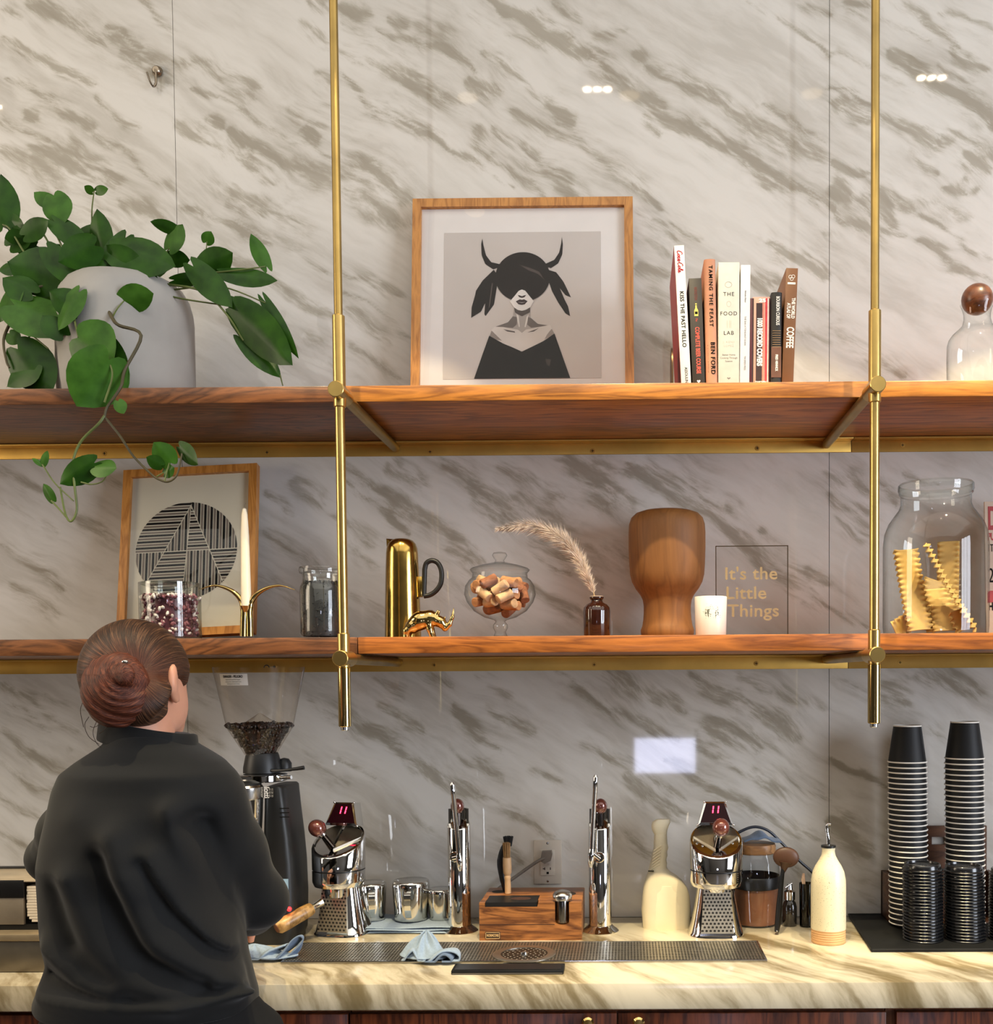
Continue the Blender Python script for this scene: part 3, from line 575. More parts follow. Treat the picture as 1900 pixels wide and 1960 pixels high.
ART = [((196, 187, 181), 0, [(345, 340), (1540, 335), (1540, 1492), (342, 1492)]),
 ((30, 25, 23), 1, [(637, 385), (628, 430), (632, 520), (660, 590), (720, 632), (775, 615), (765, 590), (705, 575), (665, 520), (645, 440)]),
 ((30, 25, 23), 1, [(1243, 380), (1251, 440), (1246, 520), (1215, 590), (1160, 628), (1115, 612), (1122, 590), (1185, 562), (1222, 505), (1238, 430)]),
 ((32, 27, 24), 1, [(725, 635), (762, 690), (745, 800), (728, 910), (665, 1000), (655, 985), (660, 900), (630, 965), (555, 1013), (558, 930), (585, 830), (590, 800), (640, 720)]),
 ((32, 27, 24), 1, [(1140, 640), (1200, 660), (1255, 735), (1285, 800), (1312, 860), (1270, 842), (1228, 788), (1265, 880), (1290, 930), (1305, 1007), (1270, 985), (1215, 900), (1168, 810), (1145, 740)]),
 ((168, 160, 155), 1, [(880, 930), (1003, 930), (1008, 1020), (1060, 1065), (1150, 1080), (940, 1140), (735, 1085), (835, 1050), (872, 1000)]),
 ((112, 104, 100), 2, [(835, 1050), (872, 1005), (905, 1010), (900, 1070), (870, 1095), (740, 1085)]), ((112, 104, 100), 2, [(1150, 1080), (1060, 1065), (1010, 1020), (985, 1010), (980, 1070), (1010, 1095)]),
 ((206, 198, 192), 3, [(735, 1085), (800, 1088), (910, 1110), (940, 1135), (970, 1110), (1080, 1088), (1155, 1075), (1187, 1147), (1100, 1205), (940, 1280), (800, 1220), (693, 1160), (710, 1110)]),
 ((140, 130, 124), 4, [(710, 1115), (745, 1150), (790, 1195), (740, 1185), (695, 1160)]), ((150, 140, 134), 4, [(1165, 1105), (1187, 1147), (1110, 1190), (1130, 1150)]),
 ((92, 84, 80), 4, [(800, 1105), (885, 1123), (890, 1133), (830, 1124)]), ((92, 84, 80), 4, [(980, 1132), (1068, 1100), (1030, 1126)]),
 ((216, 210, 204), 4, [(898, 985), (915, 1000), (925, 1085), (918, 1092), (905, 1040)]), ((216, 210, 204), 4, [(990, 990), (975, 1010), (960, 1088), (968, 1092), (982, 1045)]),
 ((86, 78, 74), 4, [(880, 935), (940, 962), (1003, 935), (1000, 975), (940, 1005), (888, 975)]),
 ((34, 28, 25), 5, [(945+208*math.cos(a*PI/24), 695-196*math.sin(a*PI/24)) for a in range(48)]),
 ((226, 221, 217), 6, [(940, 795), (965, 805), (990, 838), (1030, 888), (1003, 935), (970, 955), (940, 963), (908, 955), (880, 935), (848, 888), (890, 838), (915, 805)]),
 ((60, 50, 48), 7, [(908, 838), (925, 842), (940, 848), (955, 842), (972, 838), (960, 856), (940, 862), (920, 856)]),
 ((58, 44, 45), 7, [(893, 888), (925, 872), (940, 877), (955, 872), (983, 888), (962, 912), (940, 917), (914, 912)]), ((190, 180, 176), 8, [(905, 893), (940, 898), (970, 893), (940, 902)]),
 ((30, 25, 22), 5, [(693, 1155), (800, 1218), (870, 1248), (940, 1282), (1010, 1248), (1100, 1203), (1187, 1143), (1240, 1300), (1305, 1490), (580, 1490), (640, 1310)]),
 ((104, 92, 88), 2, [(712, 740), (718, 742), (695, 925), (688, 935)]), ((84, 74, 70), 6, [(920, 600), (1000, 625), (1070, 655), (1110, 720), (1060, 672), (990, 645)]),
 ((70, 62, 58), 6, [(1120, 1340), (1160, 1345), (1150, 1400), (1128, 1385)])]
pr = MB().box((pt(345, 0)[0], 0.0113, pt(0, 1492)[2]), (pt(1540, 0)[0], 0.012, pt(0, 338)[2])).build('print', mat('print_paper', (196, 187, 181), 0.6, var=0.03, scale=8), t)
fig = MB(); cols = []
for c, lay, poly in ART[1:]:
    if c not in cols: cols.append(c)
    fig.slot = cols.index(c); fig.add([pt(x, y, 0.0008+0.00018*lay) for x, y in poly], [tuple(range(len(poly)))])
fig.build('printed_figure', [mat('print_ink_%d_%d_%d' % c, c, 0.8, var=0.08, scale=18, spec=0.05) for c in cols], pr, 0)
MB().box((-w1/2+0.0205, 0.0055, 0.0205), (w1/2-0.0205, 0.0065, h1-0.0205)).build('glass_pane', glass('picture_glass', (254, 254, 254), (235, 238, 238), refl=0.35), t, 0)

# --- books
def bk(name, label, top, bot, rgb, depth, ytop, lean, page=True, round_spine=False, twist=0.0, xoff=None):
    """top, bot: left and right edge of the spine at its top and foot, in photograph pixels"""
    Yb = -0.386; l, r = A(bot[0], 734, Yb), A(bot[1], 734, Yb); w = r.x-l.x; tl = A((top[0]+top[1])/2, ytop, Yb); h = tl.z-ZU
    t = thing(name, ((l.x+r.x)/2, Yb, ZU+abs(math.sin(lean))*w/2+0.0003), label, 'book', 'books on the upper shelf'); t.rotation_euler = (0, lean, twist)
    m = mat('book_cloth_%d_%d_%d' % rgb, rgb, 0.5, var=0.06, scale=40)
    b = MB(); th = min(0.0028, w*0.2)
    if round_spine:
        n = 8; arc = [(-w/2*math.cos(PI*i/n), -0.006*math.sin(PI*i/n), 0) for i in range(n+1)]; b.prism(arc+[(w/2-th, 0.004, 0), (-w/2+th, 0.004, 0)], (0, 0, h))
    else: b.box((-w/2, 0, 0), (w/2, th, h), 0.0006)
    b.box((-w/2, 0.001, 0), (-w/2+th, depth, h), 0.0005); b.box((w/2-th, 0.001, 0), (w/2, depth, h), 0.0005); b.build('cover', m, t)
    MB().box((-w/2+th, th, 0.003), (w/2-th, depth-0.004, h-0.003)).build('page_block', PAPERW, t)
    t['w'] = w; t['h'] = h; return t, w, h, (-0.0062 if round_spine else -0.0001)
c2 = lambda x, y: (1240+x/5.9375, 440+y/5.9375)
cx_ = lambda x: 1240+x/5.9375
def zc(y, t): return A(1400, 440+y/5.9375, -0.386).z-t.location.z
RED = mat('red_print', (200, 40, 48), 0.5); CORAL = mat('coral_print', (214, 84, 66), 0.5); WHITEP = mat('white_print', (240, 236, 230), 0.5)
DRED = mat('dull_red_print', (126, 52, 40), 0.5); YEL = mat('yellow_print', (214, 200, 96), 0.5); GREYP = mat('pale_grey_print', (186, 180, 170), 0.5); GREYD = mat('mid_grey_print', (120, 116, 112), 0.5)
t, w, h, f = bk('book', 'tall white spined book with red covers leaning left, red script at its head', (cx_(290), cx_(400)), (cx_(378), cx_(490)), (224, 220, 212), 0.235, cx_(0)*0+440+178/5.9375, -0.048)
for sgn in (-1, 1): MB().box((sgn*w/2-0.0003, 0.003, 0.001), (sgn*w/2+0.0003, 0.233, h-0.001)).build('red_side', mat('red_cover', (150, 26, 34), 0.4), t)
SCRIPT = [  # flowing red script, one pen stroke per letter (units: x height = 1)
 [(1.25, 1.75), (0.95, 2.05), (0.45, 1.9), (0.1, 1.2), (0.05, 0.5), (0.4, 0.0), (0.95, 0.05), (1.45, 0.5)], [(2.1, 0.95), (1.75, 0.9), (1.55, 0.5), (1.75, 0.05), (2.15, 0.15), (2.35, 0.6), (2.1, 0.95), (2.5, 0.75)],
 [(3.25, 0.85), (2.95, 0.98), (2.7, 0.6), (2.75, 0.15), (3.05, 0.0), (3.4, 0.3)], [(4.15, 0.9), (3.8, 0.95), (3.55, 0.5), (3.7, 0.05), (4.0, 0.15), (4.2, 0.9), (4.15, 0.25), (4.35, 0.0), (4.6, 0.25)], [(4.55, 0.62), (4.95, 0.62)],
 [(6.35, 1.75), (6.05, 2.05), (5.55, 1.9), (5.2, 1.2), (5.15, 0.5), (5.5, 0.0), (6.05, 0.05), (6.5, 0.5)], [(7.15, 0.95), (6.8, 0.9), (6.6, 0.5), (6.8, 0.05), (7.2, 0.15), (7.4, 0.6), (7.15, 0.95), (7.5, 0.75)],
 [(7.6, 0.6), (8.1, 1.3), (8.2, 1.95), (7.95, 2.0), (7.8, 1.2), (7.85, 0.2), (8.1, 0.0), (8.35, 0.25)], [(9.0, 0.9), (8.65, 0.95), (8.4, 0.5), (8.55, 0.05), (8.85, 0.15), (9.05, 0.9), (9.0, 0.25), (9.2, 0.0), (9.6, 0.35)]]
u_ = 0.046/9.4; zt0 = zc(226, t)
for st_ in SCRIPT: MB().tube([((v.y-0.9)*u_*1.05, f-0.0001, zt0-(v.x+0.25*v.y)*u_) for v in catmull([(x, y, 0) for x, y in st_], 4)], 0.00085, 5).build('script_letter', RED, t)
letters('title_lettering', t, 'KISS THE PAST HELLO', 0.0118, (0, f, zc(1010, t)), INK, True, spacing=1.06, bold=0.0003, xs=0.985)
letters('publisher_lettering', t, 'ASSOULINE', 0.0085, (0.001, f, zc(1655, t)), INK, True, bold=0.0001, xs=0.85)
t, w, h, f = bk('book', 'black spined paperback with coral lettering and a small yellow bottle on its spine', (cx_(460), cx_(600)), (cx_(505), cx_(648)), (50, 43, 36), 0.2, 440+552/5.9375, -0.032)
letters('author_lettering', t, 'BERNSTEIN', 0.0085, (0, f, zc(720, t)), DRED, True, xs=0.66)
letters('title_lettering', t, 'COMPLETE BEER COURSE', 0.0128, (0.0005, f, zc(1365, t)), CORAL, True, bold=0.0003, xs=0.68)
letters('title_lettering', t, 'The', 0.006, (0, f, zc(1015, t)), CORAL, True, shear=0.4, xs=0.8)
b = MB(); z0 = zc(975, t); b.prism([(-0.0042, f, z0), (0.0042, f, z0), (0.0042, f, z0+0.012), (0.0018, f, z0+0.017), (0.0015, f, z0+0.023), (-0.0015, f, z0+0.023), (-0.0018, f, z0+0.017), (-0.0042, f, z0+0.012)], (0, -0.0002, 0))
b.box((-0.0018, f-0.0002, z0+0.0245), (0.0018, f, z0+0.027)); b.build('bottle_emblem', YEL, t, 0)
MB().box((-0.003, f-0.0004, z0+0.004), (0.003, f-0.0002, z0+0.0095)).build('bottle_label', INK, t, 0)
MB().prism([(-0.004, f, 0.008), (0, f, 0.003), (0.004, f, 0.008), (0.002, f, 0.010), (0, f, 0.0085), (-0.002, f, 0.010)], (0, -0.0002, 0)).build('foot_emblem', WHITEP, t, 0)
t, w, h, f = bk('book', 'tan pink book with rounded spine and black letterspaced title', (cx_(607), cx_(775)), (cx_(660), cx_(788)), (188, 130, 100), 0.22, 440+345/5.9375, -0.015, round_spine=True)
letters('title_lettering', t, 'TAMING THE FEAST', 0.0112, (0.001, f, zc(760, t)), INK, True, spacing=1.28, bold=0.0002, xs=1.05)
letters('author_lettering', t, 'BEN FORD', 0.013, (0.0028, f, zc(1465, t)), INK, True, spacing=1.15, bold=0.0003, xs=1.0)
letters('author_lettering', t, '& CAROLYN CARRENO', 0.0048, (-0.006, f+0.0015, zc(1470, t)), INK, True, spacing=1.1, xs=1.1)
t, w, h, f = bk('book', 'thick pale cream cookbook with widely spaced horizontal title on the spine', (cx_(800), cx_(1050)), (cx_(797), cx_(1036)), (212, 206, 194), 0.215, 440+370/5.9375, 0.004)
for s_, y in (('THE', 732), ('FOOD', 952), ('LAB', 1173)): letters('title_lettering', t, s_, 0.0116, (-0.0003, f, zc(y, t)), INK, spacing=1.22, xs=1.0)
for s_, y in (('Better Home', 1420), ('Cooking Through', 1455), ('Science', 1492)): letters('subtitle_lettering', t, s_, 0.0052, (0, f, zc(y, t)), GREYD)
for s_, y in (('J. KENJI', 1275), ('LOPEZ', 1318)): letters('author_lettering', t, s_, 0.0065, (0, f, zc(y, t)), GREYP, spacing=1.2)
def ring(b, c, r, wd, n=20, sx=1.0):
    for i in range(n):
        a0, a1 = 2*PI*i/n, 2*PI*(i+1)/n; q = lambda a, rr: (c[0]+rr*sx*math.cos(a), c[1], c[2]+rr*math.sin(a))
        b.add([q(a0, r), q(a1, r), q(a1, r-wd), q(a0, r-wd)], [(0, 1, 2, 3)])
b = MB(); ring(b, (0, f-0.0002, zc(842, t)), 0.0062, 0.0009, sx=0.8); b.build('onion_drawing', GREYP, t, 0); b = MB(); ring(b, (-0.001, f-0.0002, zc(622, t)), 0.0065, 0.0009, sx=1.2)
for dx in (-0.004, 0.001, 0.004): MB().box((dx, f-0.0003, zc(1115, t)), (dx+0.0009, f-0.0001, zc(1030, t))).build('utensil_drawing', GREYP, t, 0)
b.build('ingredient_drawing', GREYP, t, 0)
MB().prism([(-0.004, f, zc(1690, t)+0.001), (-0.002, f, zc(1690, t)+0.003), (0, f, zc(1690, t)+0.001), (0.002, f, zc(1690, t)+0.003), (0.004, f, zc(1690, t)+0.001), (0, f, zc(1690, t)-0.0015)], (0, -0.0002, 0)).build('foot_emblem', GREYD, t, 0)
t, w, h, f = bk('book', 'slim plain white book with tiny grey lettering between the cream and striped books', (cx_(1066), cx_(1165)), (cx_(1042), cx_(1150)), (226, 222, 224), 0.2, 440+400/5.9375, 0.012)
letters('title_lettering', t, 'THE BAR ATTENDANT GUIDE', 0.0052, (0, f, zc(1150, t)), GREYD, True, xs=0.9); letters('author_lettering', t, 'Nicholas Palazzi', 0.005, (0, f, zc(755, t)), GREYD, True, shear=0.4, xs=0.8)
letters('publisher_lettering', t, 'TEN SPEED PRESS', 0.005, (0, f, zc(1515, t)), GREYD, True, xs=0.8)
t, w, h, f = bk('book', 'thin dark maroon book squeezed between the slim white and the striped book', (cx_(1166), cx_(1194)), (cx_(1152), cx_(1182)), (84, 36, 44), 0.16, 440+778/5.9375, 0.010)
t, w, h, f = bk('book', 'short chunky book with pink, red and black vertical stripes and bold white title', (cx_(1195), cx_(1392)), (cx_(1183), cx_(1378)), (216, 158, 140), 0.15, 440+765/5.9375, 0.010)
for x0, x1, c in ((-0.5, -0.44, (40, 28, 30)), (-0.30, 0.06, (52, 30, 32)), (0.06, 0.16, (210, 130, 110)), (0.22, 0.36, (196, 60, 66)), (0.36, 0.42, (240, 214, 206)), (0.44, 0.5, (70, 26, 34))):
    MB().box((x0*w, f-0.0001, 0.0005), (x1*w, f+0.0001, h*(0.985 if c[0] != 52 else 0.93))).build('spine_stripe', mat('stripe_%d_%d_%d' % c, c, 0.5, var=0.2, scale=90), t, 0)
letters('title_lettering', t, '1000 RECORD COVERS', 0.0150, (-0.0035, f-0.0003, zc(1275, t)), WHITEP, True, bold=0.0008, xs=0.70, spacing=0.95); letters('series_lettering', t, '25', 0.010, (0.002, f-0.0003, zc(808, t)), WHITEP, bold=0.0006, xs=1.5)
letters('publisher_lettering', t, 'TASCHEN', 0.006, (0, f-0.0003, 0.004), WHITEP, bold=0.0003, xs=0.9)
t, w, h, f = bk('book', 'black and brown spined book with thin gold lines left of the tall brown book', (cx_(1402), cx_(1550)), (cx_(1388), cx_(1512)), (30, 26, 24), 0.17, 440+720/5.9375, 0.010, round_spine=True)
letters('title_lettering', t, 'BOURBON CURIOUS', 0.0105, (0.0022, f, zc(935, t)), WHITEP, True, bold=0.0002, xs=0.62)
for k in range(8): MB().box((-w*0.36, f-0.0003, zc(1160+k*26, t)), (w*0.36, f+0.004, zc(1160+k*26, t)-0.0012)).build('gold_line', mat('dull_gold_print', (150, 118, 84), 0.5), t, 0)
MB().box((-w*0.45, f-0.0001, zc(1690, t)), (w*0.45, f+0.0045, zc(1340, t))).build('brown_panel', mat('brown_print', (104, 66, 50), 0.5, var=0.3), t, 0)
letters('author_lettering', t, 'FRED MINNICK', 0.0072, (0.0005, f-0.0004, zc(1525, t)), WHITEP, True, bold=0.0003, xs=0.72)
t, w, h, f = bk('book', 'tall brown book leaning right at the end of the row with white title', (cx_(1567), cx_(1705)), (cx_(1517), cx_(1650)), (120, 78, 46), 0.235, 440+437/5.9375, 0.042)
letters('title_lettering', t, 'COFFEE', 0.0215, (0.0008, f, zc(1228, t)), WHITEP, True, bold=0.0006, xs=0.60); letters('title_lettering', t, 'THE WORLD', 0.0102, (0.0055, f, zc(895, t)), WHITEP, True, bold=0.0004, xs=0.74)
letters('title_lettering', t, 'ATLAS OF', 0.0102, (-0.0042, f, zc(925, t)), WHITEP, True, bold=0.0004, xs=0.72)
b = MB(); ring(b, (-0.003, f-0.0002, zc(540, t)), 0.004, 0.001, 12); ring(b, (0.003, f-0.0002, zc(535, t)), 0.004, 0.001, 12); ring(b, (0, f-0.0002, zc(562, t)), 0.004, 0.001, 12); b.box((-0.0085, f-0.0003, zc(625, t)), (0.0085, f-0.0001, zc(602, t))); b.build('publisher_emblem', WHITEP, t, 0)
p = A(1293, 733, -0.375)
t = thing('bookend', (p.x, -0.33, ZU), 'small dark bronze bookend at the foot of the red covered book', 'bookend')
arc = [(0, -0.045, 0), (0, 0.045, 0)]+[(0, 0.045*math.cos(a*PI/10), 0.05+0.045*math.sin(a*PI/10)) for a in range(11)]
MB().prism([(x-0.0085, y, z) for x, y, z in arc], (0.003, 0, 0)).build('upright_plate', mat('dark_bronze', (86, 66, 46), 0.35, 0.9), t); MB().box((-0.0085, -0.04, 0), (-0.05, 0.04, 0.002)).build('foot_plate', MATS['dark_bronze'], t)

# --- carafe with ball stopper
Yc = -0.30; ccx = A(1869, 700, Yc).x; zz = lambda py, Y=Yc, px=1869: A(px, py, Y).z; q = 1/S(Yc)
t = thing('glass_carafe', (ccx, Yc, ZU), 'clear glass carafe with brown ball stopper at the right end of the upper shelf', 'carafe')
pf = [(0.02, 0.002), (46*q, 0.003), (54*q, 0.012), (55*q, zz(690)-ZU), (54.5*q, zz(660)-ZU), (52*q, zz(650)-ZU), (46*q, zz(641)-ZU), (36*q, zz(632)-ZU), (28*q, zz(624)-ZU), (24.5*q, zz(612)-ZU), (24.5*q, zz(602)-ZU), (27*q, zz(592)-ZU), (31*q, zz(582)-ZU)]
MB().lathe(pf, n=40, cap1=False).build('bottle', GLASS, t)
MB().ball((0, 0, zz(573)-ZU), 29*q, 28).build('ball_stopper', wood('dark_ball_wood', (70, 38, 22), (116, 70, 44), (6, 6, 14), 5, 0.35, seed=9), t)

# --- wall hook
p = A(302, 138, 0); k = 1/750
t = thing('wall_hook', (p.x, 0, p.z), 'small metal hook on the marble wall near the upper left joint', 'hook'); HK = mat('nickel', (150, 138, 122), 0.25, 1.0)
RX = Matrix.Rotation(PI/2, 4, 'X')
MB().lathe([(0.0, 0.0), (0.012, 0.0), (0.0135, 0.003), (0.011, 0.010), (0.008, 0.013), (0.0, 0.0135)], n=20, M=RX).build('base_disc', HK, t)
MB().tube(catmull([(0.0, -0.012, 0.0), (0.001, -0.014, -0.018), (0.001, -0.015, -0.036), (-0.004, -0.018, -0.045), (-0.010, -0.022, -0.036), (-0.016, -0.026, -0.014)], 6), [0.003]*20+[0.0022]*11, 8).build('hook_wire', HK, t)

# --- potted pothos
Yp = -0.215; ppx = A(243, 700, Yp).x; q = 1/S(Yp); zt = A(243, 546, Yp).z-ZU
plant = thing('potted_plant', (ppx, Yp, ZU), 'trailing leafy green plant in a pale round shouldered pot, left on upper shelf', 'plant')
POTM = mat('pale_stone_pot', (160, 157, 152), 0.75, var=0.10, scale=9, bump=0.15)
R0 = 121*q
MB().lathe([(R0*0.93, 0), (R0*0.98, 0.01), (R0, 0.05), (R0, zt*0.72), (R0*0.985, zt*0.80), (R0*0.94, zt*0.89), (R0*0.86, zt*0.96), (R0*0.76, zt), (R0*0.70, zt*0.995), (R0*0.68, zt*0.93)], n=48, cap1=False).build('pot', POTM, plant)
MB().lathe([(R0*0.69, zt*0.94), (R0*0.4, zt*0.955), (0.001, zt*0.96)], n=32, cap0=False).build('soil', mat('potting_soil', (40, 28, 20), 0.95, var=0.4, scale=120, bump=0.6), plant)
def leafmat(n, a, b):
    m = bpy.data.materials.new(n); t = nt(m); s = bsdf(t); tc = N(t, 'ShaderNodeTexCoord'); nz = N(t, 'ShaderNodeTexNoise', Scale=28.0, Detail=3.0); L(t, tc.outputs['Object'], nz.inputs['Vector'])
    L(t, ramp(t, nz.outputs['Fac'], [(0.3, lin(a)), (0.75, lin(b))]), s.inputs['Base Color']); s.inputs['Roughness'].default_value = 0.38; s.inputs['Specular IOR Level'].default_value = 0.22
    s.inputs['Subsurface Weight'].default_value = 0.0; bp = N(t, 'ShaderNodeBump', Strength=0.12, Distance=0.004); L(t, nz.outputs['Fac'], bp.inputs['Height']); L(t, bp.outputs[0], s.inputs['Normal']); return m
LEAF = [leafmat('deep_green_leaf', (26, 58, 8), (46, 86, 16)), leafmat('mid_green_leaf', (42, 80, 16), (66, 110, 32)), leafmat('young_green_leaf', (60, 100, 34), (96, 140, 60))]
STEMM = mat('green_stem', (92, 104, 48), 0.5, var=0.25, scale=20); STEMB = mat('brown_stem', (70, 62, 34), 0.6, var=0.3, scale=20)
LV = [((8,428),(-4,328),54,-.25,0),((0,418),(48,430),28,-.24,0),((104,392),(64,364),30,-.24,1),((102,376),(120,428),52,-.26,1),((177,368),(161,356),14,-.24,1),((184,366),(205,361),16,-.24,1),((48,450),(94,421),36,-.27,0),
 ((104,424),(174,476),38,-.27,0),((196,490),(182,398),46,-.25,0),((220,476),(332,504),74,-.30,0),((244,498),(301,581),60,-.27,0),((324,475),(349,429),44,-.25,1),((336,440),(287,424),20,-.25,0),((321,494),(363,497),28,-.24,0),
 ((394,464),(403,443),23,-.25,1),((386,514),(447,484),50,-.25,0),((370,510),(446,592),46,-.28,0),((428,522),(532,538),36,-.26,0),((510,510),(480,446),26,-.25,1),((508,578),(573,688),24,-.28,0),((456,596),(562,700),70,-.30,0),
 ((465,648),(538,720),36,-.27,0),((440,574),(472,602),24,-.28,0),((194,498),(158,522),30,-.30,1),((168,536),(222,572),44,-.33,1),((236,576),(293,562),42,-.35,1),((114,526),(12,498),88,-.29,0),((28,584),(148,634),80,-.33,1),((30,556),(-6,612),44,-.31,1),
 ((150,646),(221,692),96,-.405,1),((208,688),(146,778),94,-.428,1),((214,662),(233,738),38,-.40,0),((34,668),(98,748),82,-.33,0),((18,638),(36,658),28,-.3,1),((32,510),(-4,516),30,-.27,0),((42,452),(8,456),24,-.25,0),((166,492),(144,477),22,-.28,0),
 ((126,482),(99,468),17,-.25,1),((226,768),(236,790),22,-.435,1),((180,886),(112,926),44,-.44,0),((182,894),(223,896),36,-.44,1),((326,886),(292,846),42,-.44,1),((308,891),(279,875),25,-.44,0),((314,906),(331,894),24,-.435,0),((344,856),(377,890),30,-.44,0),
 ((100,958),(80,927),22,-.44,1),((80,890),(61,877),9,-.44,2),((82,890),(90,863),13,-.44,2),((333,536),(398,531),24,-.26,0),((70,470),(30,480),40,-.22,0),((150,450),(205,430),30,-.2,0),((250,470),(290,520),44,-.2,0),((20,600),(60,560),40,-.25,0),((100,560),(60,600),34,-.22,0),((285,520),(330,500),34,-.2,0)]
LV += [((180,470),(112,502),58,-.32,0),((262,522),(200,468),50,-.30,0),((152,592),(92,556),50,-.36,0),((150,560),(104,628),46,-.37,1),((92,478),(152,546),46,-.31,0),((60,560),(4,528),48,-.31,0),((66,700),(14,742),54,-.33,0),((20,470),(58,432),40,-.24,0),((240,455),(196,524),44,-.27,0),((120,640),(80,600),40,-.36,0)]
RL = random.Random(5)
lroot = Vector(plant.location)
for bpx, tpx, wpx, Y, c in LV:
    B, T = A(bpx[0], bpx[1], Y), A(tpx[0], tpx[1], Y-0.01); d = T-B; Ln = d.length; x = d.normalized(); roll = RL.uniform(-0.5, 0.5)
    n0 = Vector((0, -1, 0)); yv = n0.cross(x).normalized(); nn = x.cross(yv).normalized()
    if nn.y > 0: nn = -nn
    wv = (yv*math.cos(roll)+nn*math.sin(roll)).normalized(); nn = x.cross(wv).normalized(); nn = -nn if nn.y > 0 else nn
    hw = wpx*1.16/S(Y)/2/max(0.75, math.cos(roll)); fold = RL.uniform(0.10, 0.35); droop = RL.uniform(-0.05, 0.16)*Ln; wavy = RL.uniform(0, 6)
    def lf(u, v):
        s = v*2-1; g = abs(s); prof = (1-u)**0.88*(0.60+1.55*u)/0.83 if u < 1 else 0.0
        al = u*Ln-0.17*Ln*math.sin(PI*min(1, g)**0.9)*(1-u)**3; off = -fold*hw*g*prof*0.6-droop*u*u+0.02*Ln*math.sin(wavy+5*u)*s
        return B-lroot+x*al+wv*(s*hw*prof)+nn*off
    MB().grid(lf, 8, 9).build('leaf', LEAF[c], plant, 60)
def vine(pts, r, m=STEMM):
    P = catmull([A(x, y, Y)-lroot for x, y, Y in pts], 5); MB().tube(P, [r*(1-0.35*i/len(P)) for i in range(len(P))], 8).build('stem', m, plant)
vine([(185, 575, -.28), (200, 579, -.33), (215, 609, -.37), (228, 623, -.39), (270, 642, -.40), (239, 708, -.41), (231, 741, -.425), (206, 778, -.43), (200, 798, -.435)], 0.0042, STEMB)
vine([(200, 796, -.435), (188, 812, -.44), (155, 845, -.44), (140, 884, -.44), (143, 932, -.44), (147, 976, -.44), (136, 998, -.44), (125, 983, -.44), (115, 932, -.44)], 0.0030)
vine([(202, 800, -.435), (230, 835, -.44), (255, 873, -.44), (290, 908, -.44), (305, 918, -.44), (322, 922, -.44), (338, 910, -.44), (346, 880, -.44), (348, 868, -.44)], 0.0028, STEMB)
vine([(81, 889, -.44), (105, 925, -.44), (141, 959, -.44)], 0.0018); vine([(98, 958, -.44), (118, 980, -.44), (132, 997, -.44)], 0.0020); vine([(155, 923, -.44), (175, 927, -.44), (195, 922, -.44), (204, 910, -.44)], 0.0018)
vine([(315, 922, -.44), (318, 908, -.44), (324, 886, -.44)], 0.0017); vine([(300, 912, -.44), (312, 905, -.44)], 0.0015)
vine([(185, 600, -.20), (160, 528, -.28), (155, 560, -.31), (136, 594, -.33)], 0.0046, STEMB); vine([(110, 454, -.27), (128, 490, -.27), (150, 525, -.26)], 0.0024); vine([(82, 446, -.27), (115, 500, -.25), (150, 530, -.25)], 0.0024)
vine([(312, 543, -.26), (386, 557, -.28), (433, 601, -.29), (466, 652, -.28)], 0.0030); vine([(300, 560, -.25), (349, 572, -.27), (441, 586, -.28)], 0.0024); vine([(320, 556, -.25), (395, 548, -.26), (441, 553, -.27), (508, 580, -.28)], 0.0022)
vine([(330, 545, -.24), (380, 525, -.25), (428, 520, -.26), (480, 514, -.26), (508, 510, -.25)], 0.0022); vine([(536, 718, -.27), (541, 738, -.28)], 0.0018); vine([(392, 512, -.25), (394, 485, -.25), (396, 462, -.25)], 0.0016)
vine([(178, 480, -.25), (176, 430, -.24), (176, 400, -.24), (180, 366, -.24)], 0.0020); vine([(33, 612, -.31), (60, 640, -.32), (92, 667, -.33)], 0.0022); vine([(22, 612, -.31), (7, 650, -.32), (12, 690, -.33), (18, 704, -.33)], 0.0034, STEMB)
vine([(165, 545, -.26), (100, 545, -.28), (40, 560, -.3), (20, 585, -.31)], 0.0036, STEMB); vine([(200, 560, -.25), (210, 520, -.24), (240, 500, -.25)], 0.0026); vine([(220, 560, -.22), (218, 520, -.23), (222, 478, -.27)], 0.0024); vine([(200, 540, -.22), (205, 500, -.23), (196, 488, -.24)], 0.0024)
vine([(255, 545, -.22), (300, 510, -.23), (324, 475, -.25)], 0.0022); vine([(60, 640, -.30), (35, 668, -.32)], 0.002); vine([(140, 600, -.36), (150, 646, -.40)], 0.0026); vine([(200, 770, -.435), (215, 720, -.43), (208, 690, -.42)], 0.0022)
vine([(215, 607, -.36), (225, 590, -.36), (237, 576, -.35)], 0.0018); vine([(120, 540, -.27), (60, 500, -.26), (20, 440, -.25), (5, 430, -.25)], 0.0026); vine([(146, 606, -.34), (180, 604, -.35), (196, 598, -.35), (190, 560, -.33), (170, 538, -.33)], 0.0024)
# ================================================================== lower shelf
def prof(cxp, Y, pts, base_z, bottom=None):
    """profile from measured (half width px, y px) pairs; returns metres above base"""
    q = 1/S(Y); return [(max(1e-5, r*q), A(cxp, y, Y).z-base_z) for r, y in pts]
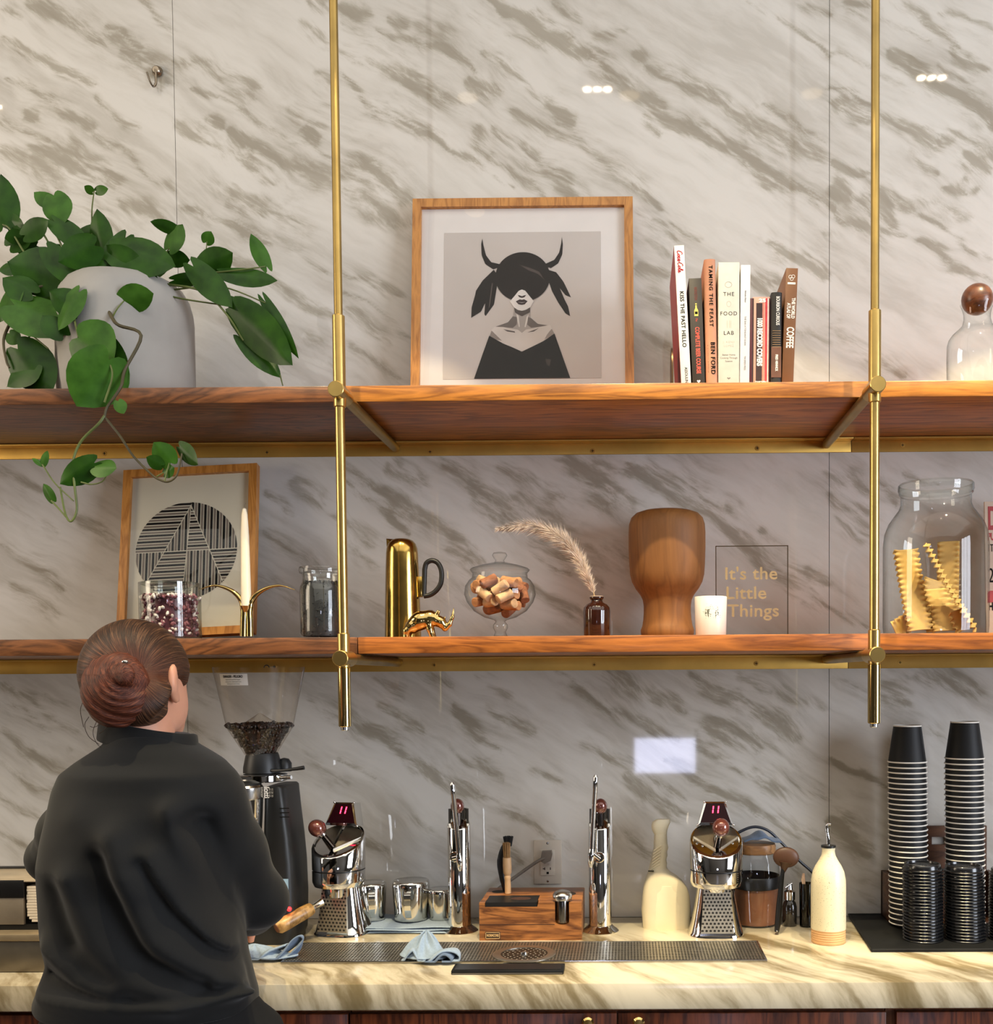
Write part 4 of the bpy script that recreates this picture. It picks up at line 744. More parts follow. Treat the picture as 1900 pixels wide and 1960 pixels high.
# --- striped circle print
tl, tr, bl, br = A(240, 906, -0.05), A(492, 906, -0.05), A(219, 1222, -0.15), A(487, 1222, -0.15)
w2 = ((tr-tl).length+(br-bl).length)/2; th2 = math.atan2(0.10, tl.z-ZL); h2 = (tl.z-ZL)/math.cos(th2)
t = thing('framed_print', ((bl.x+br.x)/2, -0.15, ZL+0.0085+w2/2*math.sin(0.045)), 'framed print of a black and grey striped circle leaning on the lower shelf', 'picture')
t.rotation_euler = (-th2, -0.045, 0.0)
frame_parts(t, w2, h2, 0.0195, 0.022, FRAMEW)
CREAMP = mat('cream_print_paper', (206, 198, 176), 0.6, var=0.03, scale=6)
MB().box((-w2/2+0.018, 0.011, 0.018), (w2/2-0.018, 0.0125, h2-0.018)).build('print', CREAMP, t)
K2 = w2/(1105-152); X0, Z0 = 628, h2+90*K2      # crop 5 units
def clip(poly, hp):
    for (ax, ay, nx, ny) in hp:
        out = []
        for i in range(len(poly)):
            p, q = poly[i], poly[(i+1) % len(poly)]; dp = (p[0]-ax)*nx+(p[1]-ay)*ny; dq = (q[0]-ax)*nx+(q[1]-ay)*ny
            if dp >= 0: out.append(p)
            if (dp >= 0) != (dq >= 0): s_ = dp/(dp-dq); out.append((p[0]+s_*(q[0]-p[0]), p[1]+s_*(q[1]-p[1])))
        poly = out
        if len(poly) < 3: return []
    return poly
CXc, CYc, RC = 608, 706, 358
circ = [(CXc+RC*math.cos(2*PI*k/40), CYc+RC*math.sin(2*PI*k/40), -math.cos(2*PI*k/40), -math.sin(2*PI*k/40)) for k in range(40)]
apex = (632, 372)
def half(p, q, side, gap=3.0):     # half plane right of p->q when side=+1
    dx, dy = q[0]-p[0], q[1]-p[1]; l = math.hypot(dx, dy); nx, ny = -dy/l*side, dx/l*side; return (p[0]+nx*gap, p[1]+ny*gap, nx, ny)
ld, rd, cd = (apex, (350, 900)), (apex, (862, 925)), (apex, (600, 892)); hor = ((240, 708), (980, 708))
REG = [([half(*ld, 1), half(*hor, -1)], 0), ([half(*ld, -1), half(*cd, 1), half(*hor, -1)], 1), ([half(*cd, -1), half(*rd, 1), half(*hor, -1)], 0), ([half(*rd, -1), half(*hor, -1)], 1),
       ([half(*ld, 1), half(*hor, 1)], 1), ([half(*ld, -1), half(*cd, 1), half(*hor, 1)], 0), ([half(*cd, -1), half(*rd, 1), half(*hor, 1)], 1), ([half(*rd, -1), half(*hor, 1)], 0)]
st = [MB(), MB()]
for hp, vert in REG:
    k = 0; a = 232 if vert else 352
    while a < 1080:
        wd = 17 if k % 2 == 0 else 15; qd = [(a, 300), (a+wd, 300), (a+wd, 1100), (a, 1100)] if vert else [(200, a), (1000, a), (1000, a+wd), (200, a+wd)]
        pl = clip(clip(qd, hp), circ)
        if pl: st[k % 2].add([((x-X0)*K2, 0.0104, Z0-y*K2) for x, y in pl], [tuple(range(len(pl)))])
        a += wd+6.5; k += 1
for b, c, n in ((st[0], (26, 25, 25), 'black_stripes'), (st[1], (118, 108, 98), 'grey_stripes')):
    o = b.build(n, mat(n+'_ink', c, 0.8, spec=0.1), t, 0); o['kind'] = 'stuff'
MB().box((-w2/2+0.0185, 0.0050, 0.0185), (w2/2-0.0185, 0.0056, h2-0.0185)).build('glass_pane', MATS.get('picture_glass') or glass('picture_glass'), t, 0)

# --- open glass jar of speckled beans
BEANA = mat('pink_bean', (150, 92, 100), 0.32, var=0.35, scale=90); BEANB = mat('pale_bean', (240, 226, 218), 0.32, var=0.2, scale=90); BEANC = mat('dark_bean', (84, 44, 52), 0.32, var=0.3, scale=90)
def beans(n, R, z0, z1, size, mats, seed, shell=0.72, asp=(1, .62, .5)):
    r = random.Random(seed); b = MB(); ico = [(0, 0, 1)]+[(math.cos(2*PI*k/5)*.89, math.sin(2*PI*k/5)*.89, .45) for k in range(5)]+[(math.cos(2*PI*(k+.5)/5)*.89, math.sin(2*PI*(k+.5)/5)*.89, -.45) for k in range(5)]+[(0, 0, -1)]
    fs = [(0, 1+k, 1+(k+1) % 5) for k in range(5)]+[(1+k, 6+k, 1+(k+1) % 5) for k in range(5)]+[(1+(k+1) % 5, 6+k, 6+(k+1) % 5) for k in range(5)]+[(11, 6+(k+1) % 5, 6+k) for k in range(5)]
    for i in range(n):
        top = r.random() < 0.25; z = z1-r.random()*size*0.5 if top else r.uniform(z0, z1); Rz = R(z) if callable(R) else R
        a = r.uniform(0, 2*PI); rr = Rz*math.sqrt(r.random()) if top else Rz*r.uniform(shell, 1.0)-size*0.5; M = Matrix.Rotation(r.uniform(0, PI), 3, 'X') @ Matrix.Rotation(r.uniform(0, PI), 3, 'Y') @ Matrix.Rotation(r.uniform(0, PI), 3, 'Z')
        s_ = size*r.uniform(.8, 1.15)*0.6; b.slot = r.choices(range(len(mats)), [3, 2, 2][:len(mats)])[0]
        b.add([tuple(Vector((rr*math.cos(a), rr*math.sin(a), z))+M @ Vector((p[0]*s_*asp[0], p[1]*s_*asp[1], p[2]*s_*asp[2]))) for p in ico], fs)
    return b
Yj = -0.28; c = A(326, 1170, Yj).x; q = 1/S(Yj); H = A(326, 1117, Yj).z-ZL; R = 55.5*q
t = thing('glass_jar', (c, Yj, ZL+0.0005), 'wide straight glass jar with inset lid, full of pink speckled beans, on the lower shelf', 'jar')
MB().lathe([(0.004, 0.001), (R*0.97, 0.001), (R, 0.004), (R, H), (R*0.965, H), (R*0.965, 0.007), (0.004, 0.006)], n=48, cap0=False, cap1=False).build('jar_wall', GLASS, t)
l = MB().lathe([(0.001, H-0.026), (R*0.62, H-0.026), (R*0.64, H-0.010), (R*0.94, H-0.004), (R*0.94, H+0.001), (0.001, H+0.001)], n=40, cap0=False, cap1=False); l.build('glass_lid', GLASS, t)
bz = A(326, 1142, Yj).z-ZL
o = beans(1150, R*0.955, 0.010, bz, 0.0115, [BEANA, BEANB, BEANC], 3).build('bean_fill', [BEANA, BEANB, BEANC], t, 60); o['kind'] = 'stuff'
MB().lathe([(R*0.80, 0.007), (R*0.80, bz-0.008)], n=24).build('bean_core', BEANC, t)

# --- brass horn candleholder with taper candle
Yk = -0.26; c = A(472, 1200, Yk); q = 1/S(Yk)
t = thing('candleholder', (c.x, Yk, ZL), 'gold candleholder of two curling horn leaves under a white taper candle', 'candleholder')
at2 = lambda px, py, dy=0: (lambda p: (p.x-c.x, dy, p.z-ZL))(A(px, py, Yk))
MB().lathe([(0.0, 0), (0.020, 0), (0.020, 0.003), (0.012, 0.005), (0.0, 0.006)], n=24).build('foot', BRASSP, t)
for sgn in (-1, 1):
    X = lambda d: 472+sgn*d
    pth = catmull([at2(X(6), 1218), at2(X(5.5), 1190), at2(X(5), 1168), at2(X(10), 1150), at2(X(24), 1134), at2(X(44), 1124), at2(X(66), 1121), at2(X(92), 1129)], 6)
    n_ = len(pth); MB().tube(pth, [(7.0 if i < n_*0.35 else max(0.8, 6.2*(1-(i/n_-0.35)/0.68)))*q for i in range(n_)], 12).build('horn_leaf', BRASSP, t)
MB().lathe([(0.0, A(472, 1172, Yk).z-ZL), (0.009, A(472, 1172, Yk).z-ZL), (0.0145, A(472, 1160, Yk).z-ZL), (0.013, A(472, 1160, Yk).z-ZL)], n=20, cap1=False).build('cup', BRASSP, t)
zb = A(472, 1166, Yk).z; zt_ = A(472, 972, Yk).z
t = thing('taper_candle', (c.x, Yk, zb), 'tall unlit white taper candle standing in the gold horn holder', 'candle')
WAX = mat('candle_wax', (236, 224, 200), 0.4, var=0.03)
hc = zt_-zb; MB().lathe([(0.0, 0), (0.0115, 0), (0.0117, hc*0.05), (0.0092, hc*0.72), (0.0068, hc*0.93), (0.004, hc*0.99), (0.0, hc)], n=20).build('wax', WAX, t)
MB().tube([(0, 0, hc-0.002), (0.001, 0, hc+0.006), (0.003, 0, hc+0.011)], 0.0007, 6).build('wick', mat('wick', (110, 100, 86), 0.8), t)

# --- jar of black tea
Yj = -0.27; c = A(616.5, 1170, Yj).x; q = 1/S(Yj)
t = thing('glass_jar', (c, Yj, ZL+0.0005), 'small round shouldered glass jar of black loose tea behind the left brass rod', 'jar')
pf = prof(616, Yj, [(38, 1217), (40.5, 1212), (41, 1135), (40, 1124), (36, 1116), (35, 1108), (35.5, 1100), (41, 1098), (42, 1092), (41, 1087), (37, 1086), (34, 1090), (33, 1108), (34, 1116), (38, 1126), (39, 1210), (1, 1214)], ZL)
MB().lathe(pf, n=44, cap0=True, cap1=False).build('jar_wall', GLASS, t)
zt_ = A(616, 1115, Yj).z-ZL; z2 = A(616, 1128, Yj).z-ZL
TEA = mat('black_tea', (20, 21, 25), 0.55, var=0.5, scale=160); TEA2 = mat('black_tea_shine', (40, 42, 48), 0.4, var=0.4, scale=160)
Rf = lambda z: 38.5*q if z < z2 else 38.5*q-(z-z2)/(zt_-z2)*5*q
o = beans(1500, Rf, 0.008, zt_, 0.0075, [TEA, TEA2], 8, 0.9, (1, .35, .3)).build('tea_fill', [TEA, TEA2], t, 40); o['kind'] = 'stuff'
MB().lathe([(35.5*q, 0.007), (35.5*q, z2), (31*q, zt_-0.003)], n=24).build('tea_core', TEA, t)

# --- brass pitcher
Yg = -0.22; cxp = 770.5; c = A(cxp, 1150, Yg).x; q = 1/S(Yg)
t = thing('pitcher', (c, Yg, ZL), 'tall brass pitcher with black D shaped handle on the lower shelf', 'pitcher')
pf = prof(cxp, Yg, [(33, 1226), (34.5, 1224), (33.5, 1180), (31.5, 1100), (30, 1060), (29, 1050), (26, 1041), (21, 1035), (14, 1032), (1, 1031.5)], ZL); pf[0] = (pf[0][0], 0); pf[1] = (pf[1][0], 0.002)
BRASSJ = mat('scuffed_brass', (196, 160, 84), 0.17, 1.0, var=0.2, scale=40, bump=0.05)
MB().lathe(pf, n=48).build('body', BRASSJ, t)
zz = lambda px, py: (lambda p: (p.x-c, p.z-ZL))(A(px, py, Yg))
a, b_, c_, d_ = zz(739, 1031), zz(753, 1032), zz(758, 1040), zz(740, 1048)
m = MB(); m.add([(a[0], 0, a[1]), (b_[0]+.01, -0.012, b_[1]-.002), (b_[0]+.01, 0.012, b_[1]-.002), (c_[0], -0.018, c_[1]-.004), (c_[0], 0.018, c_[1]-.004), (d_[0], 0, d_[1])], [(0, 1, 2), (0, 3, 1), (0, 2, 4), (0, 5, 3), (0, 4, 5), (3, 5, 4), (1, 3, 4, 2)]); m.build('spout', BRASSJ, t, 0)
p0, p1 = zz(800, 1104), zz(809, 1143); MB().box((p0[0], -0.008, p1[1]), (p1[0], 0.008, p0[1]), 0.001).build('handle_bracket', BRASSJ, t)
hp_ = [(811, 1141), (812, 1110), (812.5, 1090), (816, 1078), (826, 1073), (837, 1077), (844, 1090), (845, 1106), (842, 1120), (833, 1132), (822, 1139), (811, 1141)]
MB().tube([(x, 0, z) for x, z in [zz(*p) for p in hp_[:3]]]+[tuple(v) for v in catmull([(zz(*p)[0], 0, zz(*p)[1]) for p in hp_[2:]], 4)][1:], 4.8*q, 12).build('handle', mat('black_handle', (20, 19, 18), 0.45), t)

# --- little rhinoceros
Yr = -0.345; c = A(815, 1219, Yr).x; q = 1/S(Yr); P_ = lambda px, py, dy=0: (A(px, py, Yr).x-c, dy, A(px, py, Yr).z-ZL)
f = Field((-0.062, -0.03, -0.004), (0.078, 0.03, 0.085), 0.0017)
f.chain([P_(790, 1199), P_(806, 1187), P_(823, 1183)], [14*q, 16*q, 15*q], 0.006).chain([P_(823, 1184), P_(842, 1190), P_(852, 1201)], [13*q, 9.5*q, 6.5*q], 0.008)
f.egg(P_(804, 1189), (20*q, 15*q, 15*q), 0.008)
f.chain([P_(851, 1203), P_(860, 1195), P_(866, 1181), P_(868.5, 1163)], [5.5*q, 4.6*q, 3*q, 0.9*q], 0.003)
for sg in (-1, 1):
    f.chain([P_(789, 1198, sg*8*q), P_(780, 1208, sg*10*q), P_(779, 1221, sg*10*q)], [9*q, 6.5*q, 6*q], 0.004).chain([P_(821, 1190, sg*8*q), P_(824, 1205, sg*9*q), P_(829, 1221, sg*9*q)], [8*q, 5.5*q, 5*q], 0.004)
    f.chain([P_(836, 1180, sg*5*q), P_(839, 1170, sg*8*q)], [3.4*q, 2.2*q], 0.002)
f.chain([P_(848, 1190), P_(852, 1180)], [2.6*q, 1.0*q], 0.002); f.chain([P_(778, 1192), P_(774, 1205)], [2*q, 1.4*q], 0.002)
Pm, Fm = f.mesh(); Pm[:, 2] = np.maximum(Pm[:, 2], 0.0)
o = np_mesh('rhinoceros', Pm, Fm, BRASSP); o.location = (c, Yr, ZL); tag(o, 'small polished gold rhinoceros figurine in front of the brass pitcher', 'figurine')

# --- footed candy dish with corks
Yd = -0.24; cxp = 957; c = A(cxp, 1150, Yd).x; q = 1/S(Yd)
t = thing('footed_glass_bowl', (c, Yd, ZL), 'footed glass bowl with domed lid, filled with wine corks, on the lower shelf', 'bowl')
pf = prof(cxp, Yd, [(36, 1224), (38, 1223), (30, 1221), (13, 1217), (10, 1210), (14, 1202), (14, 1196), (9, 1190), (12, 1187), (30, 1182), (50, 1170), (63, 1153), (68, 1138), (66, 1122), (59, 1111), (53, 1106), (52, 1098), (55, 1093)], ZL); pf[0] = (pf[0][0], 0.0)
MB().lathe(pf, n=48, cap1=False).build('bowl', GLASS, t)
pf = prof(cxp, Yd, [(55, 1094), (57, 1091), (54, 1088), (36, 1082), (18, 1078), (10, 1076), (8, 1073), (11, 1069), (14.5, 1063), (12, 1058.5), (6, 1057), (0.01, 1056.5)], ZL); MB().lathe(pf, n=48, cap0=False).build('lid', GLASS, t)
CORK = [mat('cork_light', (172, 120, 80), 0.8, var=0.25, scale=120, bump=0.3), mat('cork_red', (136, 84, 56), 0.8, var=0.3, scale=120, bump=0.3), mat('cork_print', (184, 148, 112), 0.8, var=0.3, scale=60)]
def cork_mesh(k):
    m = MB().lathe([(0.0098, -0.019), (0.0112, -0.0178), (0.0112, 0.0178), (0.0098, 0.019)], n=14); return m
cks = []; rr = random.Random(12); pr_ = lambda z: np.interp(z, [A(cxp, y, Yd).z for y in (1184, 1170, 1153, 1138, 1122, 1108)], [0.012, 48*q, 61*q, 66*q, 64*q, 50*q])
def segd(a0, a1, b0, b1):
    return min((a0.lerp(a1, i/4)-b0.lerp(b1, j/4)).length for i in range(5) for j in range(5))
zlo, zhi = A(cxp, 1180, Yd).z, A(cxp, 1112, Yd).z
for tr_ in range(16000):
    if len(cks) >= 44: break
    z = zlo+(zhi-zlo)*min(1, (len(cks)/44)*0.9+rr.uniform(0, 0.35)); a = rr.uniform(0, 2*PI); R = pr_(z)-0.013
    if R < 0.004: continue
    r_ = R*math.sqrt(rr.uniform(0.0, 1)); ctr = Vector((r_*math.cos(a), r_*math.sin(a), z)); d = Vector((rr.gauss(0, 1), rr.gauss(0, 1), rr.gauss(0, 0.5))).normalized()
    e0, e1 = ctr-d*0.0125, ctr+d*0.0125
    if any(math.hypot(e.x, e.y) > pr_(e.z)-0.0125 or e.z > zhi+0.004 for e in (e0-d*0.004, e1+d*0.004)): continue
    if all(segd(e0, e1, x0, x1) > 0.0185 for x0, x1 in cks): cks.append((e0, e1))
order = sorted(range(len(cks)), key=lambda i: -(cks[i][0].z+cks[i][1].z)); NTH = ['topmost', 'second', 'third', 'fourth', 'fifth', 'sixth', 'seventh', 'eighth', 'ninth', 'tenth']; place = {}
for ly in range(0, len(order), 6):
    for j, i in enumerate(sorted(order[ly:ly+6], key=lambda i: cks[i][0].x+cks[i][1].x)):
        place[i] = ('first', 'second', 'third', 'fourth', 'fifth', 'sixth')[j]+' from the left in the '+('top' if ly == 0 else NTH[ly//6])+' layer'
for i, (e0, e1) in enumerate(cks):
    d = e1-e0; o = cork_mesh(i).build('wine_cork', CORK[i % 3], None); o.location = Vector((c, Yd, 0))+(e0+e1)/2; o.rotation_euler = d.to_track_quat('Z', 'Y').to_euler()
    tag(o, ['pale tan', 'reddish brown', 'light printed'][i % 3]+' wine cork, '+place[i]+' in the bowl', 'cork', 'wine corks in the footed bowl')

# --- amber bottle vase and plume
Yb = -0.25; cxp = 1142; c = A(cxp, 1190, Yb).x; q = 1/S(Yb)
t = thing('bottle_vase', (c, Yb, ZL), 'small ribbed dark amber bottle vase left of the wooden bust', 'vase')
AMB = mat('amber_glass', (44, 20, 12), 0.08, var=0.2, coat=0.6)
pf = prof(cxp, Yb, [(24, 1223), (25, 1220), (25, 1170), (24, 1163), (19, 1157), (12, 1153), (10.5, 1149), (13, 1146.5), (14, 1144), (13, 1142), (10, 1142)], ZL); pf[0] = (pf[0][0], 0.0)
b = MB(); n = 60; vs = []
for (r, z) in pf[:-1]:
    for i in range(n): a = 2*PI*i/n; k = 1+(0.03*math.cos(20*a) if r > 18*q and z > 0.003 else 0); vs.append((r*k*math.cos(a), r*k*math.sin(a), z))
k = len(pf)-1; b.add(vs, [(j*n+i, j*n+(i+1) % n, (j+1)*n+(i+1) % n, (j+1)*n+i) for j in range(k-1) for i in range(n)]+[tuple(range(n-1, -1, -1))]); b.build('bottle', AMB, t, 60)
zr = pf[-1][1]; MB().lathe([(13*q, zr-0.001), (13.5*q, zr), (12*q, zr+0.001), (10*q, zr), (9.5*q, zr-0.02)], n=24, cap0=False, cap1=False).build('rim', mat('pale_rim', (190, 170, 150), 0.2), t)
pth = catmull([A(x, y, Yb+dy) for x, y, dy in ((1141, 1185, 0), (1138, 1143, 0), (1124, 1105, 0), (1104, 1065, .01), (1075, 1033, .01), (1040, 1013, .02), (1000, 1006, .02), (955, 1012, .02))], 12)
t = thing('grass_plume', pth[0], 'curved fluffy beige pampas grass plume standing in the amber bottle', 'dried plant'); pth = [p-pth[0] for p in pth]
MB().tube(pth, [0.0016*(1-0.6*i/len(pth)) for i in range(len(pth))], 6).build('stalk', mat('straw', (186, 156, 116), 0.7), t)
b = MB(); r = random.Random(4); n0 = 14
for i in range(5200):
    u = r.uniform(0, 1)**0.9*(len(pth)-1-n0)+n0; i0 = min(int(u), len(pth)-2); p = pth[i0].lerp(pth[i0+1], u-i0); T = (pth[i0+1]-pth[i0]).normalized(); f_ = (u-n0)/(len(pth)-1-n0)
    s1 = Vector((r.gauss(0, 1), r.gauss(0, 1), r.gauss(0, 1))); s1 = (s1-T*s1.dot(T)).normalized(); Ln = r.uniform(0.010, 0.030)*(0.35+1.3*math.sin(PI*min(0.97, 0.08+f_*0.92))**0.8); d = (T*r.uniform(0.7, 1.2)+s1*r.uniform(0.3, 0.9)).normalized()
    wv = d.cross(Vector((r.gauss(0, 1), r.gauss(0, 1), r.gauss(0, 1)))).normalized()*0.0006; e = p+d*Ln+Vector((0, 0, -0.1*Ln)); mid = p+d*Ln*0.5
    b.add([p-wv, p+wv, mid+wv*0.8, e, mid-wv*0.8], [(0, 1, 2, 4), (4, 2, 3)])
o = b.build('plume', mat('plume_fluff', (224, 206, 188), 0.85, var=0.15), t, 0); o['kind'] = 'stuff'

# --- turned wooden bust
Yw = -0.125; cxp = 1276.5; c = A(cxp, 1100, Yw).x
BUST = wood('turned_maple', (114, 72, 32), (148, 98, 48), (12, 12, 1.0), 4.0, 0.6, contrast=(0.1, 0.9), coat=0.0, seed=4)
pf = prof(cxp, Yw, [(47, 1225), (49, 1221), (50.5, 1213), (51, 1206), (48, 1198), (46, 1186), (45, 1172), (45, 1160), (46.5, 1149), (51, 1139), (60, 1127), (67, 1114), (70.5, 1100), (72, 1080), (73, 1050), (73, 1020), (72, 1004), (68, 992), (60, 984), (47, 979.5), (25, 977.5), (0.01, 977)], ZL); pf[0] = (pf[0][0], 0.0)
o = MB().lathe(pf, n=56).build('wooden_bust', BUST, None, 60); o.location = (c, Yw, ZL); tag(o, 'large turned wooden head form with narrow neck on the lower shelf', 'bust')

# --- white candle cup with dotted letter
Yw = -0.33; cxp = 1360; c = A(cxp, 1180, Yw).x; q = 1/S(Yw); H = A(cxp, 1142.5, Yw).z-ZL
t = thing('candle_cup', (c, Yw, ZL), 'white ceramic candle cup with dotted grey letter right of the wooden bust', 'candle')
WHC = mat('white_ceramic', (222, 219, 210), 0.3, var=0.02)
MB().lathe([(28*q, 0), (29*q, 0.002), (31*q, H-0.001), (30.5*q, H), (29.5*q, H-0.001), (28.5*q, H-0.02), (0.001, H-0.02)], n=40).build('cup', WHC, t)
b = MB(); r = random.Random(2)
def dot(px, py, rad):
    x = (px-cxp)*q; z = A(px, py, Yw).z-ZL; Rr = (28.5+2.5*z/H)*q+0.0002
    if abs(x) > Rr*0.9: return
    for_ = [(x+rad*math.cos(k*PI/3), z+rad*math.sin(k*PI/3)) for k in range(6)]; b.add([(xx, -math.sqrt(max(1e-8, Rr*Rr-xx*xx)), zz_) for xx, zz_ in for_], [tuple(range(6))])
for i in range(420):
    y = r.uniform(1168, 1201); x = r.choice([r.gauss(1352.5, 2.4), r.gauss(1370, 2.4), r.uniform(1350, 1373) if 1181 < y < 1189 else r.gauss(1352, 3)])
    if 1166 < y < 1203: dot(x, y, r.uniform(0.0005, 0.0011))
for i in range(60): dot(r.uniform(1348, 1376), 1168-abs(r.gauss(0, 5)), r.uniform(0.0003, 0.0006))
o = b.build('dotted_letter', mat('grey_green_print', (70, 76, 58), 0.7, spec=0.1), t, 0); o['kind'] = 'stuff'

# --- glass sign
Ys = -0.28; a, b_ = A(1369, 1045, Ys), A(1508, 1214, Ys); wS, hS = b_.x-a.x, a.z-ZL
t = thing('glass_sign', ((a.x+b_.x)/2, Ys, ZL), 'clear glass sign with thin dark edges and tan lettering behind the white candle cup', 'sign')
EDGE = mat('sign_edge', (84, 70, 50), 0.3, 0.8); e = 0.0016
for x0, z0, x1, z1 in ((-wS/2, 0, -wS/2+e, hS), (wS/2-e, 0, wS/2, hS), (-wS/2, hS-e, wS/2, hS), (-wS/2, 0, wS/2, e)): MB().box((x0, -0.003, z0), (x1, 0.003, z1)).build('edge_strip', EDGE, t)
MB().add([(-wS/2, 0, 0.001), (wS/2, 0, 0.001), (wS/2, 0, hS), (-wS/2, 0, hS)], [(0, 1, 2, 3)]).build('glass_pane', glass('sign_glass', (246, 246, 244), (210, 214, 212)), t, 0)
TANP = mat('tan_lettering', (132, 112, 84), 0.5)
zS = lambda y: A(1438, y, Ys).z-ZL
for s_, x0, x1, y, sz in (("It's the", 1388, 1487, 1098, 0.0395), ('Little', 1390, 1466, 1135, 0.0395), ('Things', 1392, 1490, 1169, 0.0395)):
    vs, fs = text_mesh(s_, sz, bold=0.0006, spacing=1.05); ext = max(v[0] for v in vs)-min(v[0] for v in vs); k = (x1-x0)/S(Ys)/ext; xm = A((x0+x1)/2, y, Ys).x-(a.x+b_.x)/2; m0 = (max(v[0] for v in vs)+min(v[0] for v in vs))/2
    MB().add([((v[0]-m0)*k+xm, -0.0006+v[1], v[2]+zS(y)-0.001) for v in vs], fs).build('lettering', TANP, t, 0)

# --- big pasta jar
Yp2 = -0.235; cxp = 1790; c = A(cxp, 1100, Yp2).x; q = 1/S(Yp2)
t = thing('glass_jar', (c, Yp2, ZL), 'very large wide mouthed glass jar holding ruffled pasta sheets, lower shelf at right', 'jar')
pf = prof(cxp, Yp2, [(92, 1221), (96, 1215), (97.5, 1200), (97.5, 1045), (95, 1022), (88, 1003), (78, 988), (69, 976), (65, 966), (65, 948), (68, 945), (69, 938), (68, 930), (66, 928)], ZL); pf[0] = (pf[0][0], 0.001)
MB().lathe(pf, n=64, cap1=False).build('jar_wall', glass('jar_glass', (252, 254, 252), (120, 124, 118), power=4.0), t)
MB().lathe([(66*q, pf[-1][1]), (67.5*q, pf[-1][1]+0.002), (69.5*q, pf[-1][1]-0.001), (70*q, pf[-3][1]), (68*q, pf[-3][1]-0.004)], n=64, cap0=False, cap1=False).build('rim_bead', MATS['jar_glass'], t)
PASTA = mat('pasta', (200, 162, 92), 0.55, var=0.12, scale=30)
def pasta(bx, by, tx, ty, wv, yb, yt, label, wid=0.062):
    """sheet from foot (bx,by) to head (tx,ty); wv = direction of its width (x, y, z)"""
    B, T = A(bx, by, Yp2+yb), A(tx, ty, Yp2+yt); d = (T-B); Ln = d.length; d.normalize(); w_ = Vector(wv); w_ = (w_-d*w_.dot(d)).normalized(); nn = d.cross(w_)
    B.z = max(B.z, ZL+0.010)
    def fn(u, v):
        s = v*2-1; ru = (max(0, abs(s)-0.62)/0.38); return w_*(s*wid/2)+d*(u*Ln)+nn*(0.006*ru*math.sin(u*Ln*2*PI/0.013)+0.004*math.sin(u*3))
    b = MB(); nu, nv = int(Ln/0.0026)+2, 9; b.grid(fn, nu, nv); o = b.build('pasta_sheet', PASTA, None, 70); o.location = B
    md = o.modifiers.new('thickness', 'SOLIDIFY'); md.thickness = 0.0016; md.offset = 0
    tag(o, label, 'pasta', 'pasta sheets in the big jar')
pasta(1762, 1206, 1733, 1052, (1, 0.25, 0), -0.055, -0.02, 'ruffled pasta sheet leaning left at the front of the big jar')
pasta(1868, 1206, 1772, 1040, (0.35, 1, 0.3), -0.070, -0.075, 'ruffled pasta sheet seen edge on, slanting across the big jar', 0.05)
pasta(1812, 1206, 1815, 1036, (1, -0.4, 0), 0.045, 0.06, 'ruffled pasta sheet standing upright at the back of the big jar', 0.05)
pasta(1800, 1209, 1789, 1128, (1, -0.1, 0.1), -0.030, 0.0, 'short broken pasta sheet, topmost of the small fan in the big jar')
pasta(1806, 1210, 1797, 1147, (1, -0.15, 0.05), -0.042, -0.014, 'short broken pasta sheet in the middle of the small fan in the big jar')
pasta(1812, 1211, 1808, 1163, (1, -0.2, -0.05), -0.054, -0.030, 'short broken pasta sheet at the front of the small fan in the big jar')
pasta(1712, 1208, 1748, 1186, (0.5, 0.2, -0.8), -0.045, -0.03, 'pasta piece lying at the left foot of the big jar', 0.045)
pasta(1846, 1209, 1830, 1170, (1, 0.3, -0.3), -0.06, -0.055, 'pasta piece lying low at the right of the big jar', 0.045)
pasta(1770, 1206, 1790, 1110, (1, 0.3, 0), 0.02, 0.04, 'plain pasta sheet half hidden in the middle of the big jar', 0.055)

# --- red lettered card at the right edge
Yq = -0.14; a = A(1889, 957, Yq); t = thing('lettered_card', (a.x+0.10, Yq, ZL), 'cream card with red block lettering at the right frame edge behind the big jar', 'card')
hq = a.z-ZL; t.rotation_euler = (-0.06, 0, 0); MB().box((-0.10, 0, 0.0), (0.10, 0.006, hq), 0.0008).build('card', mat('aged_card', (196, 178, 160), 0.7, var=0.08), t)
REDQ = mat('faded_red_print', (150, 50, 52), 0.6); cz = lambda y: A(1895, y, Yq).z-ZL
def lt(s_, y, size, m, xs=0.6, bold=0.001): 
    vs, fs = text_mesh(s_, size, 'LEFT', bold=bold, xs=xs); MB().add([(v[0]-0.094, v[1]-0.0004, v[2]+cz(y)) for v in vs], fs).build('lettering', m, t, 0)
lt('DR', 992, 0.078, REDQ, 0.5, 0.002); lt('PU', 1026, 0.024, REDQ, 0.6); lt('IT', 1048, 0.026, INK, 0.7, 0); lt('25', 1102, 0.05, INK, 0.6, 0); lt('HUM', 1161, 0.026, INK, 0.6)
MB().box((-0.096, -0.0004, cz(1153)), (0.09, -0.0001, cz(1130))).build('red_bar', REDQ, t, 0)
# ================================================================== on the worktop
def Lz(py, Y, px=1200): return A(px, py, Y).z-ZC
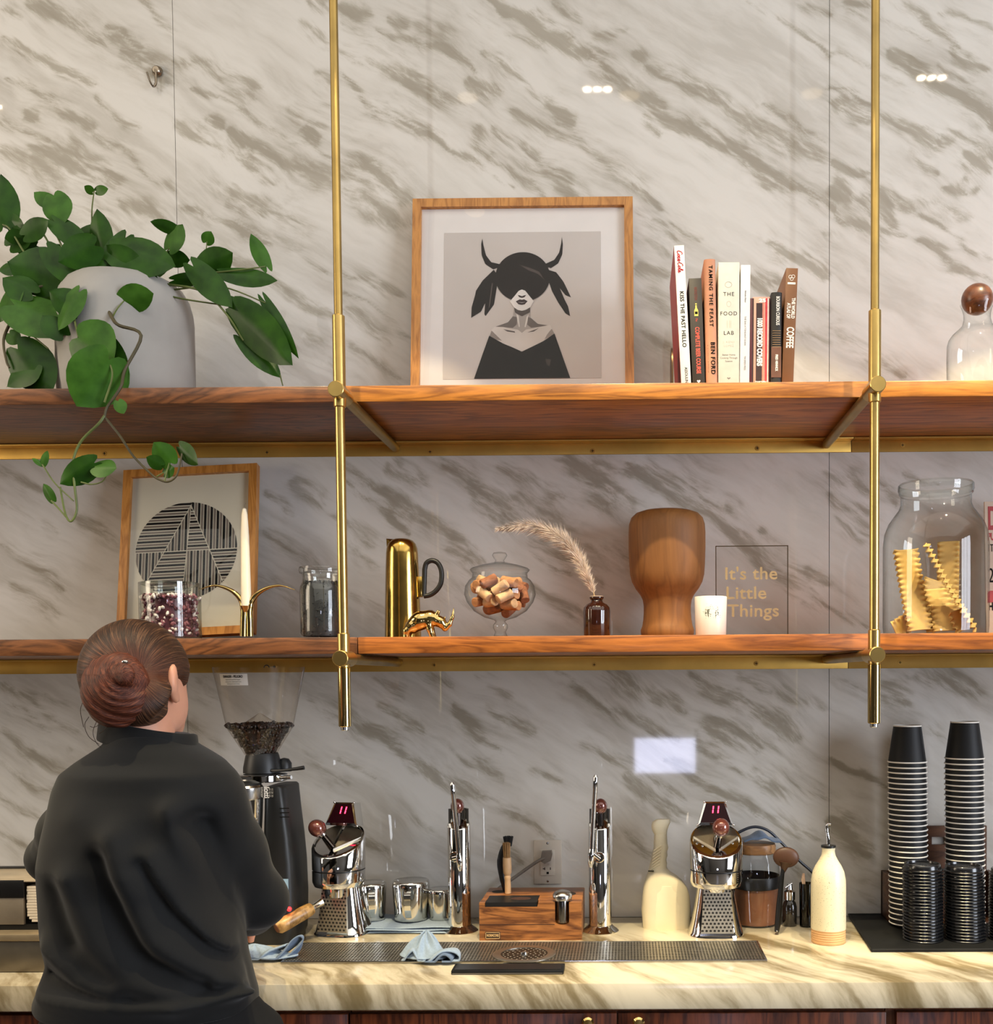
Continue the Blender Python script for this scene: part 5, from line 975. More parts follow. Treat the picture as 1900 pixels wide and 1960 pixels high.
# --- perforated drain grate with pitcher rinser
g0, g1, g2 = G(540, 1845, ZC), G(1467, 1845, ZC), G(1453, 1805.5, ZC)
xa_, xb_, ya_, yb_ = g0.x, g1.x, g0.y, g2.y
t = thing('drain_grate', ((xa_+xb_)/2, (ya_+yb_)/2, ZC), 'long perforated steel drain grate with round rinser set in the worktop', 'drain grate')
hx, hy = (xb_-xa_)/2, (yb_-ya_)/2
GR = mat('dull_steel', (188, 182, 170), 0.36, 1.0, var=0.1, scale=50)
MB().box((-hx+0.002, -hy+0.002, 0.0003), (hx-0.002, hy-0.002, 0.0016)).build('tray_floor', mat('drain_dark', (26, 24, 22), 0.4), t)
b = MB(); nx, ny = 150, 15; px_ = 2*hx/nx; py_ = 2*hy/ny
for i in range(nx+1): x = -hx+i*px_; b.box((x-px_*0.18, -hy, 0.003), (x+px_*0.18, hy, 0.0052))
for j in range(ny+1): y = -hy+j*py_; b.box((-hx, y-py_*0.17, 0.0032), (hx, y+py_*0.17, 0.0055))
o = b.build('grate_bars', GR, t, 0); o['kind'] = 'stuff'
for a0, a1 in (((-hx-0.003, -hy-0.003), (hx+0.003, -hy+0.001)), ((-hx-0.003, hy-0.001), (hx+0.003, hy+0.003)), ((-hx-0.003, -hy), (-hx+0.001, hy)), ((hx-0.001, -hy), (hx+0.003, hy))):
    MB().box((a0[0], a0[1], 0), (a1[0], a1[1], 0.0058), 0.0005).build('rim', STEEL, t)
rc = G(1003, 1826, ZC+0.006); rx, ry = rc.x-t.location.x, rc.y-t.location.y
MB().lathe([(0.052, 0.0058), (0.052, 0.0075), (0.066, 0.0082), (0.070, 0.0072), (0.070, 0.0056)], (rx, ry, 0), 48, False, False).build('rinser_ring', GR, t)
rd = MB().lathe([(0.052, 0.0060), (0.001, 0.0064)], (rx, ry, 0), 36, True, False); rd.build('rinser_plate', mat('rinser_dark', (58, 54, 48), 0.4, 0.7), t)
b = MB(); 
for k, r_ in ((6, .014), (12, .025), (18, .036), (24, .046)):
    for i in range(k): a = 2*PI*i/k; b.lathe([(0.0021, 0.0067), (0.0002, 0.00672)], (rx+r_*math.cos(a), ry+r_*math.sin(a), 0), 6, False, True)
o = b.build('rinser_holes', mat('rinser_studs', (214, 206, 192), 0.4, 0.6), t, 0); o['kind'] = 'stuff'
MB().lathe([(0.008, 0.0065), (0.007, 0.010), (0.003, 0.012), (0.0, 0.0122)], (rx, ry, 0), 16).build('spray_nozzle', CHROME, t)

# --- chrome espresso taps
LEDR = mat('red_digits', (255, 90, 110), 0.4, emit=(255, 40, 70), es=9); DISP = mat('dark_red_display', (22, 5, 8), 0.25, spec=0.15, emit=(60, 4, 12), es=0.25)
HOLE = mat('punched_hole', (30, 27, 24), 0.5); KNOB = mat('copper_ball', (120, 66, 56), 0.14, 0.35, var=0.25, coat=1.0); PANEL = mat('perforated_steel', (196, 188, 170), 0.42, 1.0)
def espresso_tap(px, py, rz, label, portafilter, lever):
    g = G(px, py, ZC); Y = g.y; q = 1/S(Y); t = thing('espresso_tap', (g.x, Y, ZC), label, 'espresso machine', 'chrome espresso taps', rz)
    # flared foot and column, oval in plan
    n = 40; rows = [(0.0675, 0.063, 0.0), (0.068, 0.0635, 0.003), (0.064, 0.059, 0.010), (0.0585, 0.053, 0.03), (0.051, 0.047, 0.07), (0.045, 0.043, 0.11), (0.043, 0.042, 0.135)]
    b = MB(); vs = []
    for (rx, ry, z) in rows:
        for i in range(n):
            a = 2*PI*i/n; c_, s_ = math.cos(a), math.sin(a); e = 0.72; vs.append((rx*math.copysign(abs(c_)**e, c_), ry*math.copysign(abs(s_)**e, s_)+0.01, z))
    k = len(rows); b.add(vs, [(j*n+i, j*n+(i+1) % n, (j+1)*n+(i+1) % n, (j+1)*n+i) for j in range(k-1) for i in range(n)]+[tuple(range(n-1, -1, -1)), tuple((k-1)*n+i for i in range(n))]); b.build('column', CHROME, t, 50)
    # perforated front panel
    zt, zb = 0.125, 0.014; wt_, wb_ = 0.0305, 0.0385; yt, yb = -0.036, -0.051
    F = lambda u, v: (( -1+2*u)*(wb_+(wt_-wb_)*v), yb+(yt-yb)*v, zb+(zt-zb)*v)
    MB().prism([F(0, 0), F(1, 0), F(1, 1), F(0, 1)], (0, 0.006, 0)).build('front_panel', PANEL, t, 0)
    b = MB(); nr = 13
    for j in range(nr):
        v = (j+0.7)/(nr+0.4); w_ = wb_+(wt_-wb_)*v; m_ = 8
        for i in range(m_):
            u = (i+0.5+(0.25 if j % 2 else -0.25))/m_; c_ = Vector(F(u, v)); rr = 0.0031*(w_/wb_)**0.5
            b.add([tuple(c_+Vector((rr*math.cos(a*PI/4), -0.0003, rr*math.sin(a*PI/4)))) for a in range(8)], [tuple(range(8))])
    o = b.build('punched_holes', HOLE, t, 0); o['kind'] = 'stuff'
    MB().prism([F(-0.03, -0.05), F(1.03, -0.05), F(1.03, 0.0), F(-0.03, 0.0)], (0, -0.001, 0)).build('panel_sill', CHROME, t, 0)
    # round group head, cut at a slant
    R, cy = 0.0625, -0.012; z0, zr, zf, zbk = 0.118, 0.160, 0.196, 0.262
    b = MB(); n = 56; prof_ = [(R*0.80, z0), (R*0.93, z0+0.003), (R*0.99, z0+0.012), (R, z0+0.016), (R, zr-0.0015)]
    b.lathe(prof_, (0, cy, 0), n, True, True); b.build('lower_ring', CHROME, t, 40)
    MB().lathe([(R*0.97, zr-0.002), (R*0.97, zr+0.002)], (0, cy, 0), n, False, False).build('seam_ring', BLACK, t)
    top = lambda y: zf+(zbk-zf)*((y+R)/(2*R))
    vs = []
    for i in range(n): a = 2*PI*i/n; vs.append((R*math.cos(a), R*math.sin(a)+cy, zr+0.0015))
    for i in range(n): a = 2*PI*i/n; vs.append((R*math.cos(a), R*math.sin(a)+cy, top(R*math.sin(a))-0.003))
    for i in range(n): a = 2*PI*i/n; vs.append(((R-0.002)*math.cos(a), (R-0.002)*math.sin(a)+cy, top(R*math.sin(a))))
    for i in range(n): a = 2*PI*i/n; vs.append(((R-0.007)*math.cos(a), (R-0.007)*math.sin(a)+cy, top((R-0.007)*math.sin(a))))
    for i in range(n): a = 2*PI*i/n; vs.append(((R-0.009)*math.cos(a), (R-0.009)*math.sin(a)+cy, top((R-0.009)*math.sin(a))-0.004))
    fs = [(j*n+i, j*n+(i+1) % n, (j+1)*n+(i+1) % n, (j+1)*n+i) for j in range(4) for i in range(n)]+[tuple(4*n+i for i in range(n))]
    b = MB(); b.add(vs, fs); b.build('group_head', CHROME, t, 40)
    # two sloping facets of the cut face meeting under the lever
    sl = lambda x, y, d: (x, y+cy, top(y)+d)
    for sg in (-1, 1):
        b = MB(); b.add([sl(0.004*sg, -0.034, 0.002), sl(0.004*sg, 0.036, 0.016), sl(0.048*sg, 0.030, 0.004), sl(0.053*sg, 0.012, 0.001)], [(0, 1, 2, 3)]); b.prism([sl(0.004*sg, -0.034, 0.002), sl(0.053*sg, 0.012, 0.001), sl(0.048*sg, 0.030, 0.004), sl(0.004*sg, 0.036, 0.016)], (0, 0, -0.006)); b.build('top_facet', mat('satin_steel', (200, 192, 176), 0.38, 1.0), t, 0)
    # display hood
    D = lambda x, z, dy=0: (x, 0.020-(0.315-z)*0.35+cy+dy+0.012, z)
    poly = [(-0.025, 0.316), (0.025, 0.316), (0.042, 0.262), (-0.042, 0.262)]; inn = [(-0.0215, 0.3125), (0.0215, 0.3125), (0.0365, 0.268), (-0.0365, 0.268)]
    b = MB()
    for k in range(4): q2 = (k+1) % 4; b.prism([D(*poly[k]), D(*poly[q2]), D(*inn[q2], -0.002), D(*inn[k], -0.002)], (0, 0.035, -0.004))
    b.build('display_bezel', CHROME, t, 30)
    MB().prism([D(*p, -0.0005) for p in inn], (0, 0.02, -0.002)).build('display', DISP, t, 0)
    for sg in (-1, 1):
        for x, z in ((0.026, 0.316), (0.043, 0.262)): MB().ball(D(sg*x, z, -0.001), 0.0032, 10).build('corner_stud', CHROME, t)
    for dx in (-0.006, 0.0065):
        for dz in (0.0, 0.0085): MB().prism([D(dx+0.0012*(dz > 0)-0.0014, 0.290+dz, -0.0012), D(dx+0.0012*(dz > 0)+0.0014, 0.290+dz, -0.0012), D(dx+0.0012*(dz > 0)+0.0024, 0.2975+dz, -0.0012), D(dx+0.0012*(dz > 0)-0.0004, 0.2975+dz, -0.0012)], (0, -0.0004, 0)).build('digit_bar', LEDR, t, 0)
    # lever with ball
    base = Vector(sl(0.0, -0.03, 0.004)); bl = Vector(lever); dv = (bl-base)
    MB().tube([base-dv*0.05, base+dv*0.45, base+dv*0.72], [0.0085, 0.0075, 0.006], 14).build('lever_arm', mat('dark_chrome', (96, 88, 84), 0.12, 1.0), t)
    MB().ball(bl, 0.0205, 24, M=dv.to_track_quat('Z', 'Y').to_matrix(), sc=(1, 1, 1.08)).build('lever_ball', KNOB, t)
    MB().tube([bl-dv.normalized()*0.024, bl-dv.normalized()*0.015], [0.009, 0.011], 16).build('ball_collar', CHROME, t)
    MB().lathe([(0.012, z0-0.012), (0.030, z0-0.010), (0.034, z0)], (0, cy, 0), 28, True, False).build('outlet', CHROME, t)
    if portafilter:
        a = Vector((-0.005, cy-0.015, 0.098)); e = Vector(portafilter); d = e-a; p = lambda f_: a+d*f_
        MB().lathe([(0.030, -0.014), (0.036, -0.010), (0.037, 0.012), (0.034, 0.014)], (0, cy, 0.106), 36).build('portafilter_basket', CHROME, t)
        MB().tube([p(0.22), p(0.36), p(0.42)], [0.010, 0.008, 0.0135], 16).build('portafilter_neck', CHROME, t)
        OAK = wood('pale_burl_handle', (120, 84, 40), (196, 152, 88), (10, 10, 10), 4.0, 0.4, dist=10, seed=6)
        MB().tube([p(0.40), p(0.44), p(0.55), p(0.70), p(0.85), p(0.96), p(1.0)], [0.0135, 0.0155, 0.0165, 0.0165, 0.0172, 0.0165, 0.012], 20).build('wooden_grip', OAK, t)
        MB().tube([p(0.995), p(1.01)], [0.0118, 0.0105], 18).build('grip_end', wood('dark_grip_end', (74, 42, 24), (110, 66, 40), (8, 8, 8), 5, 0.4, seed=2), t)
        for sg in (-1, 1): MB().tube(catmull([(0.0, cy-0.006, 0.092), (sg*0.014, cy-0.010, 0.090), (sg*0.026, cy-0.012, 0.082), (sg*0.031, cy-0.012, 0.066)], 5), [0.0075]*10+[0.0055]*6, 12).build('pour_spout', CHROME, t)
    return t
espresso_tap(1370, 1788, 0.0, 'chrome espresso tap with red display right of the cream spray bottle, without portafilter', None, (0.009, -0.040, 0.262))
espresso_tap(655, 1786, -0.22, 'chrome espresso tap holding a wooden handled portafilter, next to the black coffee grinder', (-0.085, -0.150, 0.043), (-0.034, -0.050, 0.262))

# --- chrome steam taps
def steam_tap(px, py, label, wand, ball_, joint, tip):
    g = G(px, py, ZC); Y = g.y; t = thing('steam_tap', (g.x, Y, ZC), label, 'steam tap', 'chrome steam taps'); q = 1/S(Y)
    W_ = lambda x, y, dy: (A(x, y, Y+dy).x-g.x, dy, A(x, y, Y+dy).z-ZC)
    R = 0.0275; n = 40; zf, zbk = W_(px, 1588, -R)[2], W_(px, 1565, R)[2]
    MB().lathe([(0.0, 0), (0.044, 0), (0.0445, 0.002), (0.040, 0.006), (0.032, 0.012), (R+0.001, 0.016)], n=n, cap1=False).build('base_flange', CHROME, t)
    top = lambda y: zf+(zbk-zf)*((y+R)/(2*R)); vs = []
    for z, r in ((0.012, R), (0.06, R)): vs += [(r*math.cos(2*PI*i/n), r*math.sin(2*PI*i/n), z) for i in range(n)]
    for d, r in ((-0.002, R), (0.0, R-0.0012)): vs += [(r*math.cos(2*PI*i/n), r*math.sin(2*PI*i/n), top(r*math.sin(2*PI*i/n))+d) for i in range(n)]
    MB().add(vs, [(j*n+i, j*n+(i+1) % n, (j+1)*n+(i+1) % n, (j+1)*n+i) for j in range(3) for i in range(n)]+[tuple(3*n+i for i in range(n))]).build('column', CHROME, t, 40)
    zi = W_(px, 1547, 0.01)[2]; m_ = 24; arc = [((R-0.003)*math.cos(PI*i/m_), (R-0.003)*math.sin(PI*i/m_)) for i in range(m_+1)]
    MB().prism([(x, y, top(0)-0.03) for x, y in arc]+[((R-0.008)*math.cos(PI*(m_-i)/m_), (R-0.008)*math.sin(PI*(m_-i)/m_), top(0)-0.03) for i in range(m_+1)], (0, 0, zi-top(0)+0.03)).build('back_shield', CHROME, t, 40)
    bc = Vector(W_(ball_[0], ball_[1], -0.004)); lo_ = Vector((bc.x*0.5, -0.004, top(0)-0.004))
    MB().tube([lo_, bc], [0.0085, 0.008], 14).build('lever_arm', MATS['dark_chrome'], t)
    MB().ball(bc, 0.0165, 22, sc=(1, 1, 1.15)).build('lever_ball', KNOB, t)
    jx = Vector(W_(joint[0], joint[1], -R-0.002)); 
    MB().lathe([(0.0125, 0), (0.0125, 0.008), (0.010, 0.011), (0.006, 0.011), (0.005, 0.006), (0.0, 0.006)], (jx.x, jx.y+0.004, jx.z), 24, M=RX).build('swivel_joint', CHROME, t)
    w0, w1 = Vector(W_(wand[0], wand[1], -R-0.018)), Vector(W_(tip[0], tip[1], -R-0.018)); d = w1-w0
    MB().tube([w0, w0+d*0.02, w0+d*0.03, w0+d*0.14, w0+d*0.15, w0+d*0.80], [0.0035, 0.0055, 0.0062, 0.0062, 0.0056, 0.0056], 14).build('steam_wand', CHROME, t)
    MB().tube([w0+d*0.80, w0+d*0.86, w0+d*0.95, w1], [0.0056, 0.0085, 0.0075, 0.004], 14).build('wand_tip', CHROME, t)
    MB().tube([jx+Vector((0, 0.002, 0)), Vector((jx.x, -R-0.018, jx.z)), w0+d*0.84], 0.0055, 12).build('wand_link', CHROME, t)
steam_tap(880, 1782, 'chrome steam tap between the overturned pitchers and the wooden tamper block', (865, 1497), (875, 1543), (870, 1640), (881, 1667))
steam_tap(1149, 1782, 'chrome steam tap right of the wooden tamper block', (1140, 1483), (1149, 1543), (1147, 1641), (1130, 1660))

# --- overturned milk pitchers on a folded rag
RAG = mat('pale_blue_cloth', (146, 164, 182), 0.9, var=0.08, scale=220, bump=0.35, sheen=0.3); RAG2 = mat('blue_grey_cloth', (100, 118, 142), 0.9, var=0.08, scale=220, bump=0.35, sheen=0.3)
a, b_ = G(690, 1789, ZC), G(858, 1789, ZC)
t = thing('folded_cloth', ((a.x+b_.x)/2, -0.095, ZC), 'folded pale blue cloth lying under the overturned steel pitchers', 'cloth'); w_ = (b_.x-a.x)/2+0.015
def layer(z0, th, inset, name):
    b = MB(); r = random.Random(int(z0*1e5)); ph = r.uniform(0, 6)
    def f(u, v):
        x = (-1+2*u)*(w_-inset); a_ = 2*PI*v; yy = math.cos(a_)*(0.078-inset*0.6+0.006*math.sin(5*u+ph)); yy = math.copysign(abs(yy/0.078)**0.5*0.078, yy)
        return (x, yy, z0+th/2+th/2*math.sin(a_)*(1+0.25*math.sin(9*u+ph))+0.0015*math.sin(7*u+ph)*(1 if z0 > 0.001 else 0))
    b.grid(f, 40, 25); return b.build(name, RAG, t)
layer(0.0004, 0.006, 0.0, 'fold_layer'); layer(0.0064, 0.006, 0.004, 'fold_layer'); layer(0.0122, 0.004, 0.012, 'fold_layer')
def pitcher(px, top, bot, rt, rb, label, zb=0.0185, notch=True):
    Y = -0.085; c = A(px, 1740, Y).x; q = 1/S(Y); zt = A(px, top+8, Y).z-ZC-zb; t = thing('milk_pitcher', (c, Y, ZC+zb), label, 'pitcher', 'overturned steel milk pitchers')
    rt, rb = rt*q, rb*q; z = zt
    MB().lathe([(rb-0.001, 0), (rb, 0.0015), (rb*1.0, 0.004), (rb+(rt-rb)*0.3, z*0.3), (rt, z*0.86), (rt*0.985, z*0.94), (rt*0.95, z*0.985), (rt*0.90, z), (rt*0.3, z-0.001), (0.001, z-0.001)], n=44, cap0=False, cap1=False).build('body', mat('polished_steel', (208, 206, 200), 0.09, 1.0, var=0.04), t, 50)
    if notch:
        hw = 0.0075; pth = [(0, -rt*0.99, z*0.80), (0, -rt-0.014, z*0.77), (0, -rt-0.019, z*0.70), (0, -rt-0.017, z*0.40), (0, -rb-0.010, z*0.16), (0, -rb-0.006, z*0.12)]
        P = catmull(pth, 5); b = MB(); vs = []
        for p in P: vs += [(-hw, p.y, p.z), (hw, p.y, p.z), (hw, p.y+0.0022, p.z), (-hw, p.y+0.0022, p.z)]
        b.add(vs, [(4*i+k, 4*i+(k+1) % 4, 4*i+4+(k+1) % 4, 4*i+4+k) for i in range(len(P)-1) for k in range(4)]+[(0, 1, 2, 3), tuple(len(vs)-4+k for k in (3, 2, 1, 0))]); b.build('handle', MATS['polished_steel'], t, 40)
    return t
pitcher(709, 1680, 1772, 31, 28, 'overturned steel milk pitcher next to the left espresso tap').rotation_euler = (0, 0, 0.3)
pitcher(787, 1676, 1772, 36, 32, 'overturned steel milk pitcher, largest and middle one of the three').rotation_euler = (0, 0, 0.06)
pitcher(843, 1692, 1768, 25, 21, 'smallest overturned steel pitcher, half hidden behind the steam tap', notch=False)

# --- wooden tamper block
Yf, Ybk = G(1015, 1800, ZC).y, -0.055; x0, x1 = A(917, 1760, Yf).x, A(1113, 1760, Yf).x; zt = A(1015, 1728, Yf).z-ZC
t = thing('tamper_block', ((x0+x1)/2, Yf, ZC), 'chunky brown wooden tamper block with black tray on top and small badge', 'tamper stand'); h = (x1-x0)/2; dp = Ybk-Yf
BLK = wood('acacia_block', (92, 52, 24), (170, 110, 58), (1.6, 10, 10), 5.0, 0.4, dist=12, seed=7.7); X = lambda px: A(px, 1760, Yf).x-(x0+x1)/2; Z = lambda py: A(1015, py, Yf).z-ZC
xs0, xs1 = X(1062), X(1089); xn0, xn1 = X(928), X(1030); zn = Z(1736); zs_ = Z(1770)
arc = [((xs0+xs1)/2+(xs1-xs0)/2*math.cos(PI+PI*i/8), zs_+0.005+(xs1-xs0)/2*0.35*math.sin(PI+PI*i/8)) for i in range(9)]
zmid = Z(1769.5)
prof_ = [(-h, 0), (h, 0), (h, zt), (xs1, zt)]+arc[::-1]+[(xs0, zt), (xn1, zt), (xn1-0.002, zn), (xn0, zn), (xn0, zt), (-h, zt)]
MB().prism([(x, 0, z) for x, z in prof_], (0, 0.034, 0)).build('front_board', BLK, t, 0)
MB().box((-h, 0.0342, 0), (h, dp, zt-0.0), 0.003).build('rear_block', BLK, t)
MB().box((-h-0.0002, -0.0006, zmid-0.0006), (xs0-0.001, 0.001, zmid+0.0006)).build('glue_joint', mat('dark_joint', (52, 28, 14), 0.8), t)
tr_ = MB(); tr_.box((xn0+0.001, 0.002, zn-0.001), (xn1-0.003, 0.080, zt+0.0008)); tr_.build('grounds_tray', mat('black_tray', (14, 12, 11), 0.45), t)
MB().lathe([(0.024, zt+0.0010), (0.0002, zt+0.0011)], ((xn0+xn1)/2+0.018, 0.045, 0), 24, sy=0.75).build('coffee_grounds', mat('wet_grounds', (62, 34, 22), 0.9, var=0.4, scale=200, bump=0.8), t)
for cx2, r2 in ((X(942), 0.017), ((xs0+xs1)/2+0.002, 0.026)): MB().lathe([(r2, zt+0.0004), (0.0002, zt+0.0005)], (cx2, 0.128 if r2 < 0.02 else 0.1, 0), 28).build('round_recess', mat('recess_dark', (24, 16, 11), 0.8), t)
bx0, bx1, bz0, bz1 = X(928), X(957), Z(1797), Z(1783)
MB().box((bx0, -0.0015, bz0), (bx1, 0.001, bz1), 0.0006).build('badge', mat('badge_dark', (40, 26, 16), 0.5), t)
b = MB(); e = 0.0012
for q_ in (((bx0+.001, bz0+.001), (bx1-.001, bz0+.001+e)), ((bx0+.001, bz1-.001-e), (bx1-.001, bz1-.001)), ((bx0+.001, bz0+.001), (bx0+.001+e, bz1-.001)), ((bx1-.001-e, bz0+.001), (bx1-.001, bz1-.001))): b.box((q_[0][0], -0.0021, q_[0][1]), (q_[1][0], -0.0014, q_[1][1]))
b.build('badge_border', mat('badge_tan', (196, 160, 110), 0.5), t, 0)
letters('badge_lettering', t, 'NORMCORE', 0.0085, ((bx0+bx1)/2, -0.0018, (bz0+bz1)/2), MATS['badge_tan'], bold=0.0003, xs=0.6)
tm = thing('tamper', ((xs0+xs1)/2+(x0+x1)/2, Yf+0.018, ZC+zs_+0.002), 'steel tamper with domed cap standing in the slot of the wooden block', 'tamper')
hz = Z(1727)-zs_; MB().lathe([(0.0145, 0), (0.0155, 0.002), (0.0155, hz-0.004), (0.0145, hz)], n=28).build('shaft', mat('dark_steel', (120, 116, 110), 0.22, 1.0), tm)
MB().lathe([(0.0145, hz), (0.0225, hz+0.001), (0.0230, hz+0.003), (0.0230, hz+0.012), (0.0222, hz+0.0135), (0.018, hz+0.019), (0.010, hz+0.0225), (0.0, hz+0.0235)], n=36).build('cap', STEEL, tm)
# brushes
Yu = Ybk-0.075; c = A(972, 1700, Yu); zt_w = ZC+zt; q = 1/S(Yu)
t = thing('brush', (c.x, Yu, zt_w+0.0008), 'small pale wooden handled brush standing in the wooden block', 'brush'); zz = lambda py, px=972: A(px, py, Yu).z-zt_w
b = MB().lathe([(0.0075, 0.0), (0.0075, zz(1692)), (0.0072, zz(1684)), (0.0080, zz(1682)), (0.0080, zz(1678)), (0.0070, zz(1676)), (0.0100, zz(1671)), (0.0105, zz(1660)), (0.0102, zz(1646)), (0.0098, zz(1642)), (0.0, zz(1641.5))], n=20); b.build('handle', mat('pale_beech', (196, 158, 116), 0.55, var=0.1), t); t.rotation_euler = (0, -0.02, 0)
def bristles(n, r0, r1, z0, z1, m, parent, name='bristles', seed=1, sx=1.0):
    b = MB(); r = random.Random(seed)
    for i in range(n):
        a, k = r.uniform(0, 2*PI), math.sqrt(r.random()); zt2 = z1-r.uniform(0, 0.08)*(z1-z0); b.tube([(r0*k*math.cos(a)*sx, r0*k*math.sin(a), z0), (r1*k*math.cos(a)*sx, r1*k*math.sin(a), zt2)], [0.0007, 0.0004], 4)
    o = b.build(name, m, parent, 0); o['kind'] = 'stuff'; return o
bristles(180, 0.0075, 0.0095, zz(1643), zz(1613), mat('tan_bristle', (150, 112, 66), 0.7, var=0.3, scale=80), t)
Yv = Yu+0.022; c = A(966, 1700, Yv); t = thing('brush', (c.x, Yv, zt_w+0.0008), 'black brush with curved black handle behind the pale wooden brush', 'brush'); zz = lambda py, px=972: A(px, py, Yv).z-zt_w; xx = lambda px: A(px, 1650, Yv).x-c.x
MB().tube(catmull([(xx(965), 0, 0.0), (xx(962), 0, zz(1685)), (xx(957), 0, zz(1655)), (xx(960), 0, zz(1633)), (xx(968), 0, zz(1618))], 6), [0.004, 0.0045, 0.005, 0.0055, 0.0062, 0.007]+[0.0078]*9+[0.007]*6+[0.008]*4, 12).build('handle', BLACK, t)
o = bristles(200, 0.0085, 0.0135, zz(1620), zz(1601), mat('black_bristle', (18, 17, 17), 0.6), t, seed=3); o.location = (xx(973), 0, 0)

# --- socket outlet with plug
a, b_ = A(1021, 1608, -0.004), A(1075, 1692, -0.004); t = thing('socket_outlet', ((a.x+b_.x)/2, 0, b_.z), 'pale wall socket plate with grey plug, above the wooden tamper block', 'socket'); w_, hh = (b_.x-a.x)/2, a.z-b_.z
PLATE = mat('ivory_plastic', (196, 186, 172), 0.4, var=0.03); PLUG = mat('grey_plug', (122, 116, 108), 0.5)
MB().box((-w_, -0.006, 0), (w_, 0.0, hh), 0.002).build('plate', PLATE, t)
MB().box((-w_*0.52, -0.0085, hh*0.20), (w_*0.52, -0.004, hh*0.78), 0.001).build('insert', mat('ivory_insert', (206, 198, 184), 0.35), t)
for z in (hh*0.93, hh*0.07): MB().lathe([(0.0032, 0), (0.003, 0.0008), (0.0, 0.001)], (0, -0.006, z), 12, M=RX).build('screw', STEEL, t)
for x0, z0, x1, z1 in ((-0.0125, 0.345, -0.0065, 0.365), (-0.0085, 0.325, -0.0065, 0.385), (0.006, 0.33, 0.008, 0.385), (-0.003, 0.235, 0.003, 0.285)): MB().box((x0, -0.0089, hh*z0), (x1, -0.0084, hh*z1)).build('slot', INK, t)
for x0, x1 in ((-0.010, -0.002), (0.000, 0.008)): MB().box((x0, -0.0092, hh*0.43), (x1, -0.0084, hh*0.475), 0.0004).build('test_button', PLATE, t)
pc = A(1045, 1639, -0.02); t = thing('power_plug', (pc.x, -0.009, pc.z), 'grey plug with a grey cord running down behind the tamper block', 'plug')
MB().prism([(-0.015, 0, -0.010), (-0.004, 0, -0.017), (0.012, 0, -0.010), (0.016, 0, 0.006), (0.014, 0, 0.014), (-0.010, 0, 0.013)], (0, -0.022, 0)).build('plug_body', PLUG, t, 0)
cw = lambda px, py, Y: (A(px, py, Y).x-pc.x, Y+0.009, A(px, py, Y).z-pc.z)
MB().tube(catmull([cw(1046, 1641, -0.026), cw(1030, 1648, -0.032), cw(1006, 1664, -0.032), cw(978, 1684, -0.030), cw(955, 1700, -0.028), cw(944, 1712, -0.026), cw(940, 1745, -0.022)], 6), 0.0042, 10).build('cord', PLUG, t)

# --- cream spray bottle
Yq = -0.112; c = A(1274, 1750, Yq).x; q = 1/S(Yq); t = thing('spray_bottle', (c, Yq, ZC), 'cream plastic spray bottle left of the right espresso tap', 'spray bottle')
CREAM = mat('cream_plastic', (232, 220, 190), 0.42, var=0.03)
def loft(rows, n=32, m=None, name='', parent=None, e=0.85):
    b = MB(); vs = []
    for l, r, z, d in rows:
        for i in range(n):
            a = 2*PI*i/n; c_, s_ = math.cos(a), math.sin(a); vs.append(((l+r)/2+(r-l)/2*math.copysign(abs(c_)**e, c_), d*math.copysign(abs(s_)**e, s_), z))
    k = len(rows); b.add(vs, [(j*n+i, j*n+(i+1) % n, (j+1)*n+(i+1) % n, (j+1)*n+i) for j in range(k-1) for i in range(n)]+[tuple(range(n-1, -1, -1)), tuple((k-1)*n+i for i in range(n))]); return b.build(name, m, parent, 50)
RW = [(1238, 1315, 1791, .022), (1232, 1319, 1787, .028), (1230, 1321, 1775, .031), (1227, 1322, 1740, .032), (1229, 1320, 1715, .032), (1231, 1315, 1698, .031), (1234, 1306, 1685, .028), (1237, 1294, 1675, .025), (1240, 1282, 1668, .022), (1242, 1276, 1660, .020), (1244, 1277, 1652, .019),
      (1246, 1275.5, 1645, .018), (1247, 1278, 1637, .0175), (1249, 1277, 1630, .017), (1251, 1279.5, 1622, .0165), (1252, 1278, 1615, .016)]
loft([((l-1274)*q, (r-1274)*q, max(0, Lz(y, Yq, 1274)), d) for l, r, y, d in RW], m=CREAM, name='bottle', parent=t)
loft([((l-1274)*q, (r-1274)*q, Lz(y, Yq, 1274), d) for l, r, y, d in [(1251, 1278, 1616, .0155), (1252, 1277, 1600, .015), (1253, 1277, 1596, .014)]], m=CREAM, name='screw_collar', parent=t)
loft([((l-1274)*q, (r-1274)*q, Lz(y, Yq, 1274), d) for l, r, y, d in [(1252, 1277, 1596, .012), (1248, 1278, 1588, .013), (1247, 1281, 1580, .013), (1249, 1284, 1573, .012), (1256, 1282, 1568, .009)]], m=CREAM, name='spray_head', parent=t)
MB().tube([((1270-1274)*q, 0.010, Lz(1579, Yq)), ((1268-1274)*q, 0.040, Lz(1577, Yq))], [0.009, 0.006], 12).build('nozzle', CREAM, t); MB().tube(catmull([((1266-1274)*q, 0.016, Lz(1585, Yq)), ((1264-1274)*q, 0.030, Lz(1600, Yq)), ((1264-1274)*q, 0.026, Lz(1625, Yq))], 4), 0.004, 8).build('trigger', CREAM, t)
loft([((l-1274)*q, (r-1274)*q, Lz(y, Yq, 1274), d) for l, r, y, d in [(1240, 1312, 1785, .0300), (1236, 1315, 1770, .0328), (1235, 1315, 1735, .0336), (1240, 1310, 1706, .0334), (1256, 1294, 1692, .0315)]], m=mat('cream_label', (240, 229, 198), 0.5, var=0.02), name='label_panel', parent=t)
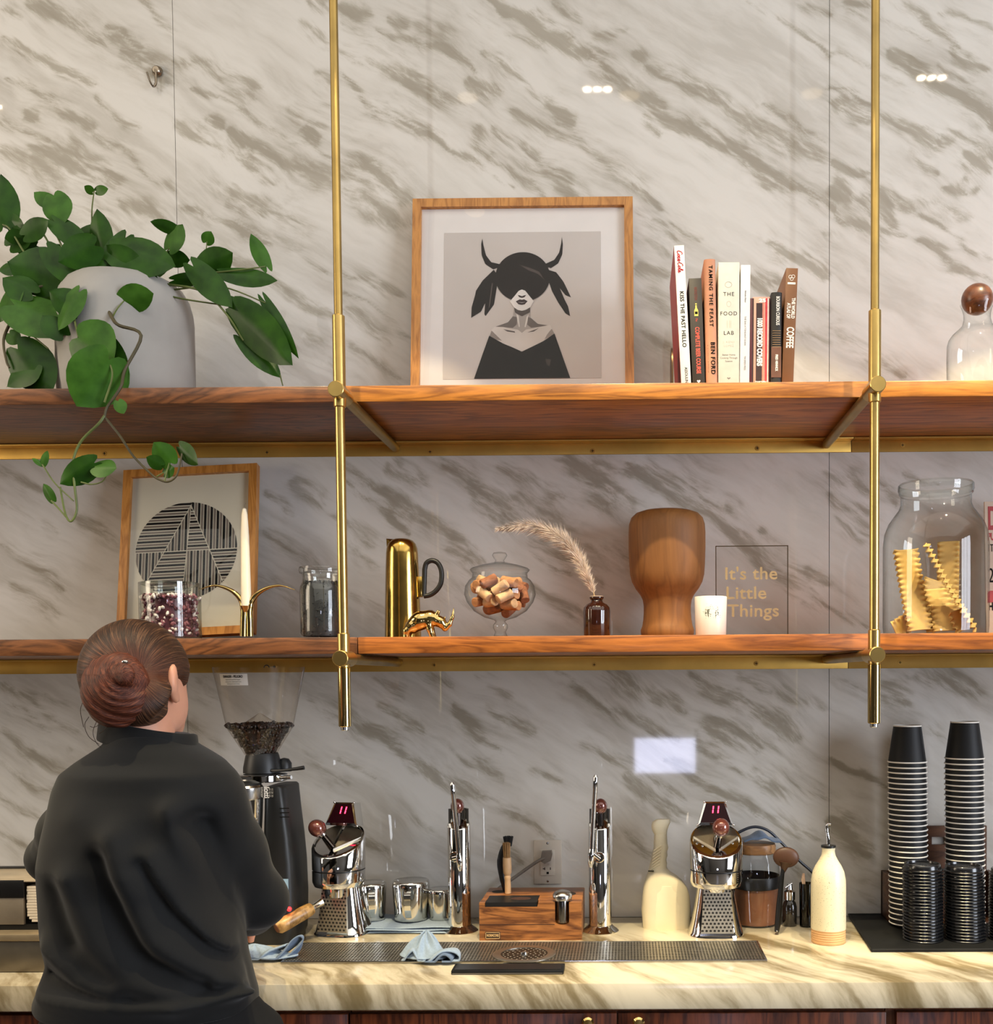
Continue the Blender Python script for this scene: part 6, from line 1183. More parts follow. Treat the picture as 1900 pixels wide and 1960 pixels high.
for k in range(7): MB().tube([((1246+k*0.8-1274)*q, -0.0185, Lz(1662-k*6, Yq)), ((1262+k*0.6-1274)*q, -0.0198, Lz(1652-k*6, Yq))], 0.0011, 6).build('grip_rib', CREAM, t)
MB().box(((1240-1274)*q, -0.0245, Lz(1665, Yq)), ((1251-1274)*q, -0.020, Lz(1663.5, Yq))).build('printed_line', INK, t)

# --- jar of cocoa with wooden lid, draped rag and cable
Yq = -0.078; cxp = 1446; c = A(cxp, 1720, Yq).x; q = 1/S(Yq); t = thing('lidded_jar', (c, Yq, ZC), 'glass jar of brown cocoa with wooden lid and black band behind right espresso tap', 'jar'); zz = lambda py: Lz(py, Yq, cxp)
MB().lathe([(40*q, 0.001), (43*q, 0.004), (45*q, zz(1700)), (46*q, zz(1670)), (44*q, zz(1650)), (40*q, zz(1636)), (37*q, zz(1628))], n=44, cap1=False).build('jar_wall', GLASS, t)
MB().lathe([(39*q, 0.004), (42*q, 0.007), (43.5*q, zz(1694)), (0.001, zz(1690))], n=36).build('cocoa', mat('cocoa_powder', (136, 88, 62), 0.9, var=0.15, scale=30), t)
MB().lathe([(44.5*q, zz(1697)), (46*q, zz(1696)), (46.6*q, zz(1676)), (45.5*q, zz(1674))], n=44, cap0=False, cap1=False).build('band', BLACK, t)
MB().lathe([(36*q, zz(1632)), (38*q, zz(1630)), (38.5*q, zz(1618)), (37*q, zz(1614)), (0.001, zz(1613))], n=40).build('lid', wood('lid_wood', (132, 90, 52), (180, 132, 84), (3, 14, 14), 5, 0.5, seed=3), t)
b = MB(); r = random.Random(3)
rag = thing('draped_cloth', (c+0.01, Yq, ZC+zz(1613)+0.0005), 'small blue grey cloth draped over the wooden jar lid', 'cloth')
b.grid(lambda u, v: ((-1+2*u)*0.046+0.004, (-1+2*v)*0.030, 0.021*math.exp(-((u-0.42)/0.33)**2)*(1-0.5*(2*v-1)**2)+0.004*math.sin(13*u+3*v)*(1-abs(2*u-1))+0.003), 26, 12); o = b.build('cloth', RAG2, rag); md = o.modifiers.new('thickness', 'SOLIDIFY'); md.thickness = 0.003; md.offset = 1
w3 = lambda px, py, Y: A(px, py, Y)
P = catmull([w3(1405, 1597, -0.07), w3(1440, 1583, -0.065), w3(1470, 1590, -0.06), w3(1500, 1618, -0.055), w3(1532, 1650, -0.05), w3(1556, 1672, -0.045), w3(1572, 1700, -0.04), w3(1580, 1745, -0.04)], 6)
P.append(Vector((P[-1].x+0.004, P[-1].y, ZC+0.0035))); o = MB().tube([p-P[-1] for p in P], 0.0036, 10).build('cable', mat('blue_black_cable', (28, 32, 44), 0.4), None); o.location = P[-1]; tag(o, 'dark cable arching over the lidded jar down to the worktop', 'cable')

# --- ladle, small dispenser bottle, glass of sticks
g = G(1486, 1789, ZC); b1 = A(1503, 1641, -0.145); t = thing('ladle', (g.x, g.y, ZC), 'dark brown spoon with black handle leaning upright against the lidded jar', 'spoon')
L_ = lambda px, py, Y: A(px, py, Y)-Vector((g.x, g.y, ZC)); LADB = mat('brown_spoon', (88, 58, 40), 0.45, var=0.1)
P = [L_(1486, 1788, g.y), L_(1488, 1770, g.y+0.004), L_(1491, 1735, g.y+0.010), L_(1494, 1700, g.y+0.016), L_(1497, 1672, g.y+0.02), L_(1500, 1660, g.y+0.022)]; P[0].z = 0.0062
MB().tube(P, [0.0055, 0.0075, 0.0075, 0.006, 0.0050, 0.0065], 12).build('handle', BLACK, t)
cb = L_(1504, 1641, g.y+0.024); MB().ball(cb, 0.0315, 24, sc=(1.0, 0.32, 0.80), M=Matrix.Rotation(0.10, 3, 'Y')).build('bowl', LADB, t)
MB().tube([L_(1499, 1668, g.y+0.021), L_(1501, 1658, g.y+0.023), L_(1502, 1650, g.y+0.024)], [0.005, 0.010, 0.018], 14).build('bowl_neck', LADB, t); MB().lathe([(0.0022, 0), (0.0001, 0.0004)], (P[0].x, P[0].y-0.0068, P[0].z+0.004), 10, M=RX).build('hanging_hole', STEEL, t)
Yq = -0.10; cxp = 1511; c = A(cxp, 1740, Yq).x; q = 1/S(Yq); zz = lambda py: Lz(py, Yq, cxp); t = thing('dispenser_bottle', (c, Yq, ZC), 'small dark glass bottle with chrome top between the ladle and cream bottle', 'bottle')
MB().lathe([(13*q, 0), (14*q, 0.002), (14*q, zz(1735)), (12*q, zz(1727)), (8*q, zz(1722))], n=24).build('bottle', mat('dark_glass', (38, 34, 28), 0.06, coat=0.5), t); MB().lathe([(9*q, zz(1723)), (11*q, zz(1721)), (11*q, zz(1706)), (6*q, zz(1702)), (5*q, zz(1692)), (0.0, zz(1690))], n=20).build('chrome_top', CHROME, t)
MB().tube([(0, 0, zz(1694)), (0.004, -0.006, zz(1690)), (-0.014, -0.016, zz(1697))], 0.0022, 8).build('spout', CHROME, t)
Yq = -0.11; cxp = 1543; c = A(cxp, 1740, Yq).x; q = 1/S(Yq); zz = lambda py: Lz(py, Yq, cxp); t = thing('stick_glass', (c, Yq, ZC), 'tall dark glass holding wooden stirrers left of the cream bottle', 'glass')
MB().lathe([(11*q, 0.0), (13*q, 0.002), (14*q, zz(1690)), (13*q, zz(1690)), (12*q, 0.006), (0.001, 0.005)], n=24, cap1=False).build('glass_wall', glass('smoked_glass', (120, 116, 96), (30, 28, 22)), t)
STK = mat('birch_stick', (206, 164, 122), 0.6, var=0.1)
for k in range(5):
    x0, y0 = random.uniform(-0.006, 0.006), random.uniform(-0.006, 0.006); b = MB(); d = Vector((-0.012-0.003*k+0.002, 0.004-0.004*k*0.5, zz(1672+2*k)-0.009)); u = Vector((0.0028, 0.0008*k, 0)); v = Vector((0, 0.0008, 0)); B = Vector((0.004+0.0015*k, 0.004-0.002*k, 0.008))
    vs = [B+s1*u+s2*v+f_*d for f_ in (0, 1) for s1, s2 in ((-1, -1), (1, -1), (1, 1), (-1, 1))]; b.add(vs, [(0, 1, 2, 3), (7, 6, 5, 4)]+[(i, (i+1) % 4, 4+(i+1) % 4, 4+i) for i in range(4)]); o = b.build('wooden_stirrer', STK, None, 0); o.location = t.location
    tag(o, 'thin wooden stirrer in the dark glass, %s from the left' % ['fifth', 'fourth', 'third', 'second', 'first'][k], 'stirrer', 'wooden stirrers in the dark glass')

# --- cream stoneware bottle with pourer
gy = G(1585, 1811, ZC).y+0.039; cxp = 1585; c = A(cxp, 1760, gy).x; q = 1/S(gy); zz = lambda py: Lz(py, gy, cxp); t = thing('oil_bottle', (c, gy, ZC), 'cream speckled stoneware bottle with tan ridged foot and metal pourer', 'bottle')
m = bpy.data.materials.new('speckled_glaze'); tt = nt(m); s_ = bsdf(tt); tc = N(tt, 'ShaderNodeTexCoord'); vo = N(tt, 'ShaderNodeTexNoise', Scale=420.0, Detail=1.0); L(tt, tc.outputs['Object'], vo.inputs['Vector']); L(tt, ramp(tt, vo.outputs['Fac'], [(0.26, lin((150, 138, 104))), (0.33, lin((232, 222, 190)))]), s_.inputs['Base Color']); s_.inputs['Roughness'].default_value = 0.35
zg = zz(1776); MB().lathe([(33*q, zg-0.0005), (33.4*q, zg+0.002), (33.5*q, zz(1700)), (33*q, zz(1684)), (30*q, zz(1668)), (25*q, zz(1657)), (18*q, zz(1646)), (13.5*q, zz(1637)), (12*q, zz(1628)), (13*q, zz(1624)), (13*q, zz(1622)), (10*q, zz(1621.5))], n=48).build('glazed_body', m, t)
TANC = mat('bare_stoneware', (212, 166, 116), 0.7, var=0.06); zs2 = [(31*q, 0.0), (32.5*q, 0.0015)]
for k in range(5): z0 = 0.006+k*(zg-0.006)/5; zs2 += [(32.8*q, z0), (32.0*q, z0+0.0012), (32.0*q, z0+0.002), (32.8*q, z0+0.003)]
zs2 += [(33*q, zg)]; MB().lathe(zs2, n=48).build('bare_foot', TANC, t)
MB().lathe([(10*q, zz(1622)), (14*q, zz(1621.5)), (14*q, zz(1618)), (9*q, zz(1617))], n=28).build('stopper', BLACK, t)
MB().tube(catmull([(0.0, 0, zz(1619)), (-0.0005, 0, zz(1605)), (-0.003, 0, zz(1590)), (-0.0035, 0, zz(1580)), (0.0, 0, zz(1577.5)), (0.005, 0, zz(1578))], 5), [0.004]*8+[0.0034]*18, 12).build('pourer', CHROME, t)

# --- black bar mat, crate, cups and lids
p0, p1 = G(1627, 1758, ZC), G(1668, 1823, ZC); t = thing('bar_mat', (p1.x+0.30, -0.165, ZC), 'black rubber bar mat under the cup stacks at the right end of the worktop', 'mat')
P = [(p0.x-p1.x-0.30, -0.008+0.165), (-0.30, p1.y+0.165), (0.32, p1.y+0.165), (0.32, -0.008+0.165)]; b = MB(); b.prism([(x, y, 0.0003) for x, y in P], (0, 0, 0.0055)); b.build('mat', RUBBER, t, 0)
for a0, a1 in zip(P, P[1:]+P[:1]): 
    if a0[0] > 0.3 and a1[0] > 0.3: continue
    MB().tube([(a0[0], a0[1], 0.006), (a1[0], a1[1], 0.006)], 0.0022, 8).build('raised_edge', RUBBER, t)
ZM = ZC+0.0062
Yq = -0.030; t = thing('cup_caddy', (A(1790, 1700, Yq).x, -0.06, ZM), 'low brown wooden caddy with a hand slot behind the cup stacks', 'caddy'); CADW = wood('walnut_caddy', (70, 42, 26), (108, 70, 44), (3, 12, 12), 5, 0.5, seed=9.5)
xl, xr, zt = A(1772, 1600, Yq).x-t.location.x, A(1888, 1600, Yq).x-t.location.x, A(1800, 1581, Yq).z-ZM; s0, s1, z0_, z1_ = A(1783, 1615, Yq).x-t.location.x, A(1830, 1615, Yq).x-t.location.x, A(1800, 1617, Yq).z-ZM, A(1800, 1602, Yq).z-ZM
for a0, a1 in (((xl, 0), (s0, zt)), ((s1, 0), (xr, zt)), ((s0, 0), (s1, z0_)), ((s0, z1_), (s1, zt))): MB().box((a0[0], 0.03, a0[1]), (a1[0], 0.042, a1[1])).build('back_board', CADW, t, 0)
xs_l = A(1688, 1700, Yq).x-t.location.x; zs3 = A(1690, 1667, Yq).z-ZM
MB().box((xs_l, -0.05, 0), (xs_l+0.010, 0.042, zs3), 0.001).build('side_board', CADW, t); MB().box((xs_l, 0.03, 0), (xl, 0.042, zs3)).build('back_board', CADW, t); MB().box((xr, -0.05, 0), (xr+0.010, 0.042, zs3), 0.001).build('side_board', CADW, t); MB().box((xs_l, -0.05, 0), (xr, 0.03, 0.004)).build('floor_board', CADW, t)
CUPB = mat('black_paper_cup', (17, 17, 18), 0.55, spec=0.3, var=0.1); CUPW = mat('cup_rim_white', (232, 226, 216), 0.5, var=0.02)
Yc2 = -0.128; q = 1/S(Yc2); Rr, Rt, Hc = 36.6*q, 26.2*q, 0.0905
proto = thing('paper_cup', (0, 0, 0), 'x', 'cup', 'black paper cups in the left stack')
MB().lathe([(Rr-0.0012, 0.001), (Rr-0.0015, 0.003), (Rt, Hc-0.003), (Rt-0.0012, Hc-0.003), (Rt-0.0014, Hc-0.010), (0.001, Hc-0.010)], n=36, cap0=False, cap1=False).build('cup_wall', CUPB, proto)
MB().lathe([(Rr-0.0014, 0.0004), (Rr, 0.0001), (Rr+0.0010, 0.0017), (Rr, 0.0035), (Rr-0.0014, 0.0032)], n=36, cap0=False, cap1=False).build('rolled_rim', CUPW, proto)
MB().lathe([(Rt-0.0011, Hc-0.0031), (Rt+0.0003, Hc-0.0031), (Rt+0.0003, Hc-0.0002), (Rt-0.0011, Hc)], n=36, cap0=False, cap1=False).build('base_edge', CUPW, proto)
first = [True]
def ordn(k): return ['topmost']+[('second', 'third', 'fourth', 'fifth', 'sixth', 'seventh', 'eighth', 'ninth', 'tenth', 'eleventh', 'twelfth', 'thirteenth', 'fourteenth', 'fifteenth', 'sixteenth', 'seventeenth', 'eighteenth', 'nineteenth', 'twentieth', 'twenty-first', 'twenty-second', 'twenty-third', 'twenty-fourth', 'twenty-fifth', 'twenty-sixth', 'twenty-seventh', 'twenty-eighth', 'twenty-ninth', 'thirtieth', 'thirty-first', 'thirty-second', 'thirty-third', 'thirty-fourth', 'thirty-fifth')[i]+' from the top' for i in range(34)] if k is None else None
ORD = ordn(None)
def stack(px_top, px_bot, y_first, which):
    zt_ = A(px_top, y_first, Yc2).z; n = 32; pit = (zt_-ZM-0.0056-0.0005)/(n-1); xt, xb = A(px_top, y_first, Yc2).x, A(px_bot, 1772, Yc2).x
    for k in range(n):
        o = proto if first[0] else dup(proto); first[0] = False; f_ = k/(n-1)
        o.location = (xt+(xb-xt)*f_+random.uniform(-0.0005, 0.0005), Yc2+random.uniform(-0.0005, 0.0005), zt_-k*pit); o['label'] = '%s overturned black paper cup of the %s stack, white rolled rim' % (ORD[k], which); o['group'] = 'black paper cups in the %s stack' % which
stack(1736, 1738.5, 1459, 'left'); stack(1845, 1847, 1452, 'right')
Yl = -0.262; q = 1/S(Yl); LID = mat('black_glossy_lid', (16, 17, 20), 0.22, var=0.1, coat=0.3); Rl = 37.5*q
protl = None
def lid_mesh():
    return MB().lathe([(Rl, 0), (Rl+0.001, 0.0012), (Rl, 0.0032), (Rl-0.0035, 0.0044), (Rl-0.004, 0.0125), (Rl-0.0055, 0.0145), (Rl-0.0085, 0.0145), (Rl-0.0095, 0.0100), (0.001, 0.0092)], n=32, cap0=False, cap1=False)
lid0 = lid_mesh().build('cup_cover', LID, None, 50); used = [False]
def lids(px, y_top, which, lean):
    z_top = A(px, y_top, Yl).z-0.0145; n = 23; base = ZM; pit = (z_top-base)/(n-1); xb = A(px, 1780, Yl).x
    for k in range(n):
        o = lid0 if not used[0] else lid0.copy()
        if used[0]: COL.objects.link(o)
        used[0] = True; j = n-1-k; o.location = (xb+lean*j*pit+random.uniform(-0.0006, 0.0006), Yl+random.uniform(-0.0006, 0.0006), base+j*pit); o.rotation_euler = (0, 0, random.uniform(0, 6))
        tag(o, '%s black plastic lid of the %s lid stack' % (ORD[k], which), 'lid', 'black lids in the %s stack' % which)
lids(1766, 1652, 'left', -0.01); lids(1847, 1655, 'middle', -0.03); lids(1931, 1662, 'right', 0.0)

# --- black flat bar at the front
a0, a1, a2 = G(863, 1866, ZC), G(1078, 1866, ZC), G(1080, 1842.5, ZC+0.010); t = thing('flat_tray', ((a0.x+a1.x)/2, (a0.y+a2.y)/2, ZC+0.0004), 'flat black rubber bar lying on the worktop edge beside the crumpled blue cloth', 'mat'); hx, hy = (a1.x-a0.x)/2, (a2.y-a0.y)/2
MB().box((-hx, -hy, 0), (hx, hy, 0.0085), 0.0015).build('bar', RUBBER, t); MB().box((-hx+0.002, -hy-0.0012, 0.001), (hx-0.002, -hy+0.001, 0.0030)).build('front_lip', mat('worn_rubber_edge', (96, 90, 80), 0.4), t); MB().box((-hx+0.006, -hy+0.006, 0.0086), (hx-0.006, hy-0.004, 0.0092)).build('top_pad', BLACK, t)

# --- crumpled blue cloths
def heap(name, cpx, cpy, rx, ry, h, seed, peak, label, folds):
    g = G(cpx, cpy, ZC); t = thing(name, (g.x, g.y, ZC+0.0062), label, 'cloth', 'pale blue bar cloths'); r = random.Random(seed); ph = [r.uniform(0, 6.28) for _ in range(6)]
    def f(u, v):
        a = 2*PI*u; k = v; rim = 1+0.10*math.sin(3*a+ph[0])+0.07*math.sin(5*a+ph[1]); rr = k*rim; x, y = rx*rr*math.cos(a), ry*rr*math.sin(a); x += peak[0]*(1-k)**1.5; y += peak[1]*(1-k)**1.5
        z = h*(1-k**1.25)**1.15+h*0.13*k*(1-k)*4*(math.sin(6*a+ph[2]+3*k)*0.6+0.5*math.sin(11*a+ph[3]-4*k))+0.006*(1 if k > 0.97 else 1)
        return (x, y, max(0.0032, z+0.004*math.sin(40*x+ph[4])*math.cos(33*y+ph[5])))
    b = MB(); b.grid(f, 90, 26, True); o = b.build('cloth_body', RAG, t, 180); md = o.modifiers.new('thickness', 'SOLIDIFY'); md.thickness = 0.003; md.offset = -1
    for pts, wid, m in folds:
        P = catmull([Vector((A(x, y, g.y+dy).x-g.x, dy, A(x, y, g.y+dy).z-ZC)) for x, y, dy in pts], 8); b = MB(); vs = []
        for i, p in enumerate(P):
            for s_ in range(7): v = s_/6; vs.append((p.x+0.004*math.sin(v*3+i*0.2), p.y+v*wid, max(0.002, p.z*(1-0.25*v*v)+0.002*math.sin(5*v))))
        b.add(vs, [(i*7+s_, i*7+s_+1, (i+1)*7+s_+1, (i+1)*7+s_) for i in range(len(P)-1) for s_ in range(6)]); o = b.build('rolled_fold', m, t, 180); md = o.modifiers.new('thickness', 'SOLIDIFY'); md.thickness = 0.0034; md.offset = 0
    return t
heap('bar_cloth', 815, 1838, 0.050, 0.040, 0.056, 5, (0.0, 0.012), 'crumpled pale blue cloth heaped on the drain grate left of the black bar',
     [([(806, 1866, -.040), (815, 1850, -.043), (832, 1838, -.043), (850, 1828, -.040), (866, 1828, -.036), (876, 1838, -.036), (874, 1850, -.038), (862, 1858, -.040), (845, 1862, -.040)], 0.055, RAG),
      ([(812, 1864, -.044), (826, 1850, -.046), (843, 1836, -.046), (856, 1834, -.044), (862, 1842, -.044), (856, 1850, -.045), (846, 1856, -.045)], 0.05, RAG2),
      ([(768, 1850, -.030), (776, 1834, -.034), (790, 1826, -.034), (800, 1838, -.036), (804, 1856, -.038), (806, 1866, -.040)], 0.05, RAG)])
heap('bar_cloth', 505, 1836, 0.070, 0.036, 0.020, 9, (-0.02, 0.0), 'crumpled pale blue cloth on the worktop beside the right elbow of the person',
     [([(500, 1852, -.030), (520, 1846, -.032), (545, 1826, -.02), (562, 1806, -.01), (572, 1798, -.005), (576, 1806, -.005), (568, 1822, -.012), (548, 1842, -.022), (525, 1856, -.03)], 0.022, RAG2),
      ([(470, 1850, -.030), (490, 1842, -.034), (510, 1830, -.03), (530, 1822, -.02), (545, 1815, -.015)], 0.03, RAG)])

# --- napkin dispenser and steel bin at the left end
Yq = -0.470; q = 1/S(Yq); g = A(40, 1840, Yq); t = thing('steel_bin', (g.x, -0.40, ZC), 'brushed steel counter bin at the left edge beside the person', 'bin'); zz = lambda py, Y=Yq: A(40, py, Y).z-ZC; xx = lambda px, Y=Yq: A(px, 1800, Y).x-g.x
BIN = mat('bin_steel', (132, 124, 110), 0.35, 0.8, var=0.1); ztb = zz(1797)
MB().box((xx(-110), -0.088, 0.0005), (xx(135), 0.10, ztb), 0.004).build('bin_body', BIN, t); MB().box((xx(-112), -0.093, ztb), (xx(137), 0.102, zz(1783)), 0.003).build('rim', mat('bin_rim', (176, 158, 128), 0.35, 0.6, var=0.1), t)
zb = ZC+zz(1783); t = thing('napkin_dispenser', (g.x, -0.40, zb), 'grey napkin dispenser with black clip standing on the steel bin at the left edge', 'napkin dispenser'); Yn = -0.46; zz = lambda py: A(40, py, Yn).z-zb; xx = lambda px: A(px, 1740, Yn).x-g.x
DISP2 = mat('dispenser_grey', (150, 138, 120), 0.4, 0.4, var=0.1); zt = zz(1689)
MB().box((xx(-110), 0.0, 0.0003), (xx(135), 0.095, zt)).build('housing', DISP2, t, 0); MB().box((xx(-110), -0.055, 0.0003), (xx(135), 0.0, 0.012)).build('front_shelf', BLACK, t, 0)
MB().box((xx(-110), -0.058, zt), (xx(135), 0.086, zt+0.003), 0.001).build('top_panel', mat('dispenser_lit_top', (186, 170, 144), 0.4, 0.2), t); MB().box((xx(-110), 0.086, zt), (xx(135), 0.095, zt+0.008), 0.001).build('rear_edge', BLACK, t); MB().box((xx(-110), -0.06, zz(1719)), (xx(46), -0.05, zz(1686)), 0.002).build('clip_plate', BLACK, t); MB().box((xx(-110), -0.058, 0.012), (xx(44), -0.05, zz(1719)), 0.001).build('front_panel', DISP2, t)  # light on the top panel is put into its paler colour
NAP = mat('napkin_paper', (226, 212, 190), 0.8, var=0.04); rN = random.Random(3); z0 = zz(1766); n = 13; ph_ = (zz(1697)-z0)/n
for k in range(n):
    ins = 0.010*max(0, 1-k/2.2)**1.5; dx = rN.uniform(-0.001, 0.001); o = MB().box((xx(49)+ins, -0.055, 0), (xx(82)-ins, -0.004, ph_*0.9), 0.0008).build('paper_napkin', NAP, None, 0); o.location = (g.x+dx, -0.40, zb+z0+k*ph_)
    tag(o, '%s folded white napkin of the pile in the dispenser' % ORD[n-1-k], 'napkin', 'white napkins in the dispenser')
# ================================================================== coffee grinder
Yg = -0.200; gx = A(497, 1350, Yg).x; q = 1/S(Yg)
t = thing('coffee_grinder', (gx, Yg, ZC), 'tall black coffee grinder with clear bean hopper beside the head of the person', 'coffee grinder'); zz = lambda py: A(497, py, Yg).z-ZC; xx = lambda px, py=1600: A(px, py, Yg).x-gx
GB = mat('grinder_black', (20, 21, 22), 0.45, var=0.08); b = MB(); vs = []; n = 24
rows = [(450, 576, 1788), (450, 576, 1780), (458, 580, 1772), (500, 580, 1745), (508, 580, 1700), (514, 577, 1640), (517, 572, 1590), (519, 565, 1540), (520, 560, 1497), (524, 556, 1494)]
for l, r, y in rows:
    x0, x1, z = xx(l, y), xx(r, y), max(0, zz(y)-zz(1788)); dep = 0.070 if y > 1760 else 0.068
    for i in range(n): a = 2*PI*i/n; c_, s_ = math.cos(a), math.sin(a); vs.append(((x0+x1)/2+(x1-x0)/2*math.copysign(abs(c_)**0.45, c_), dep*math.copysign(abs(s_)**0.45, s_), z))
k = len(rows); b.add(vs, [(j*n+i, j*n+(i+1) % n, (j+1)*n+(i+1) % n, (j+1)*n+i) for j in range(k-1) for i in range(n)]+[tuple(range(n-1, -1, -1)), tuple((k-1)*n+i for i in range(n))]); b.build('body', GB, t, 40)
HOPPER = glass('smoky_hopper', (253, 250, 246), (196, 186, 176), power=5.0)
RT, RM, RB = 85*q, 62*q, 29*q; zt, zm, zb = zz(1277), zz(1390), zz(1444)
MB().lathe([(RB, zb), (RM*0.98, zm-0.003), (RM, zm+0.003), (RT, zt), (RT-0.002, zt)], n=56, cap0=False, cap1=False).build('hopper', HOPPER, t)
MB().lathe([(RM*0.78, zz(1396)), (0.0005, zz(1364))], n=40, cap0=False, cap1=False).build('hopper_cone', HOPPER, t)
MB().tube([(xx(524, 1277)+0.006*math.cos(a*PI/8), -0.05, zt-0.002+0.006*math.sin(a*PI/8)) for a in range(9)], 0.0012, 6).build('hopper_clip', mat('clip_wire', (50, 46, 42), 0.4), t)
CB = [mat('roasted_bean', (48, 28, 18), 0.35, var=0.35, scale=90), mat('dark_roasted_bean', (26, 16, 12), 0.3, var=0.3, scale=90)]
Rz = lambda z: (RB+(RM-RB)*(z-zb)/(zm-zb))*0.97
o = beans(900, Rz, zb+0.002, zz(1386), 0.012, CB, 21, 0.86, (1, .65, .5)).build('coffee_beans', CB, t, 60); o['kind'] = 'stuff'
MB().lathe([(RB*0.8, zb), (RM*0.84, zz(1394)), (0.001, zz(1390))], n=28).build('bean_core', CB[1], t)
def oncone(x, z, d=0.0006): R = RM+(RT-RM)*(z-zm)/(zt-zm)+d; return (x, -math.sqrt(max(1e-6, R*R-x*x)), z)
lx0, lx1, lz0, lz1 = xx(446, 1300), xx(503, 1300), zz(1311), zz(1290)
MB().grid(lambda u, v: oncone(lx0+(lx1-lx0)*u, lz0+(lz1-lz0)*v), 12, 4).build('warning_label', PAPERW, t)
for s_, zf, sz in (('DANGER - PELIGRO', 0.76, 0.0078), ('keep hands out of the hopper', 0.50, 0.0038), ('unplug before cleaning the burrs', 0.31, 0.0038), ('mantenga las manos fuera', 0.13, 0.0038)):
    vs, fs = text_mesh(s_, sz, bold=0.0002 if zf > 0.7 else 0, xs=0.72 if zf > 0.7 else 0.82); MB().add([oncone(v[0]+(lx0+lx1)/2, v[2]+lz0+(lz1-lz0)*zf, 0.0011) for v in vs], fs).build('label_lettering', INK, t, 0)
MB().lathe([(36*q, zz(1478)), (35.5*q, zz(1468)), (31*q, zz(1446)), (29*q, zz(1441)), (20*q, zz(1440))], (0.004, 0, 0), 40).build('hopper_collar', GB, t)
b = MB(); b.lathe([(14*q, zz(1478)), (14*q, zz(1462)), (9*q, zz(1454)), (0.001, zz(1452))], (xx(541), 0.02, 0), 20); b.build('motor_cap', GB, t)
MB().tube([(xx(530), -0.03, zz(1473)), (xx(560), -0.05, zz(1471)), (xx(585), -0.055, zz(1468)), (xx(598), -0.056, zz(1466))], [0.004, 0.003, 0.0042, 0.005], 10).build('shutter_lever', GB, t)
MB().lathe([(44*q, zz(1493)), (47*q, zz(1491)), (47*q, zz(1481)), (44*q, zz(1479.5)), (30*q, zz(1479))], (0.009, -0.02, 0), 40).build('adjusting_ring', CHROME, t)
MB().tube([(xx(536), -0.04, zz(1486)), (xx(573), -0.052, zz(1484))], [0.0045, 0.0045], 12).build('ring_handle', CHROME, t)
cxd = xx(494); 
MB().lathe([(22*q, zz(1612)), (27*q, zz(1590)), (30*q, zz(1545)), (31*q, zz(1522))], (cxd, -0.075, 0), 36).build('doser_cup', CHROME, t)
MB().lathe([(31*q, zz(1522)), (32*q, zz(1520)), (32*q, zz(1500)), (29*q, zz(1496))], (cxd, -0.075, 0), 36).build('doser_band', STEEL, t)
MB().lathe([(26*q, zz(1499)), (28*q, zz(1492)), (20*q, zz(1488))], (cxd, -0.07, 0), 32).build('doser_top', GB, t)
MB().prism([(xx(470), -0.108, zz(1507)), (xx(490), -0.112, zz(1507)), (xx(497), -0.112, zz(1497)), (xx(470), -0.108, zz(1497))], (0, 0.004, 0)).build('blue_display', mat('blue_screen', (60, 90, 220), 0.3, emit=(50, 90, 255), es=1.2), t, 0)
letters('maker_lettering', t, 'lotti', 0.016, (xx(531), -0.0695, zz(1511)), WHITEP, True, bold=0.0004); letters('spec_lettering', t, '10 20 30\n40 50 60', 0.006, (xx(539), -0.0695, zz(1511)), GREYP, True)
for k in range(3): MB().box((xx(555), -0.0695, zz(1540+k*8)), (xx(572), -0.067, zz(1541.5+k*8))).build('vent_slot', INK, t)
MB().box((xx(560, 1690), -0.0705, zz(1702)), (xx(570, 1690), -0.0685, zz(1672))).build('blue_sticker', mat('pale_blue_sticker', (140, 168, 190), 0.5), t)
for px, py in ((560, 1718), (573, 1727)): MB().ball((xx(px, py), -0.075, zz(py)), 0.0055, 12).build('red_light', mat('red_indicator', (255, 60, 60), 0.3, emit=(255, 24, 30), es=5), t)

# ================================================================== the person at the bar
PX, PY = A(262, 1500, -0.87).x, -0.87
root = Vector((PX, PY, 0)); 
def Q(px, py, Y): return A(px, py, Y)-root
SKIN = mat('skin', (206, 148, 120), 0.5, var=0.06, scale=14)
m = bpy.data.materials['skin']; bsdf(m.node_tree).inputs['Subsurface Weight'].default_value = 0.12; bsdf(m.node_tree).inputs['Subsurface Radius'].default_value = (0.01, 0.004, 0.002)
yw = math.radians(14); fx_, fy_ = math.sin(yw), math.cos(yw); FW, RG = Vector((fx_, fy_, 0)), Vector((fy_, -fx_, 0)); UP = Vector((0, 0, 1)); RY = Matrix.Rotation(-yw, 3, 'Z')
HC = Q(262, 1292, -0.85)
Hd = lambda r, f, u: HC+RG*r+FW*f+UP*u
elbR, wrR, shR = Q(498, 1724, -0.745), Q(470, 1752, -0.545), Q(418, 1520, -0.865); elbL, wrL, shL = Q(97, 1642, -0.725), Q(150, 1735, -0.53), Q(150, 1525, -0.865)
f = Field((-0.34, -0.24, 0.0), (0.36, 0.56, 1.66), 0.0052)
f.egg(HC, (0.069, 0.092, 0.090), 0.02, RY).egg(Hd(0, 0.040, -0.062), (0.056, 0.058, 0.056), 0.03, RY).egg(Hd(0, 0.078, -0.095), (0.026, 0.024, 0.022), 0.02, RY)
f.chain([Hd(0, 0.092, 0.012), Hd(0, 0.108, -0.024)], [0.009, 0.014], 0.012); f.limb(Hd(-0.030, 0.080, 0.016), Hd(0.030, 0.080, 0.016), 0.014, 0.014, 0.015)
